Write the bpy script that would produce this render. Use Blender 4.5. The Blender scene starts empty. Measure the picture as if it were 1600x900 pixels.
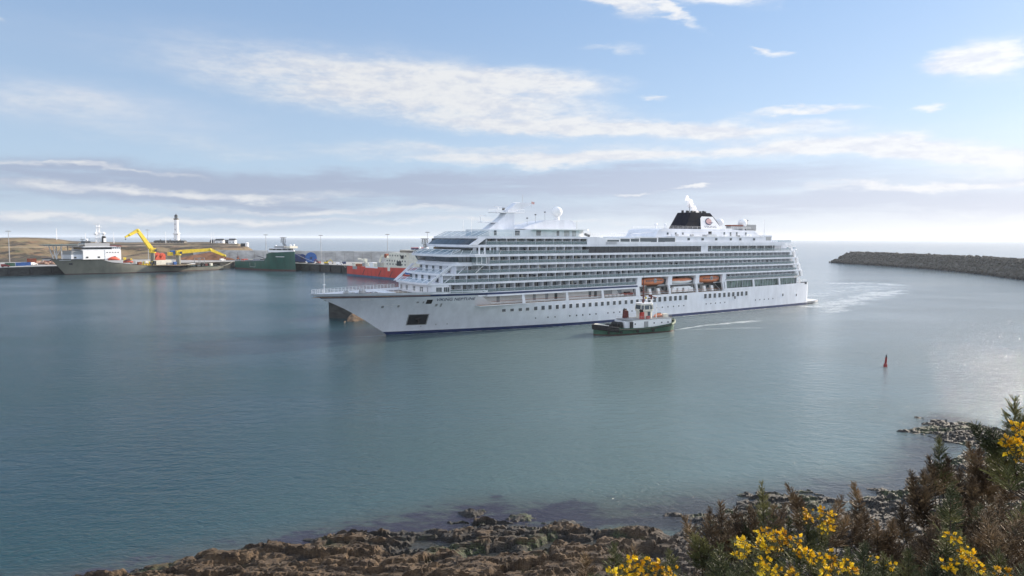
import bpy, bmesh, math, random
import numpy as np
from mathutils import Matrix, Vector
random.seed(7); rng = np.random.default_rng(7)
sc = bpy.context.scene
COL = sc.collection

# ------------------------------------------------------------------ camera
EYE = 29.3
FPX = 1067.0
_p = math.atan((450-371.8)/FPX); _r = math.atan(0.0036)
fwd = Vector((0, math.cos(_p), -math.sin(_p))); up0 = Vector((0, math.sin(_p), math.cos(_p))); r0 = Vector((1, 0, 0))
rgt = r0*math.cos(_r)+up0*math.sin(_r); upv = up0*math.cos(_r)-r0*math.sin(_r)
cd = bpy.data.cameras.new('camera'); cam = bpy.data.objects.new('camera', cd); COL.objects.link(cam)
cd.sensor_width = 36; cd.lens = 36*FPX/1600; cd.clip_start = 0.2; cd.clip_end = 90000
m = Matrix((rgt, upv, -fwd)).transposed().to_4x4(); m.translation = (0, 0, EYE); cam.matrix_world = m
sc.camera = cam

# ------------------------------------------------------------------ light, sky, exposure
SUN_AZ, SUN_EL = math.radians(57), math.radians(21)
sc.view_settings.view_transform = 'Standard'; sc.view_settings.look = 'None'
sc.view_settings.gamma = 1; sc.view_settings.exposure = 0.9; sc.view_settings.use_curve_mapping = False
sc.cycles.max_bounces = 8; sc.cycles.transparent_max_bounces = 12; sc.cycles.use_denoising = True; sc.cycles.volume_bounces = 4
ld = bpy.data.lights.new('sun', 'SUN'); ld.energy = 3.9; ld.angle = math.radians(0.6); ld.color = (1.0, 0.86, 0.70)
sun = bpy.data.objects.new('sun', ld); COL.objects.link(sun)
sv = Vector((math.sin(SUN_AZ)*math.cos(SUN_EL), math.cos(SUN_AZ)*math.cos(SUN_EL), math.sin(SUN_EL)))
sun.rotation_euler = sv.to_track_quat('Z', 'Y').to_euler(); sun.location = (0, 0, 200)

W = bpy.data.worlds.new('World'); sc.world = W; W.use_nodes = True
NT = W.node_tree; NT.nodes.clear()
SKY_K = 0.112
def N(t, **k):
    n = NT.nodes.new(t)
    for a, b in k.items(): setattr(n, a, b)
    return n
def L(a, b): NT.links.new(a, b)
def M_(op, a, b=None, c=None, clamp=False):
    n = N('ShaderNodeMath', operation=op, use_clamp=clamp)
    for i, v in enumerate((a, b, c)):
        if v is None: continue
        if isinstance(v, (int, float)): n.inputs[i].default_value = v
        else: L(v, n.inputs[i])
    return n.outputs[0]
def world():
    out = N('ShaderNodeOutputWorld'); bg = N('ShaderNodeBackground'); bg.inputs[1].default_value = SKY_K
    sky = N('ShaderNodeTexSky', sky_type='NISHITA', sun_disc=False)
    sky.sun_elevation = SUN_EL; sky.sun_rotation = SUN_AZ; sky.altitude = 30
    sky.air_density = 1.0; sky.dust_density = 0.6; sky.ozone_density = 1.6
    tc = N('ShaderNodeTexCoord'); sx = N('ShaderNodeSeparateXYZ'); L(tc.outputs['Generated'], sx.inputs[0])
    az = M_('ARCTAN2', sx.outputs[0], sx.outputs[1]); el = M_('ARCSINE', sx.outputs[2])
    v = N('ShaderNodeCombineXYZ'); L(az, v.inputs[0]); L(el, v.inputs[1])
    # domain warp
    def noise(scale, sxy, detail=6, rough=0.55, dist=0.0, off=0.0):
        mp = N('ShaderNodeMapping'); mp.inputs['Scale'].default_value = (sxy[0], sxy[1], 1); mp.inputs['Location'].default_value = (off, off*.37, off)
        L(v.outputs[0], mp.inputs[0]); n = N('ShaderNodeTexNoise'); n.inputs['Scale'].default_value = scale
        n.inputs['Detail'].default_value = detail; n.inputs['Roughness'].default_value = rough; n.inputs['Distortion'].default_value = dist
        L(mp.outputs[0], n.inputs['Vector']); return n
    wn = noise(4.0, (1, 3.2), 7, 0.62, 0, 3.1)
    ws = N('ShaderNodeVectorMath', operation='SUBTRACT'); ws.inputs[1].default_value = (.5, .5, .5); L(wn.outputs['Color'], ws.inputs[0])
    wm = N('ShaderNodeVectorMath', operation='MULTIPLY'); wm.inputs[1].default_value = (0.30, 0.075, 0); L(ws.outputs[0], wm.inputs[0])
    wa = N('ShaderNodeVectorMath', operation='ADD'); L(v.outputs[0], wa.inputs[0]); L(wm.outputs[0], wa.inputs[1])
    fine = noise(9.0, (1, 5.0), 9, 0.68, 0.25, 7.7).outputs['Fac']
    streak = noise(5.0, (1, 14.0), 7, 0.62, 0.3, 1.3).outputs['Fac']
    puff = noise(24.0, (1, 3.2), 9, 0.70, 0.15, 4.4).outputs['Fac']
    def blob(x, y, wx, wy, rot=0.0, inner=0.0):
        # x, y = azimuth and elevation (rad) of the cloud, wx, wy its half extents
        mp = N('ShaderNodeMapping', vector_type='TEXTURE'); mp.inputs['Location'].default_value = (x, y, 0)
        mp.inputs['Rotation'].default_value = (0, 0, rot); mp.inputs['Scale'].default_value = (wx, wy, 1)
        L(wa.outputs[0], mp.inputs[0]); ln = N('ShaderNodeVectorMath', operation='LENGTH'); L(mp.outputs[0], ln.inputs[0])
        mr = N('ShaderNodeMapRange', interpolation_type='SMOOTHSTEP'); L(ln.outputs['Value'], mr.inputs[0])
        mr.inputs[1].default_value = inner; mr.inputs[2].default_value = 1.0; mr.inputs[3].default_value = 1; mr.inputs[4].default_value = 0
        return mr.outputs[0]
    def px(x, y, hx, hy, slope=0.0):   # photograph-like numbers turned into angles on the sky
        a = math.atan((x-800)/FPX); k = math.cos(a)
        e = math.atan((372-y)/FPX*k); return (a, e, hx/FPX*k*k, hy/FPX*k, math.atan(slope))
    def add(*xs):
        r = xs[0]
        for q in xs[1:]: r = M_('ADD', r, q)
        return r
    def B(x, y, hx, hy, slope=0.0, amp=1.0, inner=0.0):
        b = blob(*px(x, y, hx, hy, slope), inner=inner)
        return M_('MULTIPLY', b, amp) if amp != 1 else b
    # --- bright clouds
    white = add(B(600, 132, 470, 56, -0.02, .88), B(850, 132, 210, 34, -.03, .55), B(720, 178, 480, 40, -.03, .62), B(110, 175, 330, 46, -.04, .42), B(1000, 240, 700, 30, -.02, .35), B(500, 235, 600, 22, 0, .3),
                B(1000, 205, 420, 24, -0.045, 1.15), B(1380, 238, 420, 26, -0.06, 1.1), B(900, 252, 430, 15, 0, .95), B(1580, 262, 330, 22, 0, .55),
                B(1560, 96, 135, 52, .12, 1.15), B(1420, 292, 310, 11, .03, 1.05),
                B(985, 15, 110, 26, -0.35, 1.0), B(1070, 35, 70, 14, -0.5, .8), B(1170, 5, 170, 22, 0, 1.0), B(1215, 70, 45, 9, -.2, .7), B(830, -15, 220, 26, 0, .7),
                B(35, 38, 75, 9, -.32, .8), B(1040, 154, 55, 6, 0, .6), B(1245, 179, 130, 10, 0, .95), B(1445, 168, 55, 7, 0, .75), B(960, 78, 60, 8, 0, .4),
                B(1760, 190, 230, 50, 0, .5), B(160, 345, 480, 14, 0, .85), B(520, 330, 460, 10, 0, .7), B(280, 300, 460, 14, 0, .75), B(150, 266, 300, 7, 0, .6), B(700, 348, 500, 7, 0, .6), B(960, 296, 60, 4, 0, .9), B(1050, 291, 50, 4, 0, .9))
    wd = M_('MULTIPLY', white, M_('MULTIPLY_ADD', add(M_('MULTIPLY', fine, .42), M_('MULTIPLY', streak, .23), M_('MULTIPLY', puff, .35)), 4.6, -1.05))
    mr = N('ShaderNodeMapRange', interpolation_type='SMOOTHSTEP'); L(wd, mr.inputs[0]); mr.inputs[1].default_value = 0.0; mr.inputs[2].default_value = 1.15
    wfac = mr.outputs[0]
    # --- thin veil and blue-grey layer low over the sea
    veil = add(B(150, 175, 420, 50, -.05, .55), B(480, 110, 500, 60, 0, .35), B(1200, 220, 700, 60, -.03, .3), B(800, 350, 1300, 40, 0, .35))
    vfac = M_('MULTIPLY', veil, M_('MULTIPLY_ADD', fine, 1.9, -.35, clamp=True), clamp=True)
    grey = add(B(250, 286, 700, 46, 0, 1.15), B(900, 285, 760, 34, 0, 1.2), B(1350, 322, 700, 46, 0, 1.2), B(600, 325, 700, 34, 0, .8), B(1600, 275, 300, 18, 0, .6), B(200, 352, 600, 20, 0, .6))
    gd = M_('MULTIPLY', grey, M_('MULTIPLY_ADD', add(M_('MULTIPLY', streak, .75), M_('MULTIPLY', fine, .25)), 3.4, -.75, clamp=True))
    mr2 = N('ShaderNodeMapRange', interpolation_type='SMOOTHSTEP'); L(gd, mr2.inputs[0]); mr2.inputs[1].default_value = 0.0; mr2.inputs[2].default_value = 1.0
    gfac = M_('MULTIPLY', mr2.outputs[0], .84)
    # clouds outside the harbour view, all round
    allr = noise(3.0, (1, 4.0), 7, .6, .2, 9.0).outputs['Fac']
    mr3 = N('ShaderNodeMapRange', interpolation_type='SMOOTHSTEP'); L(allr, mr3.inputs[0]); mr3.inputs[1].default_value = .5; mr3.inputs[2].default_value = .8
    hi = N('ShaderNodeMapRange'); L(el, hi.inputs[0]); hi.inputs[1].default_value = .34; hi.inputs[2].default_value = .5
    ofac = M_('MULTIPLY', M_('MULTIPLY', mr3.outputs[0], hi.outputs[0]), .7)
    # brightness of cloud rises toward the sun
    dt = N('ShaderNodeVectorMath', operation='DOT_PRODUCT'); L(tc.outputs['Generated'], dt.inputs[0]); dt.inputs[1].default_value = tuple(sv)
    glow = M_('POWER', M_('MAXIMUM', dt.outputs['Value'], 0), 14.0)
    glow2 = M_('POWER', M_('MAXIMUM', dt.outputs['Value'], 0), 3.0)
    def vmix(fac, a, b):
        n = N('ShaderNodeMix', data_type='RGBA'); L(fac, n.inputs[0])
        for i, q in ((6, a), (7, b)):
            if isinstance(q, tuple): n.inputs[i].default_value = q
            else: L(q, n.inputs[i])
        return n.outputs[2]
    def scl(col, f):
        n = N('ShaderNodeVectorMath', operation='SCALE')
        if isinstance(col, tuple): n.inputs[0].default_value = col[:3]
        else: L(col, n.inputs[0])
        if isinstance(f, (int, float)): n.inputs[3].default_value = f
        else: L(f, n.inputs[3])
        return n.outputs[0]
    # the physical sky, evened out by thin high cloud
    thin = N('ShaderNodeMapRange', interpolation_type='SMOOTHSTEP'); L(el, thin.inputs[0]); thin.inputs[1].default_value = .0; thin.inputs[2].default_value = .40; thin.inputs[3].default_value = 0; thin.inputs[4].default_value = 1
    blue = vmix(thin.outputs[0], (2.5,3.2,4.1,1), (1.4,2.2,3.55,1))
    blue = scl(blue, M_('MULTIPLY_ADD', glow2, .32, .93))
    base = vmix(M_('MULTIPLY_ADD', glow, .0, .88), sky.outputs[0], blue)
    c = vmix(vfac, base, scl((3.3,3.5,4.05), M_('MULTIPLY_ADD', glow, 1.5, 1.0)))
    c = vmix(gfac, c, scl((1.95,2.25,2.95), M_('MULTIPLY_ADD', glow2, .55, .97)))
    cm = N('ShaderNodeMapRange', interpolation_type='SMOOTHSTEP'); L(puff, cm.inputs[0]); cm.inputs[1].default_value = .36; cm.inputs[2].default_value = .60
    c = vmix(wfac, c, scl(vmix(cm.outputs[0], (3.5,3.7,4.15,1), (4.2,4.3,4.45,1)), M_('MULTIPLY_ADD', glow2, .30, .90)))
    st = N('ShaderNodeMapRange', interpolation_type='SMOOTHSTEP'); L(el, st.inputs[0]); st.inputs[1].default_value = .0; st.inputs[2].default_value = .017; st.inputs[3].default_value = 1; st.inputs[4].default_value = 0
    lo = N('ShaderNodeMapRange', interpolation_type='SMOOTHSTEP'); L(el, lo.inputs[0]); lo.inputs[1].default_value = .0; lo.inputs[2].default_value = .16; lo.inputs[3].default_value = 1; lo.inputs[4].default_value = 0
    c = vmix(M_('MULTIPLY', lo.outputs[0], M_('MULTIPLY', glow2, .75, clamp=True)), c, (4.6,4.5,4.6,1))
    c = vmix(M_('MULTIPLY', st.outputs[0], M_('MULTIPLY_ADD', glow2, .95, .10, clamp=True)), c, (4.7,4.45,4.3,1))
    # unseen bright cloud added behind the viewpoint and overhead, lifts the shaded ship side
    allr = noise(2.2, (1, 2.6), 7, .6, .2, 9.0).outputs['Fac']
    mr3 = N('ShaderNodeMapRange', interpolation_type='SMOOTHSTEP'); L(allr, mr3.inputs[0]); mr3.inputs[1].default_value = .40; mr3.inputs[2].default_value = .62
    bk = N('ShaderNodeMapRange', interpolation_type='SMOOTHSTEP'); L(sx.outputs[1], bk.inputs[0]); bk.inputs[1].default_value = .30; bk.inputs[2].default_value = -.25
    hi = N('ShaderNodeMapRange', interpolation_type='SMOOTHSTEP'); L(el, hi.inputs[0]); hi.inputs[1].default_value = .55; hi.inputs[2].default_value = .9; hi.inputs[4].default_value = .5
    c = vmix(M_('MULTIPLY', mr3.outputs[0], M_('MAXIMUM', bk.outputs[0], hi.outputs[0])), c, (8.2,8.3,8.9,1))
    # brilliant veil added round the sun, out of view, to brighten the water
    sb = N('ShaderNodeMapRange', interpolation_type='SMOOTHSTEP'); L(az, sb.inputs[0]); sb.inputs[1].default_value = .655; sb.inputs[2].default_value = .92
    sb2 = N('ShaderNodeMapRange', interpolation_type='SMOOTHSTEP'); L(az, sb2.inputs[0]); sb2.inputs[1].default_value = 1.5; sb2.inputs[2].default_value = 1.1
    sb3 = N('ShaderNodeMapRange', interpolation_type='SMOOTHSTEP'); L(el, sb3.inputs[0]); sb3.inputs[1].default_value = .75; sb3.inputs[2].default_value = .35
    c = vmix(M_('MULTIPLY', M_('MULTIPLY', sb.outputs[0], sb2.outputs[0]), sb3.outputs[0]), c, (15.0,14.2,13.0,1))
    L(c, bg.inputs[0]); L(bg.outputs[0], out.inputs[0])
world()

# ------------------------------------------------------------------ materials
def mat(name, col, rough=.55, metal=0., var=.0, vscale=1.0, bump=0., bscale=20., spec=None, alpha=None, col2=None, stretch=(1,1,1)):
    m = bpy.data.materials.new(name); m.use_nodes = True; nt = m.node_tree; b = nt.nodes['Principled BSDF']
    b.inputs['Base Color'].default_value = (*col, 1); b.inputs['Roughness'].default_value = rough; b.inputs['Metallic'].default_value = metal
    if spec is not None: b.inputs['Specular IOR Level'].default_value = spec
    if alpha is not None: b.inputs['Alpha'].default_value = alpha
    tc = nt.nodes.new('ShaderNodeTexCoord'); mp = nt.nodes.new('ShaderNodeMapping'); nt.links.new(tc.outputs['Object'], mp.inputs[0]); mp.inputs['Scale'].default_value = stretch
    if var > 0 or col2:
        n = nt.nodes.new('ShaderNodeTexNoise'); n.inputs['Scale'].default_value = vscale; n.inputs['Detail'].default_value = 7; n.inputs['Roughness'].default_value = .62
        nt.links.new(mp.outputs[0], n.inputs['Vector'])
        r = nt.nodes.new('ShaderNodeValToRGB'); nt.links.new(n.outputs['Fac'], r.inputs[0])
        c2 = col2 or tuple(max(0, c*(1-var)) for c in col); c1 = col if col2 else tuple(min(1, c*(1+var*.5)) for c in col)
        r.color_ramp.elements[0].position = .36; r.color_ramp.elements[1].position = .64
        r.color_ramp.elements[0].color = (*c2, 1); r.color_ramp.elements[1].color = (*c1, 1)
        nt.links.new(r.outputs[0], b.inputs['Base Color'])
    if bump > 0:
        n = nt.nodes.new('ShaderNodeTexNoise'); n.inputs['Scale'].default_value = bscale; n.inputs['Detail'].default_value = 6
        nt.links.new(mp.outputs[0], n.inputs['Vector'])
        bp = nt.nodes.new('ShaderNodeBump'); bp.inputs['Strength'].default_value = 1; bp.inputs['Distance'].default_value = bump
        nt.links.new(n.outputs['Fac'], bp.inputs['Height']); nt.links.new(bp.outputs[0], b.inputs['Normal'])
    return m
MT = dict(
 white=mat('white_paint', (.72,.75,.80), .42, var=.10, vscale=.35, stretch=(1,1,.35)),
 white2=mat('white_paint_bright', (.82,.83,.84), .5, var=.05, vscale=1),
 cream=mat('cream_paint', (.72,.70,.60), .5, var=.15, vscale=.5),
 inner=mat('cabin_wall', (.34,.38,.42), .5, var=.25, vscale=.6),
 navy=mat('navy_paint', (.018,.034,.11), .4, var=.2, vscale=.4),
 glass=mat('dark_glass', (.012,.018,.026), .08, spec=.8),
 glass2=mat('grey_glass', (.05,.07,.085), .15, spec=.8),
 winG=mat('porthole_glass', (.06,.07,.08), .2, spec=.7),
 rail=mat('rail_glass', (.20,.27,.29), .12, alpha=.60, spec=.7),
 screen=mat('wind_screen_glass', (.35,.44,.50), .12, alpha=.5, spec=.8),
 metal=mat('grey_metal', (.35,.36,.37), .45, metal=.3, var=.2, vscale=2),
 dark=mat('dark_metal', (.03,.032,.036), .5, var=.3, vscale=2),
 black=mat('black_rubber', (.012,.012,.013), .7, var=.3, vscale=2),
 teak=mat('teak_deck', (.30,.20,.12), .6, var=.25, vscale=1.5),
 wood=mat('wooden_rail', (.26,.09,.05), .5, var=.2, vscale=2),
 deckgreen=mat('deck_paint', (.10,.22,.20), .6, var=.2, vscale=.8),
 orange=mat('orange_paint', (.58,.19,.085), .4, var=.15, vscale=.8),
 red=mat('red_paint', (.24,.014,.013), .45, var=.25, vscale=.6),
 redhull=mat('red_hull_paint', (.52,.055,.035), .5, var=.2, vscale=.25, stretch=(1,1,.3)),
 maroon=mat('maroon_paint', (.11,.02,.018), .5, var=.25, vscale=1),
 green=mat('green_hull_paint', (.008,.078,.056), .4, var=.25, vscale=.3, stretch=(1,1,.3)),
 tuggreen=mat('tug_green_paint', (.035,.105,.068), .4, var=.35, vscale=.7),
 grey=mat('grey_hull_paint', (.185,.185,.150), .5, var=.22, vscale=.15, stretch=(1,1,.4)),
 boot=mat('boot_topping', (.07,.030,.026), .6, var=.4, vscale=.5),
 bluehull=mat('blue_boot_topping', (.05,.11,.19), .55, var=.3, vscale=.5),
 yellow=mat('yellow_paint', (.70,.52,.03), .45, var=.18, vscale=.6),
 blue=mat('blue_paint', (.03,.12,.38), .5, var=.3, vscale=.6),
 concrete=mat('concrete', (.34,.335,.32), .9, var=.3, vscale=.12, bump=.05, bscale=.6),
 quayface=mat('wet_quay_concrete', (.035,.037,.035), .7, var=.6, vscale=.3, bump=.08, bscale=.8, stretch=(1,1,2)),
 earth=mat('orange_earth', (.33,.14,.06), .95, var=.5, vscale=.12, bump=.3, bscale=.5),
 rust=mat('rust', (.25,.07,.035), .8, var=.4, vscale=.8),
 stone=mat('grey_stone', (.22,.20,.17), .9, var=.4, vscale=.3),
 slate=mat('slate_roof', (.06,.065,.07), .8, var=.3, vscale=.6),
 skin=mat('skin', (.45,.28,.2), .6), cloth=mat('dark_cloth', (.02,.025,.035), .9, var=.3, vscale=4),
 logo=mat('logo_red', (.55,.33,.32), .5), funnel=mat('funnel_navy', (.006,.008,.018), .9, spec=.15, var=.3, vscale=.8),
)

# ------------------------------------------------------------------ mesh builder
class MB:
    def __init__(s): s.v = []; s.f = []; s.m = []; s.mats = []
    def mi(s, m):
        if m not in s.mats: s.mats.append(m)
        return s.mats.index(m)
    def add(s, vs, fs, m):
        k = len(s.v); i = s.mi(m); s.v += [tuple(map(float, q)) for q in vs]
        for f in fs: s.f.append(tuple(k+j for j in f)); s.m.append(i)
    def box(s, c, d, m, rz=0., rx=0., ry=0.):
        R = Matrix.Rotation(rz, 3, 'Z') @ Matrix.Rotation(ry, 3, 'Y') @ Matrix.Rotation(rx, 3, 'X')
        vs = [Vector(c)+R@Vector((x*d[0]/2, y*d[1]/2, z*d[2]/2)) for z in (-1, 1) for y in (-1, 1) for x in (-1, 1)]
        s.add(vs, [(0,2,3,1),(4,5,7,6),(0,1,5,4),(2,6,7,3),(0,4,6,2),(1,3,7,5)], m)
    def box2(s, x0, x1, y0, y1, z0, z1, m): s.box(((x0+x1)/2, (y0+y1)/2, (z0+z1)/2), (abs(x1-x0), abs(y1-y0), abs(z1-z0)), m)
    def tube(s, a, b, r, m, r2=None, n=8, cap=True):
        a = Vector(a); b = Vector(b); r2 = r if r2 is None else r2; d = (b-a)
        if d.length < 1e-6: return
        q = d.to_track_quat('Z', 'Y'); vs = []
        for p, rr in ((a, r), (b, r2)):
            for i in range(n): t = 2*math.pi*i/n; vs.append(p+q@Vector((rr*math.cos(t), rr*math.sin(t), 0)))
        fs = [(i, (i+1) % n, n+(i+1) % n, n+i) for i in range(n)]
        if cap: fs += [tuple(range(n-1, -1, -1)), tuple(range(n, 2*n))]
        s.add(vs, fs, m)
    def path(s, pts, r, m, n=6):
        for a, b in zip(pts, pts[1:]): s.tube(a, b, r, m, n=n)
    def prism(s, poly, z0, z1, m, mtop=None):   # vertical prism over a plan polygon (z1 may be a list of heights)
        n = len(poly); s.add([(x, y, z0) for x, y in poly]+[(x, y, z1) for x, y in poly], [(i, (i+1) % n, n+(i+1) % n, n+i) for i in range(n)]+[tuple(range(n-1, -1, -1))], m)
        s.add([(x, y, z1) for x, y in poly], [tuple(range(n))], mtop or m)
    def side(s, prof, y0, y1, m):               # profile in x,z swept across y
        n = len(prof); s.add([(x, y0, z) for x, z in prof]+[(x, y1, z) for x, z in prof],
              [(i, (i+1) % n, n+(i+1) % n, n+i) for i in range(n)]+[tuple(range(n-1, -1, -1)), tuple(range(n, 2*n))], m)
    def loft(s, a, b, m, close=False):           # strip between two polylines of 3d points
        n = len(a); k = n if close else n-1
        s.add(list(a)+list(b), [(i, (i+1) % n, n+(i+1) % n, n+i) for i in range(k)], m)
    def sphere(s, c, r, m, nu=16, nv=10, sz=1.):
        vs = []; fs = []
        for j in range(nv+1):
            t = math.pi*j/nv
            for i in range(nu): u = 2*math.pi*i/nu; vs.append((c[0]+r*math.sin(t)*math.cos(u), c[1]+r*math.sin(t)*math.sin(u), c[2]+r*sz*math.cos(t)))
        for j in range(nv):
            for i in range(nu): fs.append((j*nu+i, j*nu+(i+1) % nu, (j+1)*nu+(i+1) % nu, (j+1)*nu+i))
        s.add(vs, fs, m)
    def build(s, name, parent=None, smooth=False, bevel=0., loc=None, rz=0.):
        me = bpy.data.meshes.new(name); me.from_pydata(s.v, [], s.f)
        for m in s.mats: me.materials.append(MT[m] if isinstance(m, str) else m)
        me.polygons.foreach_set('material_index', s.m)
        bm = bmesh.new(); bm.from_mesh(me); bmesh.ops.remove_doubles(bm, verts=bm.verts, dist=.0005); bmesh.ops.recalc_face_normals(bm, faces=bm.faces); bm.to_mesh(me); bm.free()
        if smooth: me.shade_smooth(); me.set_sharp_from_angle(angle=math.radians(35))
        me.update(); o = bpy.data.objects.new(name, me); COL.objects.link(o)
        if parent: o.parent = parent
        if loc is not None: o.location = loc
        if rz: o.rotation_euler.z = rz
        if bevel: b = o.modifiers.new('bevel', 'BEVEL'); b.width = bevel; b.segments = 1; b.limit_method = 'ANGLE'
        return o
def tag(o, label=None, cat=None, group=None, kind=None):
    if label: o['label'] = label
    if cat: o['category'] = cat
    if group: o['group'] = group
    if kind: o['kind'] = kind
    return o
def thing(name, label, cat, loc=(0,0,0), rz=0., group=None):
    o = bpy.data.objects.new(name, None); COL.objects.link(o); o.location = loc; o.rotation_euler.z = rz; o.empty_display_size = .5
    return tag(o, label, cat, group)
def cp(o, parent, loc=None, rz=None, kids=()):
    c = o.copy(); COL.objects.link(c); c.parent = parent
    if loc is not None: c.location = loc
    if rz is not None: c.rotation_euler.z = rz
    for k in kids:
        d = k.copy(); COL.objects.link(d); d.parent = c
    return c
def np_mesh(name, V, Fq, mats, mi=None, smooth=False, parent=None):
    me = bpy.data.meshes.new(name); V = np.asarray(V, np.float32); Fq = np.asarray(Fq, np.int32); k = Fq.shape[1]
    me.vertices.add(len(V)); me.vertices.foreach_set('co', V.ravel()); me.loops.add(Fq.size); me.loops.foreach_set('vertex_index', Fq.ravel())
    me.polygons.add(len(Fq)); me.polygons.foreach_set('loop_start', np.arange(0, Fq.size, k, dtype=np.int32))
    if mi is not None: me.polygons.foreach_set('material_index', np.asarray(mi, np.int32))
    me.polygons.foreach_set('use_smooth', np.full(len(Fq), smooth))
    for m in mats: me.materials.append(MT[m] if isinstance(m, str) else m)
    me.update(calc_edges=True); me.validate()
    o = bpy.data.objects.new(name, me); COL.objects.link(o)
    if parent: o.parent = parent
    return o

# ------------------------------------------------------------------ numpy noise
def _h(ix, iy, s=0):
    n = (ix.astype(np.int64)*374761393+iy.astype(np.int64)*668265263+s*974634777) & 0x7fffffff
    n = ((n ^ (n >> 13))*1274126177) & 0x7fffffff
    return ((n ^ (n >> 16)) & 0xffff)/65535.0
def vnoise(x, y, s=0):
    ix = np.floor(x); iy = np.floor(y); fx = x-ix; fy = y-iy; fx = fx*fx*(3-2*fx); fy = fy*fy*(3-2*fy)
    a = _h(ix, iy, s); b = _h(ix+1, iy, s); c = _h(ix, iy+1, s); d = _h(ix+1, iy+1, s)
    return a+(b-a)*fx+(c-a)*fy+(a-b-c+d)*fx*fy
def fbm(x, y, o=5, s=0, g=.5):
    r = 0; a = 1; t = 0
    for i in range(o): r = r+a*vnoise(x*2**i, y*2**i, s+i*17); t += a; a *= g
    return r/t
def worley(x, y, s=0, vec=False):
    ix = np.floor(x); iy = np.floor(y); f1 = np.full(x.shape, 9.); f2 = f1.copy(); cid = np.zeros(x.shape); vx = cid.copy(); vy = cid.copy()
    for dx in (-1, 0, 1):
        for dy in (-1, 0, 1):
            cx = ix+dx; cy = iy+dy; px = cx+.15+.7*_h(cx, cy, s); py = cy+.15+.7*_h(cx, cy, s+5)
            d = np.hypot(x-px, y-py); c = _h(cx, cy, s+9)
            nw = d < f1; f2 = np.where(nw, f1, np.minimum(f2, d)); cid = np.where(nw, c, cid); f1 = np.where(nw, d, f1); vx = np.where(nw, x-px, vx); vy = np.where(nw, y-py, vy)
    return (f1, f2, cid, vx, vy) if vec else (f1, f2, cid)
def sstep(a, b, x): t = np.clip((x-a)/(b-a), 0, 1); return t*t*(3-2*t)
def seg_dist(X, Y, pts):
    d = np.full(X.shape, 1e9)
    for (ax, ay), (bx, by) in zip(pts, pts[1:]):
        vx, vy = bx-ax, by-ay; t = np.clip(((X-ax)*vx+(Y-ay)*vy)/(vx*vx+vy*vy), 0, 1)
        d = np.minimum(d, np.hypot(X-ax-t*vx, Y-ay-t*vy))
    return d
def inside(X, Y, poly):
    r = np.zeros(X.shape, bool); n = len(poly)
    for i in range(n):
        (x1, y1), (x2, y2) = poly[i], poly[(i+1) % n]
        if y1 == y2: continue
        c = ((y1 > Y) != (y2 > Y)) & (X < (x2-x1)*(Y-y1)/(y2-y1)+x1); r ^= c
    return r
def grid_mesh(name, X, Y, Z, mats, keep=None, smooth=True, matidx=None):
    ny, nx = X.shape; idx = np.arange(nx*ny).reshape(ny, nx)
    F = np.stack([idx[:-1, :-1], idx[:-1, 1:], idx[1:, 1:], idx[1:, :-1]], -1).reshape(-1, 4)
    if keep is not None:
        k = keep.ravel()[F].any(1); F = F[k]
    V = np.stack([X, Y, Z], -1).reshape(-1, 3)
    u, inv = np.unique(F, return_inverse=True); F = inv.reshape(F.shape); V = V[u]
    return np_mesh(name, V, F, mats, smooth=smooth)

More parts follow.
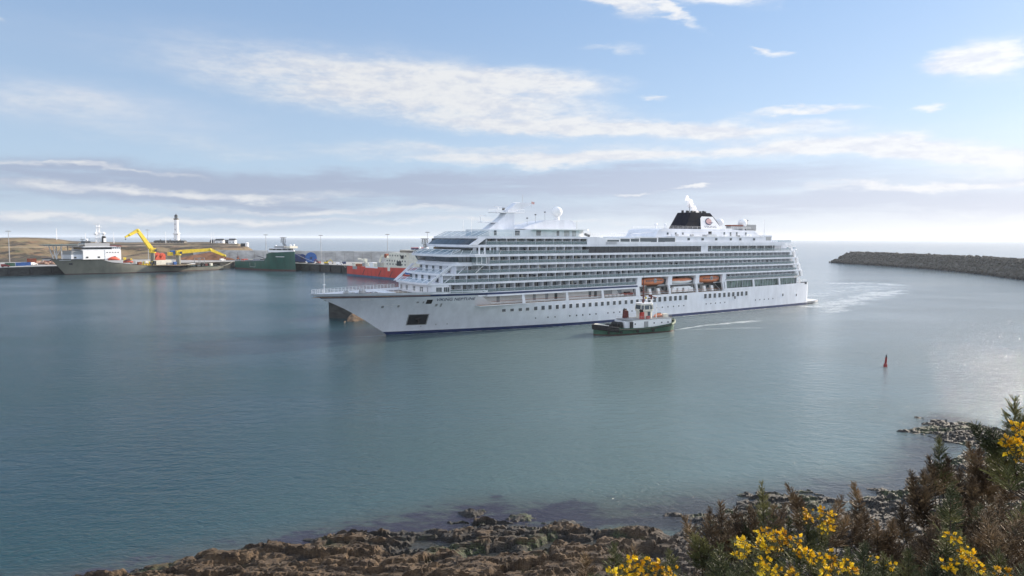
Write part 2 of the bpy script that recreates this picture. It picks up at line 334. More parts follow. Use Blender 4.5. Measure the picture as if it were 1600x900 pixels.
# ------------------------------------------------------------------ shader shortcuts for terrain
class SH:
    def __init__(s, name):
        s.m = bpy.data.materials.new(name); s.m.use_nodes = True; s.nt = s.m.node_tree; s.b = s.nt.nodes['Principled BSDF']
        s.geo = s.nt.nodes.new('ShaderNodeNewGeometry'); s.pos = s.geo.outputs['Position']
        sp = s.nt.nodes.new('ShaderNodeSeparateXYZ'); s.nt.links.new(s.pos, sp.inputs[0]); s.x, s.y, s.z = sp.outputs
    def put(s, v, i):
        if isinstance(v, (int, float)): i.default_value = v
        elif isinstance(v, tuple): i.default_value = v if len(v) == len(i.default_value) else (*v, 1)
        else: s.nt.links.new(v, i)
    def noise(s, scale, detail=6, rough=.6, stretch=(1,1,1), out='Fac', dist=0, rot=0):
        mp = s.nt.nodes.new('ShaderNodeMapping'); s.nt.links.new(s.pos, mp.inputs[0]); mp.inputs['Scale'].default_value = stretch; mp.inputs['Rotation'].default_value = (0, 0, rot)
        n = s.nt.nodes.new('ShaderNodeTexNoise'); n.inputs['Scale'].default_value = scale; n.inputs['Detail'].default_value = detail; n.inputs['Roughness'].default_value = rough; n.inputs['Distortion'].default_value = dist
        s.nt.links.new(mp.outputs[0], n.inputs['Vector']); return n.outputs[out]
    def math(s, op, a, b=None, c=None, clamp=False):
        n = s.nt.nodes.new('ShaderNodeMath'); n.operation = op; n.use_clamp = clamp
        for i, v in enumerate((a, b, c)):
            if v is not None: s.put(v, n.inputs[i])
        return n.outputs[0]
    def ramp(s, v, a, b, lo=0., hi=1.):
        n = s.nt.nodes.new('ShaderNodeMapRange'); n.interpolation_type = 'SMOOTHSTEP'; s.put(v, n.inputs[0])
        n.inputs[1].default_value = a; n.inputs[2].default_value = b; n.inputs[3].default_value = lo; n.inputs[4].default_value = hi; return n.outputs[0]
    def mix(s, f, a, b):
        n = s.nt.nodes.new('ShaderNodeMix'); n.data_type = 'RGBA'; s.put(f, n.inputs[0]); s.put(a, n.inputs[6]); s.put(b, n.inputs[7]); return n.outputs[2]
    def bump(s, h, dist, strength=1., normal=None):
        n = s.nt.nodes.new('ShaderNodeBump'); n.inputs['Strength'].default_value = strength; n.inputs['Distance'].default_value = dist; s.put(h, n.inputs['Height'])
        if normal is not None: s.nt.links.new(normal, n.inputs['Normal'])
        return n.outputs[0]
    def set(s, **k):
        for a, v in k.items(): s.put(v, s.b.inputs[{'col': 'Base Color', 'rough': 'Roughness', 'normal': 'Normal', 'spec': 'Specular IOR Level', 'alpha': 'Alpha', 'ior': 'IOR'}[a]])
        return s.m
def seg_mask(s, ax, ay, bx, by, w0, w1, wob=None, first=True, last=True):
    # soft strip along a world-space line; width grows from w0 to w1
    dx, dy = bx-ax, by-ay; L2 = dx*dx+dy*dy; ln = math.sqrt(L2)
    px = s.math('SUBTRACT', s.x, ax); py = s.math('SUBTRACT', s.y, ay)
    t = s.math('DIVIDE', s.math('ADD', s.math('MULTIPLY', px, dx), s.math('MULTIPLY', py, dy)), L2)
    n = s.math('DIVIDE', s.math('SUBTRACT', s.math('MULTIPLY', px, dy), s.math('MULTIPLY', py, dx)), ln)
    if wob is not None: n = s.math('ADD', n, wob)
    w = s.math('MULTIPLY_ADD', t, w1-w0, w0)
    q = s.math('DIVIDE', s.math('ABSOLUTE', n), s.math('MAXIMUM', w, .01))
    e = s.math('MULTIPLY', s.ramp(t, -.02, .03) if first else s.ramp(t, -.06, .02), s.ramp(t, .4, 1.05, 1, 0) if last else s.ramp(t, .98, 1.06, 1, 0))
    return s.math('MULTIPLY', s.ramp(q, .0, 1, 1, 0), e)

# ------------------------------------------------------------------ sea
BOW = (-37.66, 204.77); SHIP_RZ = math.radians(34.6288)
CA, SA = math.cos(SHIP_RZ), math.sin(SHIP_RZ)
def ship2w(s, q): return (BOW[0]+CA*s+SA*q, BOW[1]+SA*s-CA*q)   # q = metres to port (towards the camera)
def water():
    s = SH('sea_water')
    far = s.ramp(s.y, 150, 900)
    wind = s.noise(.012, 4, .55, (1, 1.6, 1))
    patch = s.ramp(wind, .38, .66)
    h1 = s.noise(1.25, 4, .62, (1, 1.7, 1), dist=.5, rot=.25)
    h2 = s.noise(.30, 3, .55, (1, 2.0, 1), dist=.3, rot=-.15)
    h3 = s.noise(4.5, 3, .6, (1, 1.4, 1))
    amp = s.math('MULTIPLY_ADD', patch, .85, .45)
    hh = s.math('ADD', s.math('MULTIPLY', h1, s.math('MULTIPLY', amp, .25)), s.math('ADD', s.math('MULTIPLY', h2, .30), s.math('MULTIPLY', h3, s.math('MULTIPLY', amp, .030))))
    # disturbed water of the wakes
    wob = s.math('MULTIPLY_ADD', s.noise(.06, 4, .6), 22, -11)
    foamn = s.noise(.30, 8, .74, (1, 2.4, 1), rot=-.45); fn2 = s.noise(.05, 5, .6, (1, 3.0, 1), rot=-.1)
    def trail(pts, w0, w1, amp, wk=1.0):
        r = None; n = len(pts)-1
        for i, ((ax, ay), (bx, by)) in enumerate(zip(pts, pts[1:])):
            q = seg_mask(s, ax, ay, bx, by, w0+(w1-w0)*i/n, w0+(w1-w0)*(i+1)/n, s.math('MULTIPLY', wob, wk), i == 0, i == n-1); r = q if r is None else s.math('MAXIMUM', r, q)
        return s.math('MULTIPLY', r, amp)
    tr = [trail([(128,292),(150,312),(190,358),(222,392)], 9, 26, .66), trail([(126,270),(135,287),(163,322),(198,368),(240,410)], 5, 12, .62), trail([(208,451),(243,455),(252,423)], 16, 20, .66), trail([(150,345),(200,400),(250,455)], 26, 50, .52),
          trail([(52.5,217.5),(64,229),(79,238),(94,247)], 1.5, 5, .66, .16), trail([(52,216),(72,223),(90,225)], 1.5, 4.0, .5, .16), trail([(-38.2,204.2),(-42.5,201.5),(-50,199)], .8, 2.2, .5, .03), trail([ship2w(0,.3),ship2w(10,3.6),ship2w(20,6.2),ship2w(36,9.6),ship2w(56,12.9),ship2w(80,15.0),ship2w(140,15.1),ship2w(201,14.3)], .9, 1.5, .62, .03)]
    tot = tr[0]
    for w_ in tr[1:]: tot = s.math('MAXIMUM', tot, w_)
    foam = s.math('MULTIPLY', s.ramp(s.math('MULTIPLY', tot, s.math('MULTIPLY_ADD', foamn, 2.6, s.math('MULTIPLY_ADD', fn2, 1.6, -1.30))), .10, 1.0), .75)
    # sea bed showing through the shallows: kelp beds and pale sand, strip along the shore
    kelp = s.ramp(s.math('ADD', s.noise(.18, 6, .65, (1, 1.8, 1), rot=-.15), s.math('MULTIPLY', shore_near(s), .34)), .70, .84)
    kelp = s.math('MULTIPLY', kelp, .8)
    shal = shore_near(s)
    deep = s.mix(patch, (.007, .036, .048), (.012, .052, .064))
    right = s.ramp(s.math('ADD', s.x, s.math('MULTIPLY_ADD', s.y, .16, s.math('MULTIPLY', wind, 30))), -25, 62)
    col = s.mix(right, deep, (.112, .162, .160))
    sheen = s.ramp(s.math('ADD', s.x, s.math('MULTIPLY', wind, 40)), 50, 180)
    col = s.mix(sheen, col, (.235, .268, .268))  # bright sky reflection painted into the water colour towards the right
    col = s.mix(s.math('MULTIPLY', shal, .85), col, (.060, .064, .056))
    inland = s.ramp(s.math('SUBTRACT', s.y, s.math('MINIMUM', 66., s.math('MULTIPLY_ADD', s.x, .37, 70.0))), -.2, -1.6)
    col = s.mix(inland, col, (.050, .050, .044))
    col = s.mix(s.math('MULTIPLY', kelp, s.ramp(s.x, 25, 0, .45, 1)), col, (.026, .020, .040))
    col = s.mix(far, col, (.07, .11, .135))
    col = s.mix(foam, col, (.80, .82, .82))
    rg = s.math('ADD', s.math('MULTIPLY_ADD', far, .02, .12), s.math('MULTIPLY', foam, .45), clamp=True)
    hh = s.math('ADD', hh, s.math('MULTIPLY', s.math('MULTIPLY', tot, foamn), .9))
    nb = s.bump(s.math('MULTIPLY', hh, s.ramp(s.y, 100, 560, 1, .38)), 1.0, 1.0)
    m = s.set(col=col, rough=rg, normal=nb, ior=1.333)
    R = 45000.; n = 96
    b = MB(); vs = [(R*math.cos(2*math.pi*i/n), R*math.sin(2*math.pi*i/n), 0) for i in range(n)]; b.add(vs, [tuple(range(n))], m)
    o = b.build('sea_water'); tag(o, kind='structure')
SHORE = [(-60,33),(-46,48),(-38,54.5),(-34.8,57.1),(-32.1,58.9),(-29.4,61),(-25.6,61.8),(-22.7,63.7),(-18.5,64.1),(-16.1,65.6),(-12.9,65.6),(-11.5,64.8),(-6.5,67.9),(-4,69.9),(-2.6,69.2),(3.4,68),(6.6,67.1),(10.4,67.1),(13,67.2),(15.9,65.4),(17.7,68.9),(18.9,71.1),(20.5,70.6),
 (24.7,73.2),(29.9,77.5),(33.8,78.1),(38.4,75.2),(42.1,76.8),(45.2,78.2),(48.3,80.4),(51.5,83.8),(57.8,89.3),(62.6,92.1),(66,95),(62.4,97.4),(60.7,103.3),(65.8,107.8),(70.5,109.4),(73.1,107.9),(75,104),(78,100),(90,104),(120,120)]
def shore_near(s):
    # closeness to the waterline, from three straight runs of coast
    r = None
    for (ax, ay, bx, by, w) in ((-45, 50, -2, 71, 9), (-4, 70, 20, 70, 10), (18, 71, 50, 80, 11), (46, 78, 72, 110, 8)):
        dx, dy = bx-ax, by-ay; L2 = dx*dx+dy*dy; ln = math.sqrt(L2)
        px = s.math('SUBTRACT', s.x, ax); py = s.math('SUBTRACT', s.y, ay)
        t = s.math('DIVIDE', s.math('ADD', s.math('MULTIPLY', px, dx), s.math('MULTIPLY', py, dy)), L2, clamp=True)
        ex = s.math('SUBTRACT', px, s.math('MULTIPLY', t, dx)); ey = s.math('SUBTRACT', py, s.math('MULTIPLY', t, dy))
        d = s.math('SQRT', s.math('ADD', s.math('MULTIPLY', ex, ex), s.math('MULTIPLY', ey, ey)))
        q = s.ramp(d, 0, w, 1, 0); r = q if r is None else s.math('MAXIMUM', r, q)
    return r
water()

# ------------------------------------------------------------------ rocky shore and the bank under the camera
def rocks():
    step = .17
    xs = np.arange(-47, 94, step); ys = np.arange(47.5, 112, step); X, Y = np.meshgrid(xs, ys)
    poly = SHORE+[(130,120),(130,0),(-60,0)]
    wx = X+1.6*(fbm(X*.35, Y*.35, 4, 3)-.5)*2; wy = Y+1.6*(fbm(X*.35, Y*.35, 4, 11)-.5)*2
    d = seg_dist(wx, wy, SHORE); d = np.where(inside(wx, wy, poly), d, -d)
    left = sstep(14, 4, X)            # the big brown slabs on the left
    block = sstep(-10.8, -12.0, X-.12*(Y-60))*sstep(-40, -30, X)
    base = np.where(d > 0, .15+.75*(1-np.exp(-d/5.))*(.45+.55*left)+.04*d, d*.5-.05)
    base = base+block*sstep(.0, 1.6, d)*.35+sstep(58, 47, Y)*1.6
    # slabs: elongated cells with their own level
    a = .12; U = X*math.cos(a)+Y*math.sin(a); V = -X*math.sin(a)+Y*math.cos(a)
    U2 = U+.9*(fbm(X*.8, Y*.8, 3, 31)-.5); V2 = V+.9*(fbm(X*.8, Y*.8, 3, 37)-.5)
    amp = sstep(-.6, 1.2, d)
    def slabs(uu, vv, a, b, seed, H, G, crack, cw):
        f1, f2, c, dx, dy = worley(uu/a, vv/b, seed, True); c_2 = (c*7.31) % 1; c_3 = (c*13.7) % 1
        return H*(c-.5)+G*((c_2-.5)*dx*a*.35+(c_3-.62)*dy*b)-np.clip(cw-(f2-f1), 0, 1)/cw*crack
    h = base+amp*(slabs(U2, V2, 5.2, 2.0, 1, .75, .5, .45, .09)*(.45+.55*left)+slabs(U2, V2, 1.9, .75, 2, .34, .6, .22, .11)+slabs(U2+.3*V2, V2, .7, .30, 3, .13, .6, .08, .14))
    h += amp*(fbm(X*.14, Y*.14, 4, 50)-.5)*.9+amp*(fbm(X*2.0, Y*5.0, 4, 60)-.5)*.16
    # strata steps
    st = .22; q = (h+.05*X-.03*Y)/st; fr = q-np.floor(q); h = .35*h+.65*((np.floor(q)+sstep(.55, .95, fr))*st-.05*X+.03*Y)
    # pools and gullies
    gully = np.clip(1-seg_dist(X+.6*np.sin(Y*1.3), Y+.5*np.sin(X*1.1), [(-2,60.5),(3.5,62.6),(9,63.8),(12,63)])/1.1, 0, 1)
    h -= gully*2.2
    for (cx, cy, r) in ((-2.5, 60.2, 1.6), (-7.8, 63.2, 1.3), (36, 72.5, 1.8), (31.5, 71, 1.4), (26, 67.5, 1.5), (12.5, 59.5, 1.5), (44, 74, 1.6), (-9.8, 60.4, 1.0), (20, 64, 1.3), (30, 62, 1.5), (23, 58, 1.6)):
        h -= np.clip(1-np.hypot((X-cx)*.6, Y-cy)/r, 0, 1)**.7*1.9
    h += (1-left)*sstep(.5, 3, d)*sstep(78, 60, Y)*.6
    h = np.where(d < 0, np.minimum(h, h*.6), h)
    # a few separate rocks awash off the edge
    for (cx, cy, r, hh) in ((-4.3,70.6,.9,.5),(-3.4,71.3,.5,.4),(17.2,70.5,.8,.35),(59.8,102.6,.6,.35),(43,78.2,.8,.3),(1,69.6,1.1,.4),(5.5,68.4,1.0,.35),(67,110.6,.7,.2),(27,76.2,.7,.35)):
        h = np.maximum(h, hh*1.1*(1-(np.hypot((X-cx+.5*(fbm(X,Y,3,71)-.5))/1.7, Y-cy+.6*(fbm(X,Y*1.3,3,73)-.5))/r)**2)-.15+.7*(fbm(X*2.2, Y*3, 4, 70)-.5))
    s = SH('shore_rock')
    n1 = s.noise(.55, 8, .65, (1, 1.6, 2)); n2 = s.noise(3.0, 8, .7, (1, 1.8, 3)); n3 = s.noise(.10, 4, .5)
    brown = s.mix(s.ramp(n1, .35, .65), (.034, .023, .015), (.125, .082, .046)); brown = s.mix(s.ramp(n2, .54, .74), brown, (.23, .175, .11))
    brown = s.mix(s.ramp(n2, .46, .30), brown, (.022, .017, .015))
    darkc = s.mix(s.ramp(n2, .35, .7), (.007, .0065, .006), (.034, .030, .025))
    rl = s.ramp(s.math('ADD', s.x, s.math('MULTIPLY', n3, 12)), 12, 24)
    wet = s.math('MAXIMUM', s.ramp(s.math('ADD', s.z, s.math('MULTIPLY', n1, .9)), .75, 1.5, 1, 0), s.math('MULTIPLY', rl, .92))
    col = s.mix(wet, brown, darkc)
    alg = s.math('MULTIPLY', s.ramp(s.noise(.22, 6, .65), .50, .60), s.ramp(s.z, 1.1, .4)); alg = s.math('MULTIPLY', alg, s.ramp(n2, .40, .62))
    col = s.mix(s.math('MULTIPLY', alg, .55), col, (.075, .12, .028))
    rg = s.math('MULTIPLY_ADD', wet, -.25, .9)
    nb = s.bump(s.math('ADD', n2, s.math('MULTIPLY', s.noise(14, 5, .6), .25)), .16, 1.0)
    m = s.set(col=col, rough=rg, normal=nb)
    o = grid_mesh('rocky_shore', X, Y, h, [m], keep=h > -.5, smooth=False); tag(o, kind='structure')
    # grassy bank from the viewpoint down to the rocks
    xs = np.arange(-70, 140, .8); ys = np.arange(-40, 52, .6); X, Y = np.meshgrid(xs, ys)
    Z = np.where(Y < 1, 27.3, 27.3-.555*(Y-1))+(fbm(X*.25, Y*.25, 4, 90)-.5)*.5*sstep(0, 6, Y)
    Z = np.maximum(Z, .3-.5*sstep(49, 52, Y)); 
    edge = -38-(Y-50)*.5
    Z = Z-np.clip(edge-X, 0, 60)*.9
    s = SH('bank_grass'); a = s.noise(1.2, 7, .7); b = s.noise(7, 6, .7)
    m = s.set(col=s.mix(s.ramp(a, .35, .65), s.mix(b, (.030, .028, .015), (.10, .085, .045)), (.055, .07, .022)), rough=.95, normal=s.bump(b, .15))
    o = grid_mesh('grassy_bank', X, Y, Z, [m]); tag(o, kind='structure')
    return None
rocks()

# ------------------------------------------------------------------ breakwater
def breakwater():
    pts = [(417, 862), (433, 730), (428, 618), (394, 494), (350, 400), (310, 330)]
    # centre line, from the round head towards the camera
    P = []; 
    for (ax, ay), (bx, by) in zip(pts, pts[1:]):
        n = int(math.hypot(bx-ax, by-ay)/2.2)
        for i in range(n): t = i/n; P.append((ax+(bx-ax)*t, ay+(by-ay)*t))
    P = np.array(P); k = 9; ker = np.ones(k*2+1)/(k*2+1)
    Pp = np.pad(P, ((k, k), (0, 0)), 'edge'); P = np.stack([np.convolve(Pp[:, j], ker, 'valid') for j in (0, 1)], 1)
    T = np.gradient(P, axis=0); T /= np.linalg.norm(T, axis=1)[:, None]; Nn = np.stack([-T[:, 1], T[:, 0]], 1)
    U = np.linspace(-24, 24, 60)
    s_ = np.arange(len(P))*2.2
    X = P[:, 0][:, None]+Nn[:, 0][:, None]*U[None]; Y = P[:, 1][:, None]+Nn[:, 1][:, None]*U[None]
    prof = np.interp(np.abs(U), [0, 6, 7.5, 22, 24], [12.6, 12.6, 11.6, -1.0, -2.5])
    Z = np.repeat(prof[None], len(P), 0)
    Z = np.minimum(Z, -1+s_[:, None]*.62)
    f1, f2, c = worley(X/3.0, Y/3.0, 4); g1, g2, c2 = worley(X/1.6, Y/1.6, 5)
    Z += (c-.5)*.9-(np.clip(.25-(f2-f1), 0, 1))*2.4+(c2-.5)*.5
    s = SH('armour_rock'); n1 = s.noise(.25, 7, .7); n2 = s.noise(1.6, 6, .7)
    col = s.mix(s.ramp(n1, .35, .65), (.075, .072, .062), (.125, .118, .100)); col = s.mix(s.ramp(n2, .52, .75), col, (.15, .142, .12)); col = s.mix(s.ramp(s.math('ADD', s.z, s.math('MULTIPLY', n1, 3)), 2.3, 4.2, 1, 0), col, (.030, .027, .024))
    m = s.set(col=col, rough=.9, normal=s.bump(n2, .5))
    root = thing('breakwater', 'long grey rock armour breakwater lying low across the sea at the harbour mouth', 'breakwater', (0,0,0))
    ny, nx = X.shape; idx = np.arange(nx*ny).reshape(ny, nx)
    F = np.stack([idx[:-1, :-1], idx[:-1, 1:], idx[1:, 1:], idx[1:, :-1]], -1).reshape(-1, 4)
    np_mesh('rock_core', np.stack([X, Y, Z], -1).reshape(-1, 3), F, [m], parent=root)
    # armour units
    base = np.array([(x, y, z) for z in (-1, 1) for y in (-1, 1) for x in (-1, 1)], float)*.5
    q = np.array([(0,2,3,1),(4,5,7,6),(0,1,5,4),(2,6,7,3),(0,4,6,2),(1,3,7,5)])
    VV = []; FF = []; n = 0
    for i in range(9000):
        a = int(rng.integers(0, len(P))); b = int(rng.integers(0, 60))
        if Z[a, b] < -.3: continue
        R = np.array(Matrix.Rotation(rng.uniform(0, 6.28), 3, Vector(rng.normal(size=3)).normalized()))
        sz = rng.uniform(.9, 2.1)*np.array([1, rng.uniform(.6, 1), rng.uniform(.5, .9)])
        v = (base*sz*(1+rng.uniform(-.22, .22, (8, 1))))@R.T+np.array([X[a, b]+rng.uniform(-1, 1), Y[a, b]+rng.uniform(-1, 1), Z[a, b]+rng.uniform(0, .8)])
        VV.append(v); FF.append(q+n); n += 8
    o = np_mesh('armour_stones', np.concatenate(VV), np.concatenate(FF), [m], parent=root); tag(o, kind='stuff')
breakwater()

# ------------------------------------------------------------------ quay, sea wall, headland
QZ = 6.1
def quays():
    poly = [(-520,330),(-375,500),(-352,530),(-255.5,653),(-179,594),(-115,545),(-36,450),(-30,330),(-67,248.5),(-57,243.5),(-50,252),(115,372),(100,480),(60,560),(-90,668),(-215,690),(-300,705),(-420,700),(-700,700),(-800,500)]
    b = MB(); n = len(poly)
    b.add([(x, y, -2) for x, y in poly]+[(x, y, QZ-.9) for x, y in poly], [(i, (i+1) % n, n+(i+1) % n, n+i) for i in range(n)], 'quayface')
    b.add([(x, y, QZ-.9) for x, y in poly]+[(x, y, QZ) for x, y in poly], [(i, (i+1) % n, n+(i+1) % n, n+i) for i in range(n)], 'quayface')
    b.add([(x, y, QZ) for x, y in poly], [tuple(range(n))], 'concrete')
    o = b.build('quay'); tag(o, kind='structure')
    # cope beam and fenders down the quay face
    cope = [(-375,500),(-352,530),(-255.5,653),(-179,594),(-115,545),(-36,450)]
    root = thing('quay_edge_beam', 'pale concrete edge beam running along the top of the dark quay', 'kerb')
    b = MB()
    for (ax, ay), (bx, by) in zip(cope, cope[1:]):
        L_ = math.hypot(bx-ax, by-ay); b.box(((ax+bx)/2, (ay+by)/2, QZ+.15), (L_-1.2, .9, .34), 'concrete', rz=math.atan2(by-ay, bx-ax))
    b.build('edge_beam', root)
    fpr = None; k = 0
    for (ax, ay), (bx, by) in zip(cope, cope[1:]):
        L_ = math.hypot(bx-ax, by-ay); ux, uy = (bx-ax)/L_, (by-ay)/L_; nx, ny = uy, -ux
        if nx*(-ax)+ny*(-ay) < 0: nx, ny = -nx, -ny
        t = 5
        while t < L_-3:
            if fpr is None:
                f = MB(); f.box((0, 0, 0), (1.4, .7, 4.2), 'black'); f.box((0, -.45, 0), (.9, .3, 3.6), 'dark'); o = fpr = f.build('quay_fender')
            else: o = fpr.copy(); COL.objects.link(o)
            o.location = (ax+ux*t+nx*.45, ay+uy*t+ny*.45, 3.0); o.rotation_euler.z = math.atan2(uy, ux)
            tag(o, 'black rubber fender hanging on the dark quay face', 'fender', 'fenders along the quay face'); k += 1
            t += 14
    # rock slope beside the pier corner
    X, Y = np.meshgrid(np.arange(-58, -20, .8), np.arange(232, 262, .8))
    d = ((X+57)*.57-(Y-244.5)*.82)
    Z = np.clip(5-d*.62, -2, 6)*sstep(-60, -55, X)+(worley(X/2, Y/2, 8)[2]-.5)*1.4-.6
    inq = inside(X, Y, poly)
    o = grid_mesh('pier_rock_slope', X, Y, np.where(inq, -2.5, Z), ['rust'], keep=(Z > -1.5) & (~inq), smooth=False)
    o.data.materials[0] = mat('brown_slope_rock', (.16,.11,.07), .9, var=.5, vscale=.8); tag(o, kind='structure')
    # pier parapet
    b = MB(); b.box((-63.5, 247.8, QZ+.7), (9, 4, 1.4), 'quayface', rz=-.45); o = b.build('pier_head_block'); tag(o, 'dark low block on the pier end showing behind the cruise ship bow', 'block')
    # sea wall with its apron step
    root = thing('sea_wall', 'high grey concrete sea wall behind the quay with the open sea beyond', 'wall')
    W_ = [(-330,712),(-290,694),(-215,677),(-157,664),(-95,652),(-20,610),(60,545)]
    b = MB()
    def rib(z0, z1, w):
        A = []; Bq = []
        for i, (x, y) in enumerate(W_):
            a = W_[max(0, i-1)]; c = W_[min(len(W_)-1, i+1)]; dx, dy = c[0]-a[0], c[1]-a[1]; l = math.hypot(dx, dy); nx, ny = dy/l, -dx/l
            A.append((x+nx*w/2, y+ny*w/2)); Bq.append((x-nx*w/2, y-ny*w/2))
        b.prism(A+Bq[::-1], z0, z1, wallm)
    wallm = mat('sea_wall_concrete', (.44,.44,.43), .9, var=.35, vscale=.09, bump=.1, bscale=.4, stretch=(1,1,2.2))
    rib(QZ-.5, 14.4, 5.0); rib(14.4, 15.9, 3.2); b.build('wall', root)
    b = MB()
    for (ax, ay), (bx, by) in zip(W_, W_[1:]):
        L_ = math.hypot(bx-ax, by-ay); n = int(L_/9)
        for i in range(n):
            t = (i+.5)/n; x, y = ax+(bx-ax)*t, ay+(by-ay)*t; nx, ny = (by-ay)/L_, -(bx-ax)/L_
            b.box((x+nx*2.6, y+ny*2.6, 10), (.16, .22, 8.4), 'stone', rz=math.atan2(by-ay, bx-ax))
    b.build('joint_rib', root)
quays()

def headland():
    xs = np.arange(-1000, -270, 3.0); ys = np.arange(560, 1300, 3.0); X, Y = np.meshgrid(xs, ys)
    pxx = 800+FPX*X/Y
    top = np.interp(pxx, [-300, 0, 40, 85, 110, 130, 200, 320, 350, 372, 385, 396, 404], [26, 26.5, 27.4, 26, 22.3, 21, 20, 21, 20.6, 19, 15, 8, -3])
    foot = np.interp(pxx, [-300, 0, 100, 200, 300, 385, 400], [575, 590, 625, 690, 730, 760, 770])
    w = np.interp(pxx, [0, 100, 200, 385], [190, 190, 170, 90])
    t = (Y-foot)/w
    e = fbm(X*.02, Y*.02, 6, 21, .55)-.5; e2 = fbm(X*.008, Y*.012, 4, 27)-.5
    Z = 6+(top-6)*sstep(0, 1, t+e*.38+e2*.4)+e*2.4*sstep(0, .5, t)*sstep(1.5, .8, t)
    Z = np.where(t < -.02, 5.6, Z)
    Z = np.where(Y > 1120, Z-(Y-1120)*.2, Z)
    Z = np.minimum(Z, np.maximum(top, -3)+e*1.2)
    s = SH('headland_grass'); a = s.noise(.020, 9, .70, (1, .7, 4)); b = s.noise(.085, 8, .75, (1, .8, 5)); c = s.noise(.3, 6, .7)
    ochre = s.mix(c, (.13, .095, .045), (.25, .185, .10)); heath = s.mix(c, (.022, .018, .012), (.055, .040, .024)); gr = s.mix(c, (.09, .10, .035), (.17, .16, .07))
    col = s.mix(s.ramp(a, .46, .53), ochre, heath); col = s.mix(s.ramp(b, .55, .68), col, gr)
    col = s.mix(s.math('MULTIPLY', s.ramp(b, .46, .38), .85), col, (.21, .12, .065))
    col = s.mix(s.ramp(s.math('ABSOLUTE', s.math('SUBTRACT', s.z, s.math('MULTIPLY_ADD', a, 3, 16.6))), .0, .5, .8, 0), col, (.36, .29, .20))
    m = s.set(col=col, rough=.95, normal=s.bump(c, .8))
    o = grid_mesh('headland', X, Y, Z, [m], keep=Z > -2.5); tag(o, kind='structure')
    # heap of orange earth on the quay
    X, Y = np.meshgrid(np.arange(-350, -262, 1.2), np.arange(672, 730, 1.2))
    r = np.hypot((X+308)/37, (Y-700)/19); Z = QZ+7.6*np.clip(1-r, 0, 1)**.8*(.75+.5*fbm(X*.08, Y*.08, 4, 5))+.5*(fbm(X*.4, Y*.4, 4, 8)-.5)
    o = grid_mesh('earth_heap', X, Y, Z, ['earth'], keep=r < 1.02); tag(o, 'long heap of orange earth on the quay behind the grey ship stern', 'heap')
headland()

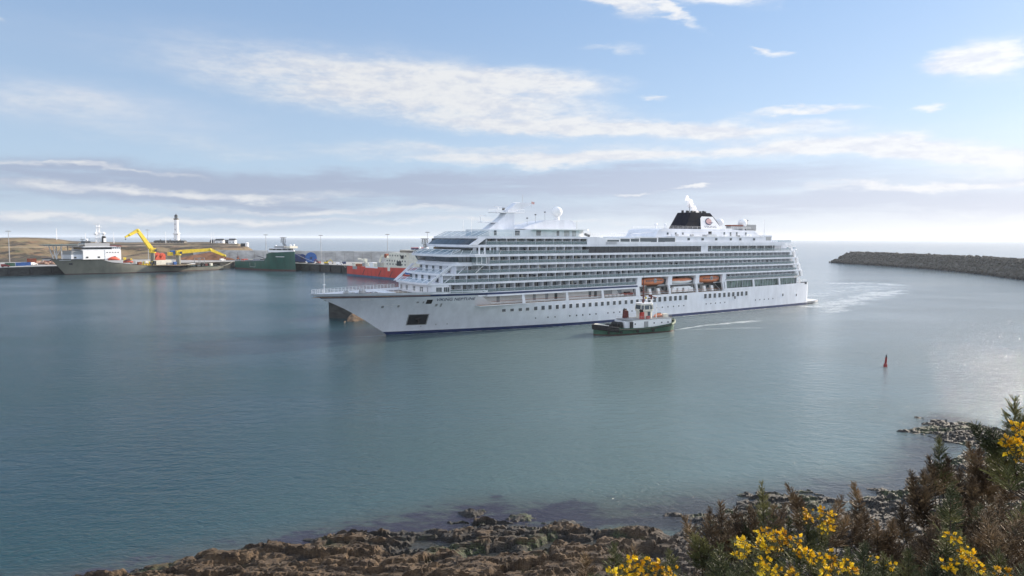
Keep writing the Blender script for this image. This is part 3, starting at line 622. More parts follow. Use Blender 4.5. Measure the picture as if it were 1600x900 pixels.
# ------------------------------------------------------------------ lighthouse and buildings on the headland
def lathe(b, prof, m, n=20, c=(0,0)):
    for (r0_, z0), (r1, z1) in zip(prof, prof[1:]): b.tube((c[0], c[1], z0), (c[0], c[1], z1), max(r0_, .001), m, max(r1, .001), n=n, cap=False)
def lighthouse():
    t = thing('lighthouse', 'tall white round lighthouse standing on the grassy headland', 'lighthouse', (-490, 1000, 19.5))
    b = MB(); lathe(b, [(4.6,0),(4.5,1),(4.0,6),(3.7,13)], 'white2'); b.build('lower_tower', t, True)
    b = MB(); lathe(b, [(3.7,13),(4.9,13.6),(4.9,15.2),(4.0,15.2)], 'white2'); b.build('gallery_ring', t, True)
    b = MB(); lathe(b, [(3.3,15.2),(3.0,24),(2.7,34.5)], 'white2'); b.build('upper_tower', t, True)
    b = MB(); lathe(b, [(2.7,34.5),(3.7,35.2),(3.7,36.3),(2.4,36.3)], 'stone'); o = b.build('balcony', t, True)
    b = MB(); lathe(b, [(2.2,36.3),(2.2,39.6)], 'glass2', 12); 
    b.build('lantern_room', t)
    b = MB(); lathe(b, [(2.5,39.6),(2.2,40.6),(1.2,41.8),(.3,42.4),(.3,43.2),(.0,43.5)], 'dark', 14); b.build('lantern_roof', t, True)
    for z, a in ((6,-1.7),(20,-1.7),(28,-1.7)):
        b = MB(); r = 4.0 if z < 10 else 3.1; b.box((r*math.cos(a), r*math.sin(a), z), (.9, .5, 1.5), 'glass2', rz=a+1.57); b.build('window', t)
    # keepers' buildings
    for x, y, w, d, h, m, lab in ((-492,985,44,8,3.2,'stone','long low dark stone building at the foot of the lighthouse'),):
        t = thing('stone_building', lab, 'building', (x, y, 19.3))
        b = MB(); b.box((0,0,h/2), (w, d, h), m); b.build('wall', t)
        b = MB(); b.side([(-w/2-.4,h),(w/2+.4,h),(w/2-2,h+1.5),(-w/2+2,h+1.5)], -d/2-.3, d/2+.3, 'slate'); b.build('roof', t)
        for i in range(9):
            c = MB(); c.box((-w/2+3+i*4.6, -d/2-.05, 1.7), (1.3, .2, 1.4), 'winG'); c.build('window', t)
        for i in range(3):
            c = MB(); c.box((-14+i*14, 0, h+2.1), (1.2, 1, 1.8), 'stone'); c.build('chimney', t)
    for x, y, w, h, m, lab in ((-412,965,11,4.2,'white2','white cottage with dark gable roof, left of the two beside the lighthouse'),(-393,962,9,4.6,'white2','white cottage with dark gable roof, right one nearer the headland end'),
                               (-424,972,8,3.2,'slate','small dark shed left of the white cottages on the headland'),(-405,975,7,3.0,'slate','small dark shed between the two white cottages')):
        t = thing('cottage' if m == 'white2' else 'shed', lab, 'house' if m == 'white2' else 'shed', (x, y, 20))
        b = MB(); b.box((0,0,h/2), (w, 7, h), m); b.build('wall', t)
        b = MB(); b.add([(-w/2,-3.8,h),(w/2,-3.8,h),(w/2,3.8,h),(-w/2,3.8,h),(-w/2,0,h+2.4),(w/2,0,h+2.4)], [(0,1,5,4),(2,3,4,5),(0,4,3),(1,2,5),(0,3,2,1)], 'slate'); b.build('roof', t)
        if m == 'white2':
            for i in (-1, 1):
                b = MB(); b.box((i*w*.25, -3.55, 1.9), (1.1,.2,1.3), 'winG'); b.build('window', t)
    t = thing('harbour_beacon', 'small white round beacon hut with dark shed on the headland tip', 'beacon', (-338, 872, 17.2))
    b = MB(); lathe(b, [(2.3,0),(2.1,4.2),(2.4,4.4),(2.4,4.9),(0,5.6)], 'white2', 14); b.build('tower', t, True)
    b = MB(); b.box((-5, 0, 1.9), (4.5, 4, 4.2), 'dark'); b.build('hut', t)
lighthouse()

def mast(x, y, z0, z1, r, crown, lab, grp=None):
    t = thing('light_mast' if crown else 'white_pole', lab, 'mast' if crown else 'pole', (x, y, z0), group=grp)
    h = z1-z0; b = MB(); b.tube((0,0,0), (0,0,h), r, 'metal' if crown else 'white2', r*.5, n=8); b.build('pole', t, True)
    if crown:
        b = MB(); b.tube((0,0,h-.4), (0,0,h-.1), r*3.5, 'metal', n=12)
        b.build('crown_ring', t)
        for i in range(6):
            c = MB(); a = i*math.pi/3; c.box((1.5*math.cos(a)*r/.35, 1.5*math.sin(a)*r/.35, h-.5), (.8,.6,.35), 'dark', rz=a); c.build('floodlight', t)
def at_px(x, Y): return (x-800)/FPX*Y
for x, Y, z0, z1, lab in ((15,565,QZ,33.8,'tallest floodlight mast, on the quay at the far left edge'),(232,700,QZ,36.5,'floodlight mast behind the raised yellow crane'),(416,650,QZ,31.8,'floodlight mast rising over the green ship'),
    (501.6,645,QZ,31.5,'floodlight mast beside the blue cable reels'),(605.6,620,QZ,32.5,'floodlight mast behind the red ship'),(668,600,QZ,34.4,'floodlight mast just left of the cruise ship bridge')):
    mast(at_px(x, Y), Y, z0, z1, .36, True, lab)
for x, Y, z0, z1, lab in ((90,800,24,38.5,'white pole on the hilltop behind the grey ship bow'),(135,900,20,34,'thin white pole on the headland behind the grey ship bridge'),(179,900,20,35,'thin white pole on the headland left of the raised crane'),
    (260,960,20,36.5,'thin white pole just left of the lighthouse'),(331,940,20,36,'thin white pole above the cottages, left one of a close pair'),(335,945,20,36,'thin white pole above the cottages, right one of a close pair')):
    mast(at_px(x, Y), Y, z0, z1, .45, False, lab)

# quay clutter
def container(x, y, z, rz, m, lab):
    t = thing('shipping_container', lab, 'container', (x, y, z), rz)
    b = MB(); n = 14; L_, w, h = 6.1, 2.44, 2.6
    b.box((0,0,h/2), (L_-.2, w-.1, h-.1), m)
    for i in range(n):
        for sgn in (-1, 1): b.box((-L_/2+.4+i*(L_-.8)/(n-1), sgn*w/2, h/2), (.22, .08, h-.3), m)
    b.build('body', t)
    b = MB()
    for sx in (-1, 1):
        for sy in (-1, 1): b.box((sx*(L_/2-.08), sy*(w/2-.05), h/2), (.2,.2,h), m)
        b.box((0, sx*(w/2), .08), (L_, .15, .16), m); b.box((0, sx*(w/2), h-.08), (L_, .15, .16), m)
    b.build('corner_frame', t)
    b = MB()
    for i in (-.8,-.3,.3,.8): b.tube((L_/2+.06, i, .1), (L_/2+.06, i, h-.1), .03, 'metal', n=5)
    b.build('door_bars', t)
for x, Y, z, rz, m, lab in ((20,528,QZ,.75,'blue','blue container on the quay below the tallest mast'),(29,534,QZ,.75,'blue','blue container next to the rust red stack on the quay'),
      (38,541,QZ,.75,'rust','rust red container, bottom of the stack of two'),(38.3,541,QZ+2.65,.75,'rust','rust red container, top of the stack of two'),
      (66,566,QZ,.9,'maroon','dark maroon container standing alone behind the grey ship bow'),(3,520,QZ,.8,'tuggreen','green container on the quay at the left edge of the picture')):
    container(at_px(x, Y), Y+8, z, rz, m, lab)
# broken stone along the quay
MT['rubble'] = mat('pink_rubble', (.42,.26,.19), .9, var=.5, vscale=.5)
b = MB()
for i in range(300):
    x = rng.uniform(48, 96); Y = 572+rng.normal()*6; r = rng.uniform(.5, 1.6)
    b.box((at_px(x, Y), Y, QZ+rng.uniform(.2, 1.6)), (r*1.6, r, r), 'rubble', rz=rng.uniform(0, 3), rx=rng.uniform(0, 1))
o = b.build('rubble_pile'); tag(o, 'pile of broken pinkish stone on the quay by the grey ship bow', 'rubble', kind='stuff')
def reel(x, y, rz, lab, R=4.6, w=4.5, m='blue'):
    t = thing('cable_reel', lab, 'cable reel', (x, y, QZ), rz)
    for s_ in (-1, 1):
        b = MB(); n = 28; zc = R
        b.tube((0, s_*w/2-.15, zc), (0, s_*w/2+.15, zc), R, m, n=n)
        for i in range(10):
            a = i*math.pi/5; b.box((R*.5*math.cos(a), s_*(w/2+.25), zc+R*.5*math.sin(a)), (R*.95, .18, .3), m, ry=-a)
        b.build('flange', t)
    b = MB(); b.tube((0, -w/2, zc), (0, w/2, zc), R*.86, 'blue2', n=24); b.build('cable_winding', t)
    b = MB(); b.tube((0, -w/2-.5, zc), (0, w/2+.5, zc), .8, 'dark', n=14); b.build('hub', t)
    b = MB()
    for s_ in (-1, 1): b.side([(-3.4,0),(3.4,0),(2.2,1.2),(-2.2,1.2)], s_*w/2-.3, s_*w/2+.3, 'dark')
    b.build('cradle', t)
MT['blue2'] = mat('blue_cable', (.06,.17,.42), .6, var=.3, vscale=.8, stretch=(1,6,1))
MT['blue3'] = mat('deep_blue_paint', (.02,.04,.16), .5, var=.3, vscale=.6)
reel(at_px(486, 608), 608, .30, 'largest blue cable reel on the quay, nearest of the row', 4.9, 6.5)
for i, (x, Y) in enumerate(((472,620),(465,628),(459,636))):
    reel(at_px(x, Y), Y, .30, ['deep blue cable reel directly behind the largest one','deep blue cable reel between the green ship and the reel behind the largest','farthest deep blue cable reel, mostly behind the green ship'][i], 4.0, 3.6, 'blue3')
# forklift-like yellow plant and pallets on the apron
def excavator(x, y, rz, m, lab):
    t = thing('excavator', lab, 'excavator', (x, y, QZ), rz)
    b = MB()
    for s_ in (-1, 1): b.side([(-2,.1),(-1.6,0),(1.6,0),(2,.3),(1.7,.9),(-1.7,.9)], s_*1.1-.3, s_*1.1+.3, 'black')
    b.build('tracks', t)
    b = MB(); b.box((-.5,0,1.7), (3.2,2.4,1.2), m); b.build('body', t, bevel=.1)
    b = MB(); b.box((.6,.6,2.6), (1.3,1.1,1.5), 'glass2'); b.build('cab', t, bevel=.08)
    b = MB(); b.box((2.2,-.2,3.2), (3.6,.4,.5), m, ry=-.6); b.box((4.4,-.2,2.9), (2.6,.3,.4), m, ry=.9); b.build('arm', t)
    b = MB(); b.side([(4.9,1.6),(5.7,1.5),(5.5,.6),(4.7,.5)], -.8, .4, 'dark'); b.build('bucket', t)
excavator(at_px(510,585), 585, .4, 'yellow', 'small yellow excavator on the apron right of the cable reels')
excavator(at_px(497,590), 590, 2.6, 'red', 'red excavator close beside the largest cable reel')
excavator(at_px(372,685), 685, 2.0, 'orange', 'orange excavator at the foot of the earth heap')

def van(x, Y, rz, m, lab, L_=5.4):
    t = thing('parked_van', lab, 'van', (at_px(x, Y), Y, QZ), rz)
    b = MB(); b.side([(-L_/2,.45),(L_/2,.45),(L_/2,1.2),(L_/2-.9,1.35),(L_/2-1.6,2.25),(-L_/2,2.3)], -1, 1, m); b.build('body', t, bevel=.08)
    b = MB(); b.side([(L_/2-1.0,1.42),(L_/2-1.65,2.15),(L_/2-2.5,2.15),(L_/2-2.5,1.42)], -1.03, 1.03, 'glass2'); b.build('window', t)
    for sx in (-1, 1):
        for sy in (-1, 1): b = MB(); b.tube((sx*L_*.31, sy*.82, .38), (sx*L_*.31, sy*1.04, .38), .38, 'black', n=12); b.build('wheel', t)
van(530, 575, .3, 'white2', 'white van on the apron between the excavators and the red ship stern')
van(537, 590, 2.2, 'navy', 'dark blue van beside the white one on the apron')
van(348, 660, 1.0, 'white2', 'white van at the foot of the orange earth heap')
van(8, 512, .8, 'red', 'red van on the quay at the far left edge')
van(52, 548, 1.2, 'white2', 'white van on the quay between the containers and the pinkish stone pile')
def shed(x, Y, w, d, h, m, lab):
    t = thing('quay_shed', lab, 'shed', (at_px(x, Y), Y, QZ), .5)
    b = MB(); b.box((0,0,h/2), (w,d,h), m); b.build('wall', t)
    b = MB(); b.side([(-w/2-.3,h),(w/2+.3,h),(w/2+.3,h+.3),(0,h+1.2),(-w/2-.3,h+.3)], -d/2-.3, d/2+.3, 'slate'); b.build('roof', t)
    b = MB(); b.box((-w/4,-d/2-.06,h*.42), (w*.3,.12,h*.8), 'metal'); b.build('door', t); b = MB(); b.box((w/4,-d/2-.06,h*.6), (1.2,.12,1), 'glass2'); b.build('window', t)
shed(455, 640, 9, 6, 4, 'cream', 'cream shed on the quay behind the green ship bow')
shed(75, 600, 8, 5, 3.4, 'metal', 'grey shed on the quay behind the grey ship helideck')
def rope(a, c, lab):
    b = MB(); a = Vector(a); c = Vector(c); pts = []
    for i in range(9): t = i/8; q = a.lerp(c, t); q.z -= 4*t*(1-t)*1.2; pts.append(tuple(q))
    b.path(pts, .09, 'cream', 5); o = b.build('mooring_rope'); tag(o, lab, 'rope')
rope((-351,512,11.2), (-368,512,6.4), 'mooring rope running from the grey ship bow to the quay')
rope((-263,612,3.2), (-262,640,6.3), 'mooring rope at the stern of the grey ship')
rope((-186,588,15), (-160,583,6.3), 'mooring rope running from the green ship bow to the quay')
rope((-130,535,6.5), (-140,568,6.3), 'mooring rope at the red ship stern')

# ------------------------------------------------------------------ hull lofting
def hull(parent, name, L_, HB, rake, z_keel, bands, sheer, entr, wl_entr, n_exp=1.9, stern=.8, stern_len=18, transom_rake=0., s_list=None, cut=None, nexp_wl=1.6, camber=None):
    """bands: [(z or fraction, material)...] upward; sheer(s): deck height; rake(z): stem x at height z. x aft, port -y."""
    def half(s, z):
        zt = max(sheer(s), .1); f = max(0, min(1, z/zt)); x0 = rake(z); le = wl_entr+(entr-wl_entr)*f; ex = nexp_wl+(n_exp-nexp_wl)*f
        u = (s-x0)/le
        if u <= 0: return 0.
        w = HB*(1-(1-min(1, u))**ex)
        end = L_-s
        if end < stern_len: w *= stern+(1-stern)*(1-(1-max(0, end)/stern_len)**2)
        if z < 0: w *= .93
        return w
    return half
def skin_hull(b, half, S, Z, rake, sheer, L_, mats, smin, topcut=None):
    # S: station fractions, Z: function(s)->list of heights;  mats: material per strip
    cols = []
    for f in S:
        ring = []
        for k, z in enumerate(Z(f)):
            x0 = rake(z); s = x0+(L_-x0)*f; ring.append((s, half(s, z), z))
        cols.append(ring)
    for sg in (-1, 1):
        for i in range(len(cols)-1):
            for k in range(len(cols[0])-1):
                a, c = cols[i], cols[i+1]
                if topcut and topcut(.5*(a[k][0]+c[k][0]), .5*(a[k][2]+a[k+1][2])): continue
                b.add([(a[k][0], sg*a[k][1], a[k][2]), (c[k][0], sg*c[k][1], c[k][2]), (c[k+1][0], sg*c[k+1][1], c[k+1][2]), (a[k+1][0], sg*a[k+1][1], a[k+1][2])], [(0,1,2,3)], mats[k])
    return cols

# ------------------------------------------------------------------ cruise ship
HBM = 14.4; SL = 199.5
def hbd(s): u = min(1, max(0, (s+23.4)/55)); return HBM*(1-(1-u)**1.8)
def outline(sf, sa, a=1.6, inset=0., hbmax=99., aft_r=2.0, n=9, fr=None):
    """plan polygon of a deck: curved front at sf, hull-following sides, rounded aft end at sa (y = starboard +)."""
    top = []; hb0 = min(hbmax, hbd(sf+a))-inset
    for i in range(n+1):
        t = math.pi/2*i/n; top.append((sf+a*(1-math.cos(t)), hb0*math.sin(t)))
    s = sf+a+2.5
    while s < min(34, sa-aft_r): top.append((s, min(hbmax, hbd(s))-inset)); s += 3
    hb1 = min(hbmax, hbd(sa))-inset
    for i in range(5):
        t = math.pi/2*i/4; top.append((sa-aft_r+aft_r*math.sin(t), hb1-aft_r+aft_r*math.cos(t)))
    return top+[(x, -y) for x, y in top[::-1] if y > 1e-6]
def edge_pts(poly):   # port edge front to aft
    return poly
def cruise():
    ox, oy = BOW
    R = thing('cruise_ship', 'huge white cruise ship with rows of balconies and a dark funnel, entering the harbour', 'cruise ship', (ox, oy, 0), SHIP_RZ)
    def rake(z): return float(np.interp(z, [-3, 0, 5.2, 8.3, 11.1, 13.4], [1.5, 0, -7.6, -12.7, -18.4, -23.6]))
    def sheer(s): return 13.4
    def half(s, z):
        x0 = rake(z); f = min(1, max(0, z/12.5)); le = 78+(55-78)*f; ex = 1.55+.25*f; u = (s-x0)/le
        if u <= 0: return 0.
        w = HBM*(1-(1-min(1, u))**ex)
        e = SL-s
        if e < 26: w -= 1.0*(1-max(0, e)/26)**2
        if e < 2.2: w -= 1.5*(1-max(0, e)/2.2)**2.2
        return w
    hull_half[0] = half
    mats = ['navy', 'navy', 'white', 'white', 'white', 'white', 'white', 'white', 'navy', 'white']
    zl = [-3, -.6, .95, 3, 5, 7, 8.7, 10.4, 11.9, 12.55, 13.35]
    def Z(f): return zl
    S = [0, .004, .012, .025, .04, .06, .08, .1, .12, .14, .16, .18, .2, .215, .228, .24, .26, .29, .32, .36, .4, .5, .6, .7, .8, .86, .9, .94, .97, .985, .9895, .992, .9945, .997, .999, 1.0]
    b = MB(); cols = skin_hull(b, half, S, Z, rake, sheer, SL, mats, 0, topcut=lambda s, z: (z > 8.7 and s > 24.5))
    # transom
    c = cols[-1]; b.add([(SL, c[k][1], c[k][2]) for k in range(7)]+[(SL, -c[k][1], c[k][2]) for k in range(6, -1, -1)], [tuple(range(14))], 'white')
    b.build('hull', R, smooth=True)
    # slanted end of the bow plating over the promenade, on both sides
    b = MB()
    for sg in (-1, 1):
        y = lambda s, z: sg*(min(HBM, half(s, z))+.01)
        for (z0, z1, m) in ((8.7, 11.9, 'white'), (11.9, 12.55, 'navy'), (12.55, 13.35, 'white')):
            sa = 29.5-(z0-8.7)*1.5; sb = 29.5-(z1-8.7)*1.5
            if z0 > 11: sa = sb = 27
            b.add([(22, y(22, z0), z0), (sa, y(sa, z0), z0), (sb, y(sb, z1), z1), (22, y(22, z1), z1)], [(0,1,2,3)], m)
    b.build('bow_plating', R)
    # decks inside the bow
    b = MB(); P = [(s, half(s, 12.5)-.15) for s in np.linspace(-22.6, 9, 16)]
    P = P+[(x, -y) for x, y in P[::-1]]
    b.prism(P, 12.2, 12.35, 'teak'); b.build('bow_deck', R)
    # bow rail
    b = MB()
    for sg in (-1, 1):
        ps = [(s, sg*(half(s, 13.3)-.1)) for s in np.linspace(-22.8, 7.5, 24)]
        for (x, y) in ps: b.tube((x, y, 13.3), (x, y, 14.5), .05, 'white2', n=4)
        for z in (13.7, 14.1, 14.5): b.path([(x, y, z) for x, y in ps], .035, 'white2', 4)
    b.build('bow_rail', R)
    b = MB(); b.tube((-19.2,0,12.3), (-19.2,0,16), .2, 'white2', .12, n=8); b.tube((-19.2,0,16), (-19.2,0,19.2), .07, 'white2', .03, n=6); b.box((-19.2,0,15.8), (.6,.9,.12), 'white2'); b.build('foremast', R)
    # bow deck machinery
    for x, y in ((-12,-2.3),(-12,2.3),(-6,-4.5),(-6,4.5)):
        b = MB(); b.tube((x,y-.9,13), (x,y+.9,13), .55, 'metal', n=12); b.box((x,y,12.5), (1.6,2.2,.5), 'metal'); b.tube((x,y-1,13), (x,y-1.15,13), .75, 'metal', n=12); b.build('winch', R)
    b = MB(); b.prism([(-3,-4),(1,-4.5),(1,4.5),(-3,4)], 12.3, 13.1, 'white'); b.build('deck_hatch', R)
    # ---------------- superstructure plates (white fascias)
    lv = [(15.25, 15.85, 7.0, 193.0), (18.0, 18.6, 10.9, 191.2), (20.8, 21.4, 14.9, 189.5), (23.6, 24.3, 13.2, 187.2), (26.5, 27.2, 19.3, 181), (29.1, 29.75, 22.0, 72.5)]
    for i, (z0, z1, sf, sa) in enumerate(lv):
        b = MB(); b.prism(outline(sf, sa), z0, z1, 'white', 'deckgreen' if i > 3 else 'white'); b.build('deck_plate', R)
    # deck with thin stripe above the promenade
    b = MB()
    pts = [(s, min(HBM, half(s, 12))+.06) for s in (26.9, 32, 40, 60, 90.5)]
    for sg in (-1, 1):
        for z0, z1, m in ((11.35, 11.9, 'white'), (11.9, 12.55, 'navy'), (12.55, 12.8, 'white')):
            b.loft([(x, sg*y, z0) for x, y in pts], [(x, sg*y, z1) for x, y in pts], m)
    b.prism([(24, -13.5), (24, 13.5), (90.5, 14.35), (90.5, -14.35)], 11.4, 12.6, 'white'); b.build('stripe_deck', R)
    b = MB()
    b.prism([(139.3, -14.3), (139.3, 14.3), (186, 14.3), (192.5, 12.6), (192.5, -12.6), (186, -14.3)], 12.45, 12.95, 'white'); 
    b.prism([(139.3, -14.42), (139.3, 14.42), (186, 14.42), (193.5, 12.9), (193.5, -12.9), (186, -14.42)], 12.95, 13.2, 'metal'); b.build('aft_deck_plate', R)
    b = MB(); b.prism([(24,-HBM+.05),(24,HBM-.05),(180,HBM-.05),(198.9,12.9),(198.9,-12.9),(180,-HBM+.05)], 8.45, 8.65, 'white', 'teak'); b.build('promenade_deck', R)
    # raised aft hull side (the sheer climbs towards the stern)
    b = MB()
    for sg in (-1, 1):
        pts = [(138, 8.7), (139.2, 9.5), (160, 9.6), (180, 9.75), (193, 9.9), (197.4, 9.9), (198, 9.9), (198.6, 9.9), (199.1, 9.9), (SL, 9.9)]
        b.loft([(x, sg*half(x, 8.6), 8.6) for x, z in pts], [(x, sg*half(x, 8.6), z) for x, z in pts], 'white')
    b.add([(SL, -11.9, 8.6), (SL, 11.9, 8.6), (SL, 11.9, 9.9), (SL, -11.9, 9.9)], [(0,1,2,3)], 'white')
    b.build('stern_bulwark', R)
    b = MB(); b.prism([(198.6, -12.6), (198.6, 12.6), (206, 12.3), (210.5, 11), (211.5, 8), (211.5, -8), (210.5, -11), (206, -12.3)], .45, 1.25, 'metal', 'white'); b.prism([(198.6, -12.2), (198.6, 12.2), (206, 11.4), (208.5, 8), (208.5, -8), (206, -11.4)], -.5, .45, 'navy'); b.build('stern_platform', R)
    # ---------------- inner walls
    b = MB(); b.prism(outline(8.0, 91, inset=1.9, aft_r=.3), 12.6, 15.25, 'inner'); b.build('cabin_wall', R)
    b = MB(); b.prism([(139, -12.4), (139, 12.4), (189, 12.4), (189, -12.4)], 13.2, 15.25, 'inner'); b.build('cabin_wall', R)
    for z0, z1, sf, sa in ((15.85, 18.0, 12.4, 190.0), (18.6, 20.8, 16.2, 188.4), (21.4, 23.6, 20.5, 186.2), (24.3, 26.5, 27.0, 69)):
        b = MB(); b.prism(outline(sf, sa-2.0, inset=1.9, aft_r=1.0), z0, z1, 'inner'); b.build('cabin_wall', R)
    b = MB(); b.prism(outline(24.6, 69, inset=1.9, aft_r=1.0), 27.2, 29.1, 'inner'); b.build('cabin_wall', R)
    # white closed fronts
    b = MB(); b.prism(outline(7.9, 14.6, inset=.25, aft_r=.3), 12.6, 15.25, 'white'); b.build('front_house', R)
    b = MB(); b.prism([(26.5,-10.6),(26.5,10.6),(90.6,12.0),(90.6,-12.0)], 8.65, 11.4, 'white2'); b.build('promenade_wall', R)
    b = MB(); b.prism([(91,-9.8),(91,9.8),(139,9.8),(139,-9.8)], 8.65, 15.25, 'inner'); b.build('boat_deck_wall', R)
    b = MB(); b.prism([(139.2,-12.6),(139.2,12.6),(190.5,12.6),(190.5,-12.6)], 9.0, 12.45, 'glass2'); b.build('promenade_window_wall', R)
    b = MB(); b.prism(outline(66.5, 126, inset=.35, aft_r=.3, a=.01), 24.3, 26.5, 'glass'); b.build('pool_deck_windows', R)
    b = MB()
    for i in range(28): b.box2(68.6+i*2.0, 68.68+i*2.0, -14.12, -14.03, 24.3, 26.5, 'dark')
    b.build('pool_window_mullion', R)
    b = MB(); b.prism([(124.6,-14.2),(124.6,14.2),(128.6,14.2),(128.6,-14.2)], 24.3, 26.5, 'white'); b.build('service_panel', R)
    b = MB(); b.prism([(128.6,-11.6),(128.6,11.6),(175,11.6),(175,-11.6)], 24.3, 26.5, 'glass2'); b.build('restaurant_windows', R)
    b = MB()
    for i in range(16):
        for sg in (-1, 1): b = MB(); b.box((130.5+i*2.95, sg*11.65, 25.4), (.35, .2, 2.2), 'inner'); b.build('window_pier', R)
    for sg in (-1, 1):
        for i in range(9): b = MB(); b.tube((131+i*5.6, sg*14.1, 24.3), (131+i*5.6, sg*14.1, 26.5), .12, 'white2', n=6); b.build('restaurant_post', R)
    b = MB()
    for sg in (-1, 1): b.loft([(129,sg*14.3,24.3),(183,sg*14.3,24.3)], [(129,sg*14.3,25.4),(183,sg*14.3,25.4)], 'rail')
    b.build('terrace_rail', R)
    # ---------------- balconies on the port side (and plain rails to starboard)
    rows = [(12.8, 15.25, 14.8, 89.6, 1.0), (13.2, 15.25, 140, 188.5, 1.0), (15.85, 18.0, 12.5, 187.6, 1.0), (18.6, 20.8, 16.6, 186.4, 1.0), (21.4, 23.6, 27.5, 184.6, 1.0), (24.3, 26.5, 31, 67.4, 1.0), (27.2, 29.1, 26.5, 66.5, 1.0)]
    doorm = MB(); doorm.box((0, 0, 0), (1, .12, 1), 'glass'); door0 = None
    bays = []
    for ri, (z0, z1, sa, sb, _) in enumerate(rows):
        s = sa
        while s < sb-1.2:
            p = 3.7 if s < 68 else 2.93
            bays.append((s, min(s+p, sb), z0, z1)); s += p
    bays.sort(key=lambda q: q[0])
    dm = bpy.data.meshes.new('balcony_door'); 
    t = MB(); t.box((0,0,0), (1,.14,1), 'glass'); t.box((-.02,-.08,0), (.05,.04,1), 'metal'); dproto = t.build('balcony_door', R)
    t = MB(); t.box((0,0,0), (.12,1.75,1), 'white'); vproto = t.build('balcony_divider', R)
    t = MB(); t.box((0,0,0), (1,.05,1), 'rail'); t.box((0,-.01,.52), (1,.09,.05), 'white2'); rproto = t.build('balcony_rail', R)
    sd, svv, sr, sch = MB(), MB(), MB(), MB()
    bpy.data.meshes.remove(dm)
    for k, (s0, s1, z0, z1) in enumerate(bays):
        w = s1-s0; hb = min(HBM, hbd(s0+.5*w)); h = z1-z0; hbl = min(HBM, hbd(s0)); ang = math.atan2(-(min(HBM, hbd(s1))-hbl), w)
        dw = w*.40; dx = s0+w*(.62 if k % 2 else .40) if w > 3.2 else s0+w*.60
        for (pm, loc, scl_, st, dim, mm) in ((dproto, (dx, -(hb-1.93), z0+h*.46), (dw, 1, h*.90), sd, None, 'glass'),
                                   (vproto, (s0+.06, -(hbl-1.05), (z0+z1)/2), (1, 1, h), svv, None, 'white'),
                                   (rproto, ((s0+s1)/2, -(hb-.12), z0+.55), (w*.97, 1, 1.0), sr, None, 'rail')):
            if k < 98:
                if k == 0: o = pm
                else: o = pm.copy(); COL.objects.link(o); o.parent = R
                o.location = loc; o.scale = scl_
                if pm is rproto: o.rotation_euler.z = ang
            else:
                base_d = {'glass': (1,.14,1), 'white': (.12,1.75,1), 'rail': (1,.05,1)}[mm]
                st.box(loc, (base_d[0]*scl_[0], base_d[1], base_d[2]*scl_[2]), mm)
                if mm == 'rail': st.box((loc[0], loc[1]-.01, loc[2]+.52), (scl_[0], .09, .05), 'white2')
        r_ = random.random()
        if r_ < .8: sch.box((s0+w*random.uniform(.25,.75), -(hb-.9), z0+.42), (.7,.6,.8), random.choice(['dark','dark','metal','navy']))
        if r_ > .3: sch.box((s0+w*random.uniform(.2,.4), -(hb-1.0), z0+.4), (.55,.55,.75), 'dark')
        if r_ > .72: sch.box((dx+dw*.2, -(hb-1.88), z0+h*.46), (dw*.45, .05, h*.86), random.choice(['inner','cream','metal']))
        if r_ > .93: sch.box((s0+w*.8, -(hb-.8), z0+.8), (.45,.4,1.5), 'cloth')
    for st, nm in ((sd, 'balcony_doors'), (svv, 'balcony_dividers'), (sr, 'balcony_rails'), (sch, 'balcony_furniture')):
        o = st.build(nm, R); o['kind'] = 'stuff'
    b = MB()
    for z0, z1, s0, s1, _ in rows:
        b.loft([(s0, min(HBM, hbd(s0))-.1, z0), (30, min(HBM, hbd(30))-.1, z0), (s1, HBM-.1, z0)] if s0 < 30 else [(s0, HBM-.1, z0), (s1, HBM-.1, z0)],
               [(s0, min(HBM, hbd(s0))-.1, z0+1.05), (30, min(HBM, hbd(30))-.1, z0+1.05), (s1, HBM-.1, z0+1.05)] if s0 < 30 else [(s0, HBM-.1, z0+1.05), (s1, HBM-.1, z0+1.05)], 'rail')
    b.build('starboard_rail', R)
    # ---------------- forward faces
    def along(poly, z):   # port-front half of an outline, starboard to port
        return [(x, y, z) for x, y in poly]
    def front_curve(sf, a, hb, n=40):
        return [(sf+a*(1-math.cos(t)), -hb*math.sin(t)) for t in np.linspace(-math.pi/2, math.pi/2, n)]
    def panes(name, sf_lo, sf_hi, a, z0, z1, n, m, sback, inset=0., gap=.12, out=.0):
        """window panes round the curved front and back along the sides to sback"""
        def poly(sf):
            hb = hbd(sf+a)-inset; c = front_curve(sf, a, hb, 25); e = [(s, -(hbd(s)-inset)) for s in np.linspace(sf+a+.6, sback, 4)]
            return [(x, -y) for x, y in e[::-1]]+c+e
        def samp(P, k):
            P = np.array(P); d = np.r_[0, np.cumsum(np.hypot(*np.diff(P, axis=0).T))]; t = np.linspace(0, d[-1], k)
            return np.stack([np.interp(t, d, P[:, 0]), np.interp(t, d, P[:, 1])], 1)
        lo, hi = samp(poly(sf_lo), n+1), samp(poly(sf_hi), n+1)
        for i in range(n):
            g = gap/2; A = lo[i]*(1-g)+lo[i+1]*g; B_ = lo[i]*g+lo[i+1]*(1-g); C_ = hi[i]*g+hi[i+1]*(1-g); D = hi[i]*(1-g)+hi[i+1]*g
            b = MB(); v = [(A[0], A[1], z0), (B_[0], B_[1], z0), (C_[0], C_[1], z1), (D[0], D[1], z1)]
            nn = (Vector(v[1])-Vector(v[0])).cross(Vector(v[3])-Vector(v[0])).normalized()*.07
            if nn.x > 0 and abs(v[0][1]) < 8: nn = -nn
            v2 = [tuple(Vector(q)+nn) for q in v]; v3 = [tuple(Vector(q)-nn) for q in v]
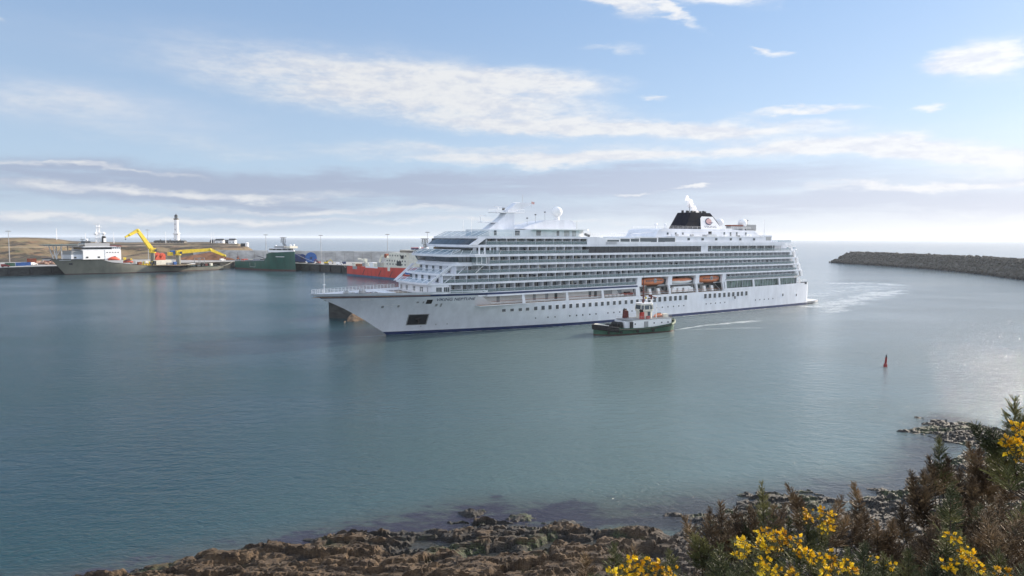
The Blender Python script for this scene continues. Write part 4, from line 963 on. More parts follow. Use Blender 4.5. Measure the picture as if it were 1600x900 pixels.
            b.add(v2+v3, [(0,1,2,3),(4,7,6,5),(0,4,5,1),(1,5,6,2),(2,6,7,3),(3,7,4,0)], m); b.build(name, R)
        return
    def wallring(name, sf_lo, sf_hi, a, z0, z1, m, sback, inset):
        def poly(sf):
            hb = hbd(sf+a)-inset; c = front_curve(sf, a, hb, 25); e = [(s, -(hbd(s)-inset)) for s in np.linspace(sf+a+.6, sback, 4)]
            return [(x, -y) for x, y in e[::-1]]+c+e
        lo, hi = poly(sf_lo), poly(sf_hi); b = MB(); n = len(lo)
        b.add([(x, y, z0) for x, y in lo]+[(x, y, z1) for x, y in hi], [(i, i+1, n+i+1, n+i) for i in range(n-1)]+[(n-1, 0, n, 2*n-1)]+[tuple(range(n, 2*n))], m); return b.build(name, R)
    # lowest front house windows
    def fwin(s, q, z0, z1, w, nx, ny, m='winG', nm='front_window'):
        b = MB(); a = math.atan2(ny, nx)+math.pi/2; b.box((s, -q, (z0+z1)/2), (w, .12, z1-z0), 'white2', rz=a); 
        o = b.build(nm, R); c = MB(); c.box((s+nx*.05, -q+ny*.05, (z0+z1)/2), (w-.25, .12, z1-z0-.25), 'glass2', rz=a)
        for k in (-1, 1): c.box((s+nx*.12-ny*k*(w-.25)/6, -q+ny*.12+nx*k*(w-.25)/6, (z0+z1)/2), (.07, .06, z1-z0-.25), 'white2', rz=a)
        c.build('pane', o)
    for s, q, nx, ny, w in ((8.1,-7,-1,.1,1.3),(7.95,-2.6,-1,.02,1.5),(7.95,2.4,-1,-.02,1.6),(8.2,6.8,-1,-.1,1.9),(9.15,10.2,-.75,-.6,1.7),(11.3,11.85,-.25,-1,1.9),(13.6,12.35,-.22,-1,1.9)):
        fwin(s, q, 13.1, 14.75, w, nx, ny)
    # terraces: walls set back behind slanted glass
    for z0, z1, sw, nwin in ((15.85, 18.0, 12.0, 4), (18.6, 20.8, 15.8, 4)):
        wallring('terrace_wall', sw, sw, 1.4, z0, z1, 'white', sw+4, 1.7)
        hb = hbd(sw+1.4)-1.7
        for i in range(5):
            q = -hb*.8+i*hb*.4; b = MB(); b.box((sw-.06+(abs(q)/hb)**2*.55, -q, z0+1.05), (.1, 1.3, 1.8), 'glass2'); b.box((sw-.1+(abs(q)/hb)**2*.55, -q, z0+1.05), (.06, .06, 1.8), 'white2'); b.build('terrace_door', R)
    def screen(name, sfA, zA, sfB, zB, top=1., side_to=0, a=1.6, m='screen'):
        hA, hB = hbd(sfA+a), hbd(sfB+a); A = front_curve(sfA+.15, a, hA-.1, 25); Bc = front_curve(sfB, a, hB-.1, 25)
        b = MB(); C_ = [(A[i][0]+(Bc[i][0]-A[i][0])*top, A[i][1]+(Bc[i][1]-A[i][1])*top) for i in range(25)]
        b.loft([(x, y, zA) for x, y in A], [(x, y, zA+(zB-zA)*top) for x, y in C_], m)
        for i in range(0, 25, 3): b.tube((A[i][0], A[i][1], zA), (C_[i][0], C_[i][1], zA+(zB-zA)*top), .05, 'white2', n=4)
        b.path([(x, y, zA+(zB-zA)*top) for x, y in C_], .05, 'white2', 4); b.build(name, R)
    screen('terrace_screen', 7.0, 15.85, 10.9, 18.0, .52); screen('terrace_screen', 10.9, 18.6, 14.9, 20.8, .55)
    # slanted white fins joining the terraces at both sides
    for sg in (-1, 1):
        for (sa, za, sb, zb, wd) in ((7.4, 15.6, 14.6, 21.0, .9), (12.6, 15.85, 15.6, 18.0, .16), (17.0, 18.6, 19.6, 20.8, .16)):
            b = MB(); ya, yb = sg*(hbd(sa+1.0)+.06), sg*(hbd(sb)+.06)
            b.add([(sa, ya, za), (sa+wd*1.25, ya, za), (sb+wd*1.25, yb, zb), (sb, yb, zb)]+[(sa, ya-sg*.3, za), (sa+wd*1.25, ya-sg*.3, za), (sb+wd*1.25, yb-sg*.3, zb), (sb, yb-sg*.3, zb)],
                  [(0,1,2,3),(7,6,5,4),(0,4,5,1),(1,5,6,2),(2,6,7,3),(3,7,4,0)], 'white'); b.build('slanted_fin', R)
    # bridge
    wallring('bridge_wall', 15.6, 15.3, 1.6, 21.4, 22.0, 'white', 24.5, .2)
    wallring('bridge_interior', 16.1, 15.4, 1.6, 22.0, 23.6, 'glass', 25, .7)
    panes('bridge_window', 15.5, 14.3, 1.6, 21.95, 23.6, 30, 'glass2', 24.0, .15)
    for sg in (-1, 1):
        b = MB(); b.prism([(21.5, sg*13.2), (21.5, sg*16.4), (25.2, sg*16.4), (25.2, sg*13.2)], 21.2, 21.5, 'white'); b.prism([(20.8, sg*13.2), (20.8, sg*16.9), (25.6, sg*16.9), (25.6, sg*13.2)], 23.6, 24.35, 'white'); b.build('bridge_wing', R)
        for x in (21.7, 23.4, 25.1):
            b = MB(); b.box((x, sg*16.35, 22.5), (.14,.14,2.2), 'white2'); b.build('wing_post', R)
        b = MB(); b.loft([(21.6, sg*16.3, 21.5), (25.1, sg*16.3, 21.5)], [(21.6, sg*16.3, 23.6), (25.1, sg*16.3, 23.6)], 'rail'); b.loft([(21.6, sg*13.5, 21.5), (21.6, sg*16.3, 21.5)], [(21.6, sg*13.5, 23.6), (21.6, sg*16.3, 23.6)], 'rail'); b.build('wing_glass', R)
        b = MB(); b.tube((24.6, sg*16.1, 21.3), (22.6, sg*14.2, 18.7), .13, 'white2', n=6); b.build('wing_strut', R)
    # open deck over the bridge and the observation lounge
    wallring('deck_house', 21.5, 21.5, 1.5, 24.3, 26.5, 'white', 30, 1.3)
    panes('deck_house_window', 21.35, 21.35, 1.5, 24.75, 26.2, 16, 'glass', 29.5, 1.2, .04)
    screen('bridge_roof_screen', 13.2, 24.3, 18.5, 26.6, .62, m='rail')
    b = MB(); c = [(s, -(hbd(s)-.1)) for s in (15, 18, 21, 25, 31)]
    for sg in (-1, 1):
        b.loft([(x, -sg*y, 24.3) for x, y in c], [(x+.6, -sg*y, 25.5) for x, y in c], 'rail')
        for x, y in c: b.tube((x, -sg*y, 24.3), (x+.8, -sg*y, 25.6), .05, 'white2', n=4)
    b.build('side_screen', R)
    for sg in (-1, 1):
        for x in (24, 26, 28, 30.5):
            b = MB(); b.box((x, sg*13.9, 25.4), (.45,.3,2.2), 'white'); b.build('deck_post', R)
    wallring('lounge_wall', 19.7, 22.2, 1.6, 27.2, 29.1, 'glass', 22.6, .12)
    b = MB()
    for sg in (-1, 1): b.prism([(21.3, sg*13.85), (26.0, sg*14.35), (28.0, sg*14.38), (28, sg*11), (21.3, sg*11)], 27.2, 29.1, 'white') if False else b.side([(20.9,27.2),(23.3,27.2),(26.2,29.1),(23.6,29.1)], sg*12, sg*14.25, 'white')
    b.build('lounge_pillar', R)
    b = MB(); n = 13
    for i in range(n):
        t = -math.pi/2+math.pi*i/(n-1); x0, y0 = 19.7+1.6*(1-math.cos(t)), -(hbd(21.3)-.12)*math.sin(t); x1, y1 = 22.2+1.6*(1-math.cos(t)), -(hbd(23.8)-.12)*math.sin(t)
        b.tube((x0-.03, y0, 27.2), (x1-.03, y1, 29.1), .035, 'dark', n=4)
    b.build('lounge_mullion', R)
    screen('top_deck_screen', 22.0, 29.75, 26.2, 31.4, 1.0, m='rail')
    b = MB()
    for sg in (-1, 1):
        ps = [(s, sg*14.2) for s in np.arange(27.5, 73, 2.8)]
        for x, y in ps: b.tube((x, y, 29.7), (x, y, 30.9), .04, 'white2', n=4)
        for z in (30.1, 30.5, 30.9): b.path([(x, y, z) for x, y in ps], .03, 'white2', 4)
    b.build('top_deck_rail', R)
    b = MB(); b.tube((25.5,-7,29.7), (25.5,-7,35.3), .07, 'white2', n=5); b.build('whip_aerial', R)
    b = MB(); b.tube((29,4,29.7), (29,4,35), .07, 'white2', n=5); b.build('whip_aerial', R)
    # aft end of the forward block and the curved shoulder down to the sun deck
    for sg in (-1, 1):
        b = MB(); b.side([(66.5,27.2),(66.5,29.75),(72,29.75),(73.2,29.3),(75.2,28.0),(80,28.0),(80,27.2)], sg*13.9, sg*14.45, 'white'); b.build('deck_shoulder', R)
    # ---------------- sun deck with wind screens
    b = MB()
    for sg in (-1, 1): b.box2(75, 178, sg*14.0-.25 if sg > 0 else -14.45, 14.45 if sg > 0 else -13.75, 27.2, 28.0, 'white')
    b.build('sun_deck_bulwark', R)
    def screenpanel(s0, s1, z0, z1, y, sg=1):
        b = MB(); b.box2(s0, s1, y-.06, y+.06, z0+.15, z1-.12, 'glass2'); g = b
        g.box2(s0, s1, y-.1, y+.1, z1-.14, z1, 'white2'); g.box2(s0-.14, s0+.14, y-.1, y+.1, z0, z1, 'white2'); g.box2(s1-.14, s1+.14, y-.1, y+.1, z0, z1, 'white2')
        return g.build('wind_screen', R)
    for s0, s1, z1 in ((75.6, 81.4, 28.9), (81.8, 86.6, 29.3), (86.8, 91.2, 29.3), (91.4, 100.3, 29.6), (100.6, 109.9, 29.75)):
        for y in (-14.2, 14.2): screenpanel(s0, s1, 28.0, z1, y)
    # sun deck details: loungers, bar, sliding roof truss
    b = MB()
    for i in range(10):
        b.box((77+i*2.4, -11.5, 28.0), (1.9,.7,.35), 'white2'); b.box((77+i*2.4, -9.5, 28.0), (1.9,.7,.35), 'cream')
    b.build('deck_chairs', R)
    b = MB()
    for y in (-6, 6):
        b.path([(96, y, 31.0), (112, y, 31.9)], .12, 'white2', 5); b.path([(95, y, 29.9), (112, y, 29.9)], .1, 'white2', 5)
        for i in range(9): b.tube((96+i*2, y, 30), (97+i*2 if i % 2 else 95+i*2, y, 31+.05*i), .07, 'white2', n=4)
    b.build('roof_truss', R)
    b = MB(); b.box2(73.5, 95, -8, 8, 27.2, 29.5, 'white'); b.build('pool_house', R)
    b = MB(); b.box2(95, 112, -9, 9, 29.4, 29.9, 'white'); b.box2(95, 112, -8.5, 8.5, 27.2, 29.4, 'glass2'); b.build('sliding_roof', R)
    # ---------------- aft house
    b = MB(); b.side([(104.5,28.0),(107.6,32.6),(109.5,33.1),(152,33.1),(157,32.8),(165.5,32.8),(170.5,29.9),(171,28.0)], -8, 8, 'white'); b.build('aft_house', R)
    b = MB(); b.box2(110.5, 166, -13.6, 13.6, 27.9, 30.1, 'white'); b.build('aft_lower_house', R)
    b = MB()
    for z in (30.15, 32.2): b.box2(112 if z < 31 else 109, 164, -13.7 if z < 31 else -8.08, 13.7 if z < 31 else 8.08, z-.12, z+.06, 'white2')
    b.build('trim_line', R)
    b = MB()
    for sg in (-1, 1):
        ps = [(s, sg*13.5) for s in np.arange(111, 167, 2.8)]
        for x, y in ps: b.tube((x, y, 30.1), (x, y, 31.2), .04, 'white2', n=4)
        for z in (30.5, 30.85, 31.2): b.path([(x, y, z) for x, y in ps], .03, 'white2', 4)
        ps = [(s, sg*7.9) for s in np.arange(110, 166, 2.8)]
        for x, y in ps: b.tube((x, y, 33.1), (x, y, 34.1), .04, 'white2', n=4)
        for z in (33.6, 34.1): b.path([(x, y, z) for x, y in ps], .03, 'white2', 4)
    b.build('aft_house_rail', R)
    for x in (112.5, 117, 121, 146, 150, 154, 160):
        b = MB(); b.box((x, -8.05, 31.2), (.9,.12,1.5 if x > 130 else .8), 'glass2'); b.build('aft_house_window', R)
    for x in (118, 126, 134, 143, 149, 158):
        b = MB(); b.box((x, -13.65, 29.1), (1.3,.12,.9), 'glass2'); b.build('aft_house_window', R)
    b = MB(); b.box((132,-13.2,30.5), (4.5,.9,.9), 'white2'); b.box((131,-13,31.2), (.9,.9,1.8), 'dark'); b.build('deck_crane', R)
    for i in range(22):
        b = MB(); x = random.uniform(112, 164); b.box((x, -random.uniform(9, 12.8), 30.4), (random.uniform(.6,1.6), .8, random.uniform(.5,1.3)), random.choice(['white2','metal','dark','white'])); b.build('deck_locker', R) if i < 12 else None
    # funnel
    b = MB()
    def ring(s0, s1, hb, z): return [(s0,-hb*.55,z),(s0+1.2,-hb,z),(s1-1.4,-hb,z),(s1,-hb*.5,z),(s1,hb*.5,z),(s1-1.4,hb,z),(s1,hb,z) if False else (s1-1.5,hb,z),(s0+1.2,hb,z),(s0,hb*.55,z)]
    rs = [ring(125.0,150.6,4.3,33.0), ring(127.4,147.6,3.9,36.6), ring(129.4,143.8,3.5,39.8)]
    for a, c in zip(rs, rs[1:]): b.loft(a, c, 'funnel', close=True)
    b.add(rs[-1], [tuple(range(len(rs[-1])))], 'funnel'); b.build('funnel', R)
    b = MB()
    for sg in (-1, 1):
        P = [(136.0,33.05,4.36),(136.0,37.6,3.93),(136.9,38.3,3.86),(143.6,38.3,3.86),(144.6,37.4,3.94),(148.9,33.4,4.33),(149.2,33.05,4.36)]
        b.add([(x, sg*y, z) for x, z, y in P]+[(x, sg*(y-.3), z) for x, z, y in P], [tuple(range(7))]+[(i, (i+1) % 7, 7+(i+1) % 7, 7+i) for i in range(7)], 'white2')
    panel = b.build('funnel_panel', R)
    # emblem: red oval with dark crescent, and the name under it
    b = MB(); pts = []
    def fy(z): return -(4.36-(z-33.05)*.096)-.06
    b.add([(140.7+2.0*math.cos(t), fy(36.3+1.25*math.sin(t)), 36.3+1.25*math.sin(t)) for t in np.linspace(0, 2*math.pi, 25)[:-1]], [tuple(range(24))], 'logo'); b.build('emblem_oval', panel)
    b = MB(); A = []; Bq = []
    for t in np.linspace(math.radians(80), math.radians(330), 26):
        k = .16+.42*math.sin((t-math.radians(80))/(math.radians(250))*math.pi)
        A.append((140.9+2.25*math.cos(t), fy(36.3+1.45*math.sin(t))-.05, 36.3+1.45*math.sin(t))); Bq.append((140.9+(2.25-k)*math.cos(t), fy(36.3+(1.45-k)*math.sin(t))-.05, 36.3+(1.45-k)*math.sin(t)))
    b.loft(A, Bq, 'navy'); 
    A = [(140.2, fy(36.2)-.05, 36.0),(142.9, fy(35.5)-.05, 35.6),(143.4, fy(36)-.05, 36.1),(142.4, fy(35.9)-.05, 35.95)]; b.add(A, [(0,1,2,3)], 'navy'); b.build('emblem_crescent', panel)
    text_mesh('VIKING', 1.15, lambda x, y: (137.9+x*1.0, fy(33.75+y), 33.75+y), 'navy', panel, 'funnel_lettering', 7.6)
    b = MB()
    for i, (x, y) in enumerate(((130.6,-2),(131.4,1.5),(133,-1.8),(134.2,1.6),(135.6,-1.2),(137.2,1.4),(138.6,-1.6),(140.2,1.2),(141.6,-1.5),(143,.6))):
        b.tube((x, y, 39.6), (x, y, 40.5+.3*(i % 2)), .5, 'dark', n=9)
    b.build('exhaust_pipe', R)
    b = MB(); b.tube((133.8,0,40), (133.8,0,45.2), .09, 'dark', n=6); b.build('funnel_aerial', R)
    b = MB()
    for z in (34.2, 36.6):
        for sg in (-1, 1):
            s0 = 125+(z-33)*.66; b.path([(s0+1.2, sg*(4.38-(z-33)*.118), z), (135.9, sg*(4.38-(z-33)*.118), z)], .04, 'funnel', 4)
    b.build('funnel_louvre', R)
    # radomes
    def radome(x, y, z, r, zb, name='radome'):
        b = MB(); b.sphere((x, y, z), r, 'white2', 20, 14); o = b.build(name, R, True)
        b = MB(); b.tube((x, y, zb), (x, y, z-r*.75), r*.55, 'white2', r*.42, n=12); b.build('pedestal', o)
    radome(62.5, -3, 38.3, 1.85, 35.0); radome(163.6, -3.5, 35.9, 1.95, 32.9); radome(156.5, 3, 36.2, 1.7, 33); 
    for x, z in ((112.4, 34.7), (117.6, 34.7)): radome(x, -2, z, .62, 33.1, 'small_radome')
    radome(71.2, -2, 30.6, .7, 29.7, 'small_radome')
    b = MB(); b.box2(154, 171, -5, -2.5, 33.6, 34.6, 'metal'); b.box2(165.5, 172.5, -4, 3, 32.8, 35.4, 'metal'); b.box2(153.5, 162, -5.1, -2.4, 34.6, 35.1, 'rust'); b.build('ventilation_plant', R)
    b = MB(); b.tube((169,-2,35.4), (169,-2,37.6), .12, 'metal', n=6); b.box((169,-2,37.2), (1.8,.2,.2), 'metal'); b.tube((177,-5,29), (177,-5,37.5), .1, 'white2', n=6); b.tube((177,-5,29), (177,-5,34), .22, 'white2', n=6); b.build('aft_mast', R)
    # stairs and terraces at the stern
    b = MB(); b.box2(166, 177.5, -9.5, 9.5, 27.2, 28.0, 'white'); b.box2(170.5, 177, -9, 9, 28.0, 30.8, 'white'); b.box2(171.3, 176.2, -9.08, -9, 28.6, 30.2, 'metal'); b.build('stair_house', R)
    b = MB(); b.prism(outline(150, 190.5, hbmax=11), 27.2, 27.75, 'white'); b.build('stern_terrace', R)
    b = MB(); b.prism(outline(150, 197.0, hbmax=9), 24.35, 24.8, 'white'); b.build('stern_terrace', R)
    b = MB()
    for sa, hb, z in ((190.4, 10.9, 27.75), (196.9, 8.9, 24.8)):
        for y0, y1 in ((-hb, hb),):
            b.loft([(sa-.2, -hb+1.8, z), (sa-.2, hb-1.8, z)], [(sa-.2, -hb+1.8, z+1.15), (sa-.2, hb-1.8, z+1.15)], 'screen')
        for sg in (-1, 1):
            b.loft([(sa-12, sg*(hb-.1), z), (sa-2, sg*(hb-.1), z)], [(sa-12, sg*(hb-.1), z+1.15), (sa-2, sg*(hb-.1), z+1.15)], 'screen'); b.path([(sa-12, sg*(hb-.1), z+1.15), (sa-2, sg*(hb-.1), z+1.15)], .05, 'white2', 4)
        b.path([(sa-.2, -hb+1.8, z+1.15), (sa-.2, hb-1.8, z+1.15)], .05, 'white2', 4)
    b.build('terrace_glass', R)
    for z0, z1, s0, s1 in ((24.3, 26.5, 175, 184), (21.4, 23.6, 184.6, 186.6), (18.6, 20.8, 186.4, 188.8), (15.85, 18.0, 187.6, 190.5), (13.2, 15.25, 188.5, 192)):
        b = MB(); b.box2(s0, s1, -11.5, 11.5, z0, z1, 'white'); b.build('stern_wall', R)
        for q in (-12.9, 12.9): b = MB(); b.side([(s1+.8, z0-.3), (s1+2.2, z0-.3), (s1+1.4, z1+.2), (s1-.3, z1+.2)], q-.4, q+.4, 'white2'); b.build('stern_fin', R)
    b = MB()
    for q in (-9, -5, -1, 3, 7): 
        for z0, s1 in ((21.4,186.7),(18.6,188.9),(15.85,190.6)): b.box((s1, q, z0+1.0), (.1,1.6,1.9), 'glass2')
    b.build('stern_doors', R)
    b = MB(); b.box2(190.5, 198.0, -11, 11, 8.65, 9.2, 'white'); b.box2(190.4, 191, -12.6, 12.6, 9.0, 12.45, 'white'); b.build('stern_house', R)
    b = MB(); b.box((194.6, -13.55, 8.3+1.4), (4.0,.25,1.0), 'dark', rz=-.04); b.build('mooring_opening', R)
    b = MB(); b.box((197.9, -12.9, 9.7), (1.3,.5,.7), 'dark', rz=.4); b.build('mooring_opening', R)
    b = MB()
    for sg in (-1, 1):
        ps = [(192+i*1.8, sg*13.0) for i in range(4)]
        for x, y in ps: b.tube((x, y, 9.9), (x, y, 11), .04, 'white2', n=4)
        b.path([(x, y, 11) for x, y in ps], .04, 'white2', 4); b.path([(x, y, 10.5) for x, y in ps], .03, 'white2', 4)
        b.tube((193.2, sg*12.8, 9.9), (192.2, sg*12.6, 12.5), .16, 'white2', n=6)
    b.build('stern_rail', R)
    # ---------------- hull openings: windows, portholes, doors
    WS = [34.2,37.0,39.9,42.5,45.5,48.3,51.0,53.9,56.7,59.6,62.5,65.3,68.1,70.9,73.7,76.4,79.3,82.0,84.9,87.7,90.5,93.5,96.5,99.3,102.0,104.8,107.7,110.4,113.1,116.1,127.4,130.1,133.0,135.9,138.8,141.6,144.4,147.4,149.9,152.8]
    def hwin(name, s, z, w, h, m='winG', sg=-1, frame=True, n=2):
        y = half(s, z); y2 = half(s+1, z); rz = math.atan2(sg*(y2-y), 1)
        o = None
        if frame: b = MB(); b.box((s, sg*(y+.02), z), (w+.22, .1, h+.22), 'white2', rz=rz); 
        else: b = MB()
        b.box((s, sg*(y+.05), z), (w, .1, h), m, rz=rz); return b.build(name, R)
    for s in WS:
        big = s > 92
        hwin('hull_window', s, 6.95 if big else 6.75, 1.45 if big else 1.25, 1.75 if big else 1.35)
    for s in [46.5,51.1,53.8,59.6,62.4,65.0,68.1,70.9,76.4,79.2,82,85,88,91,100.5,103.5,106.5,109.5,112.4,115.2,128,130.8,133.6,136.5,139.3,159,162,165,168,171]:
        b = MB(); y = half(s, 3.3); b.tube((s, -(y-.05), 3.4 if s < 95 else 3.9), (s, -(y+.07), 3.4 if s < 95 else 3.9), .27, 'winG', n=10); b.build('porthole', R)
    for s, z, w, h in ((145.5,5.6,.9,1.1),(178,5.2,.8,1.1),(188.5,4.7,.7,1.0)): hwin('porthole', s, z, w, h)
    # big dark mooring hatch in the bow, small one above, anchor fittings
    def bowpatch(name, s0, s1, z0, z1, m, off=.06, n=4):
        b = MB(); G = []
        for j in range(n+1):
            for i in range(n+1):
                s = s0+(s1-s0)*i/n; z = z0+(z1-z0)*j/n; G.append((s, -(half(s, z)+off), z))
        b.add(G, [(j*(n+1)+i, j*(n+1)+i+1, (j+1)*(n+1)+i+1, (j+1)*(n+1)+i) for j in range(n) for i in range(n)], m); return b.build(name, R)
    bowpatch('anchor_pocket', 5.1, 10.6, 3.0, 6.1, 'dark'); bowpatch('anchor_frame', 4.8, 10.9, 2.8, 6.3, 'metal', .03); 
    b = MB(); s = 8; b.box((s, -(half(s, 4.6)+.22), 4.9), (2.2,.4,.5), 'black'); b.box((s, -(half(s, 4.2)+.25), 4.3), (.5,.4,1.9), 'black'); b.build('anchor', R)
    bowpatch('mooring_hatch', 8.6, 10.3, 9.6, 10.9, 'black')
    for s0, s1, z0, z1 in ((-4.6,-1.6,9.35,9.5),(-1.0,1.4,9.5,9.65),(-9.8,-7.4,11.15,11.45),(-3.0,-.6,11.2,11.5),(-1.1,-.4,8.9,9.1)): bowpatch('draught_mark', s0, s1, z0, z1, 'white2', .07, 2)
    for s0, s1, z0, z1 in ((-3.6,-2.9,8.6,9.3),(.8,1.4,8.7,9.4),(11.6,12.3,8.7,9.5),(13.1,13.6,8.5,9.6),(5.8,6.5,9.9,10.4),(7.6,8.0,9.8,10.4),(13.6,13.9,2.6,2.9),(17,17.4,2.6,2.9),(9.2,9.5,2.2,2.5)): bowpatch('hull_mark', s0, s1, z0, z1, 'metal', .07, 2)
    text_mesh('VIKING NEPTUNE', 1.3, lambda x, y: (11.3+x, -(half(11.3+x, 10.4+y)+.09), 10.4+y), 'navy', R, 'bow_name', 12.0)
    # ---------------- promenade openings
    for s in (40.6, 58.4, 74.2, 90.6):
        b = MB(); b.side([(s-.55,8.6),(s+.55,8.6),(s+.05,11.5),(s-.95,11.5)], -14.4, -13.9, 'white'); b.build('promenade_pillar', R)
        b = MB(); b.side([(s-.55,8.6),(s+.55,8.6),(s+.05,11.5),(s-.95,11.5)], 13.9, 14.4, 'white'); b.build('promenade_pillar', R)
    b = MB()
    for sg in (-1, 1):
        b.path([(28.5, sg*13.9, 9.75), (90, sg*14.2, 9.75)], .07, 'wood', 5)
        for z in (9.0, 9.35): b.path([(28.5, sg*13.9, z), (90, sg*14.2, z)], .03, 'white2', 4)
        for i in range(22): x = 29+i*2.85; b.tube((x, sg*(13.9+.3*(x-28)/62), 8.65), (x, sg*(13.9+.3*(x-28)/62), 9.75), .04, 'white2', n=4)
    b.build('promenade_rail', R)
    for s in (33, 47, 52, 55.8, 70.5, 73):
        b = MB(); b.box((s, -(10.6+1.4*(s-26.5)/64+.03), 10.1), (1.1,.12,2.1), 'glass2' if s > 55 else 'inner'); b.build('promenade_door', R)
    for k in range(6):
        b = MB(); b.tube((76+k*1.9, -13.1, 9.35), (77.3+k*1.9, -13.1, 9.35), .42, 'white2', n=12); b.box((76.65+k*1.9,-13.1,8.85), (1,.6,.35), 'metal'); b.build('liferaft_canister', R)
    b = MB(); b.side([(87.0-2.6,9.9),(89.4,9.9),(88.8,9.1),(85.2,9.1)], -13.6, -12.3, 'red'); b.box((86.8,-12.95,10.1), (2.2,.9,.35), 'dark'); b.build('rescue_boat', R)
    b = MB(); b.box((78,-11.9,10.4), (5,.2,2.2), 'metal'); b.box((84,-11.9,10.3), (2,.3,2.4), 'inner'); b.tube((83,-13,8.7), (81.5,-13,11.3), .12, 'white2'); b.tube((90,-13.4,8.7), (88.4,-13.4,11.3), .12, 'white2'); b.build('deck_gear', R)
    # ---------------- boat recess
    b = MB()
    for s in (91.6, 107.6, 122.8, 138.6):
        for sg in (-1, 1):
            w_ = 1.0; b = MB()
            b.box2(s-w_, s+w_, sg*9.8, sg*14.35, 14.3, 15.25, 'white'); b.side([(s-1.5,12.0),(s+1.0,12.0),(s+1.0,15.25),(s-1.0,15.25)], sg*13.3, sg*14.3, 'white'); b.side([(s-.3,8.6),(s+.7,8.6),(s-.1,12.1),(s-1.1,12.1)], sg*13.6, sg*14.3, 'white'); b.build('davit_frame', R)
    b = MB(); b.box2(91, 139, -9.9, -9.8, 9.2, 11.6, 'metal')
    for i in range(18): b.box((92.5+i*2.6, -9.95, 10.4), (1.3,.1,1.2), 'glass2')
    b.box2(91, 139, -12.5, -9.8, 11.8, 12.1, 'white'); b.box2(91, 139, 9.8, 12.5, 11.8, 12.1, 'white'); b.build('boat_deck_gallery', R)
    for s in (97.5, 102, 127.5, 132):
        b = MB(); b.side([(s-.9,11.0),(s+.3,11.0),(s+.9,8.9),(s-.3,8.9)], -14.0, -13.2, 'white2'); b.build('liferaft_ramp', R)
    b = MB()
    for x in (110.5, 113.7, 117.2, 119.8): b.box((x, -13.1, 9.9), (2.3,1.4,1.5), 'white2')
    b.box((115, -13.1, 10.9), (9.5,1.2,.5), 'white2'); b.build('tender_platform', R)
    b = MB()
    ps = [(92+i*2.6, -14.2) for i in range(19)]
    for x, y in ps: b.tube((x, y, 8.65), (x, y, 9.7), .04, 'white2', n=4)
    b.path([(x, y, 9.7) for x, y in ps], .05, 'wood', 4); b.path([(x, y, 9.2) for x, y in ps], .03, 'white2', 4); b.build('boat_deck_rail', R)
    b = MB()
    for a_, c_ in (((95,-11,11.8),(99,-10.2,9)), ((104,-11,12.0),(106.5,-12.8,9)), ((125,-11,12),(123.8,-13,9.5)), ((136,-11,12),(137.5,-13,9.3))): b.tube(a_, c_, .13, 'metal', n=6)
    b.build('davit_brace', R)
    # aft enclosed promenade
    for s in (139.8, 157.8, 175.6):
        for sg in (-1, 1):
            b = MB(); b.side([(s-.35,9.5),(s+.65,9.5),(s+.1,12.5),(s-.9,12.5)], sg*13.9, sg*14.38, 'white'); b.build('promenade_pillar', R)
    b = MB()
    MT['greenglass'] = MT.get('greenglass') or mat('green_tinted_glass', (.20,.29,.26), .2, var=.5, vscale=.5, alpha=.75)
    b.loft([(139.4,-13.6,9.5),(188,-13.2,9.8)], [(139.4,-13.6,12.45),(188,-13.2,12.45)], 'greenglass'); b.build('promenade_glazing', R)
    b = MB()
    for i in range(28): x = 141+i*1.72; b.box((x, -13.6+.4*(x-139.4)/48.6-.04, 11), (.12 if i % 2 else .3,.08,2.9), 'inner')
    b.build('glazing_bar', R)
    # ---------------- forward deckhouse, mast and big radome
    b = MB(); P = [(29,-2),(32,-7.5),(68,-8.2),(71.5,-6.5),(73,-2),(73,2),(71.5,6.5),(68,8.2),(32,7.5),(29,2)]
    b.prism(P, 29.75, 32.0, 'white'); b.build('deckhouse', R)
    b = MB(); b.prism([(48,-9.6),(71,-9.4),(74,-6.5),(75,0),(74,6.5),(71,9.4),(48,9.6)], 32.0, 32.35, 'white2'); b.build('deckhouse_roof', R)
    for x, w in ((34,.9),(42.5,1.8),(51,1.8),(59,1.0)):
        b = MB(); b.box((x, -(7.5+.7*(x-32)/36)-.04, 30.9), (w,.12,1.6), 'glass2'); b.build('deckhouse_window', R)
    for x, w in ((62.8,2.2),(66,1.6)):
        b = MB(); b.box((x, -(7.5+.7*(x-32)/36)-.04, 30.9), (w,.12,1.9), 'metal'); b.build('deckhouse_door', R)
    b = MB(); b.side([(46,32.3),(50,33.7),(56.8,35.3),(66,35.6),(68.6,35.2),(69.6,34.2),(69.8,32.3)], -4.5, 4.5, 'white'); b.build('upper_house', R)
    b = MB(); b.side([(28.5,29.75),(32.8,30.6),(41.2,36.3),(42.2,37.6),(45.2,37.6),(45.4,29.9)], -2.0, 2.0, 'white'); b.build('mast_tower', R)
    b = MB(); b.side([(43.0,37.9),(45.5,37.9),(52.4,40.5),(52.4,41.3),(46.5,41.0),(43.0,38.4)], -1.5, 1.5, 'white'); b.build('mast_head', R)
    b = MB(); b.box2(37.8, 49, -2.6, 2.6, 37.6, 37.85, 'white2'); 
    for x in (38, 41, 44, 47, 49):
        for y in (-2.5, 2.5): b.tube((x, y, 37.8), (x, y, 38.8), .04, 'white2', n=4)
    for y in (-2.5, 2.5): b.path([(38, y, 38.8), (49, y, 38.8)], .04, 'white2', 4); b.path([(38, y, 38.3), (49, y, 38.3)], .03, 'white2', 4)
    b.build('mast_platform', R)
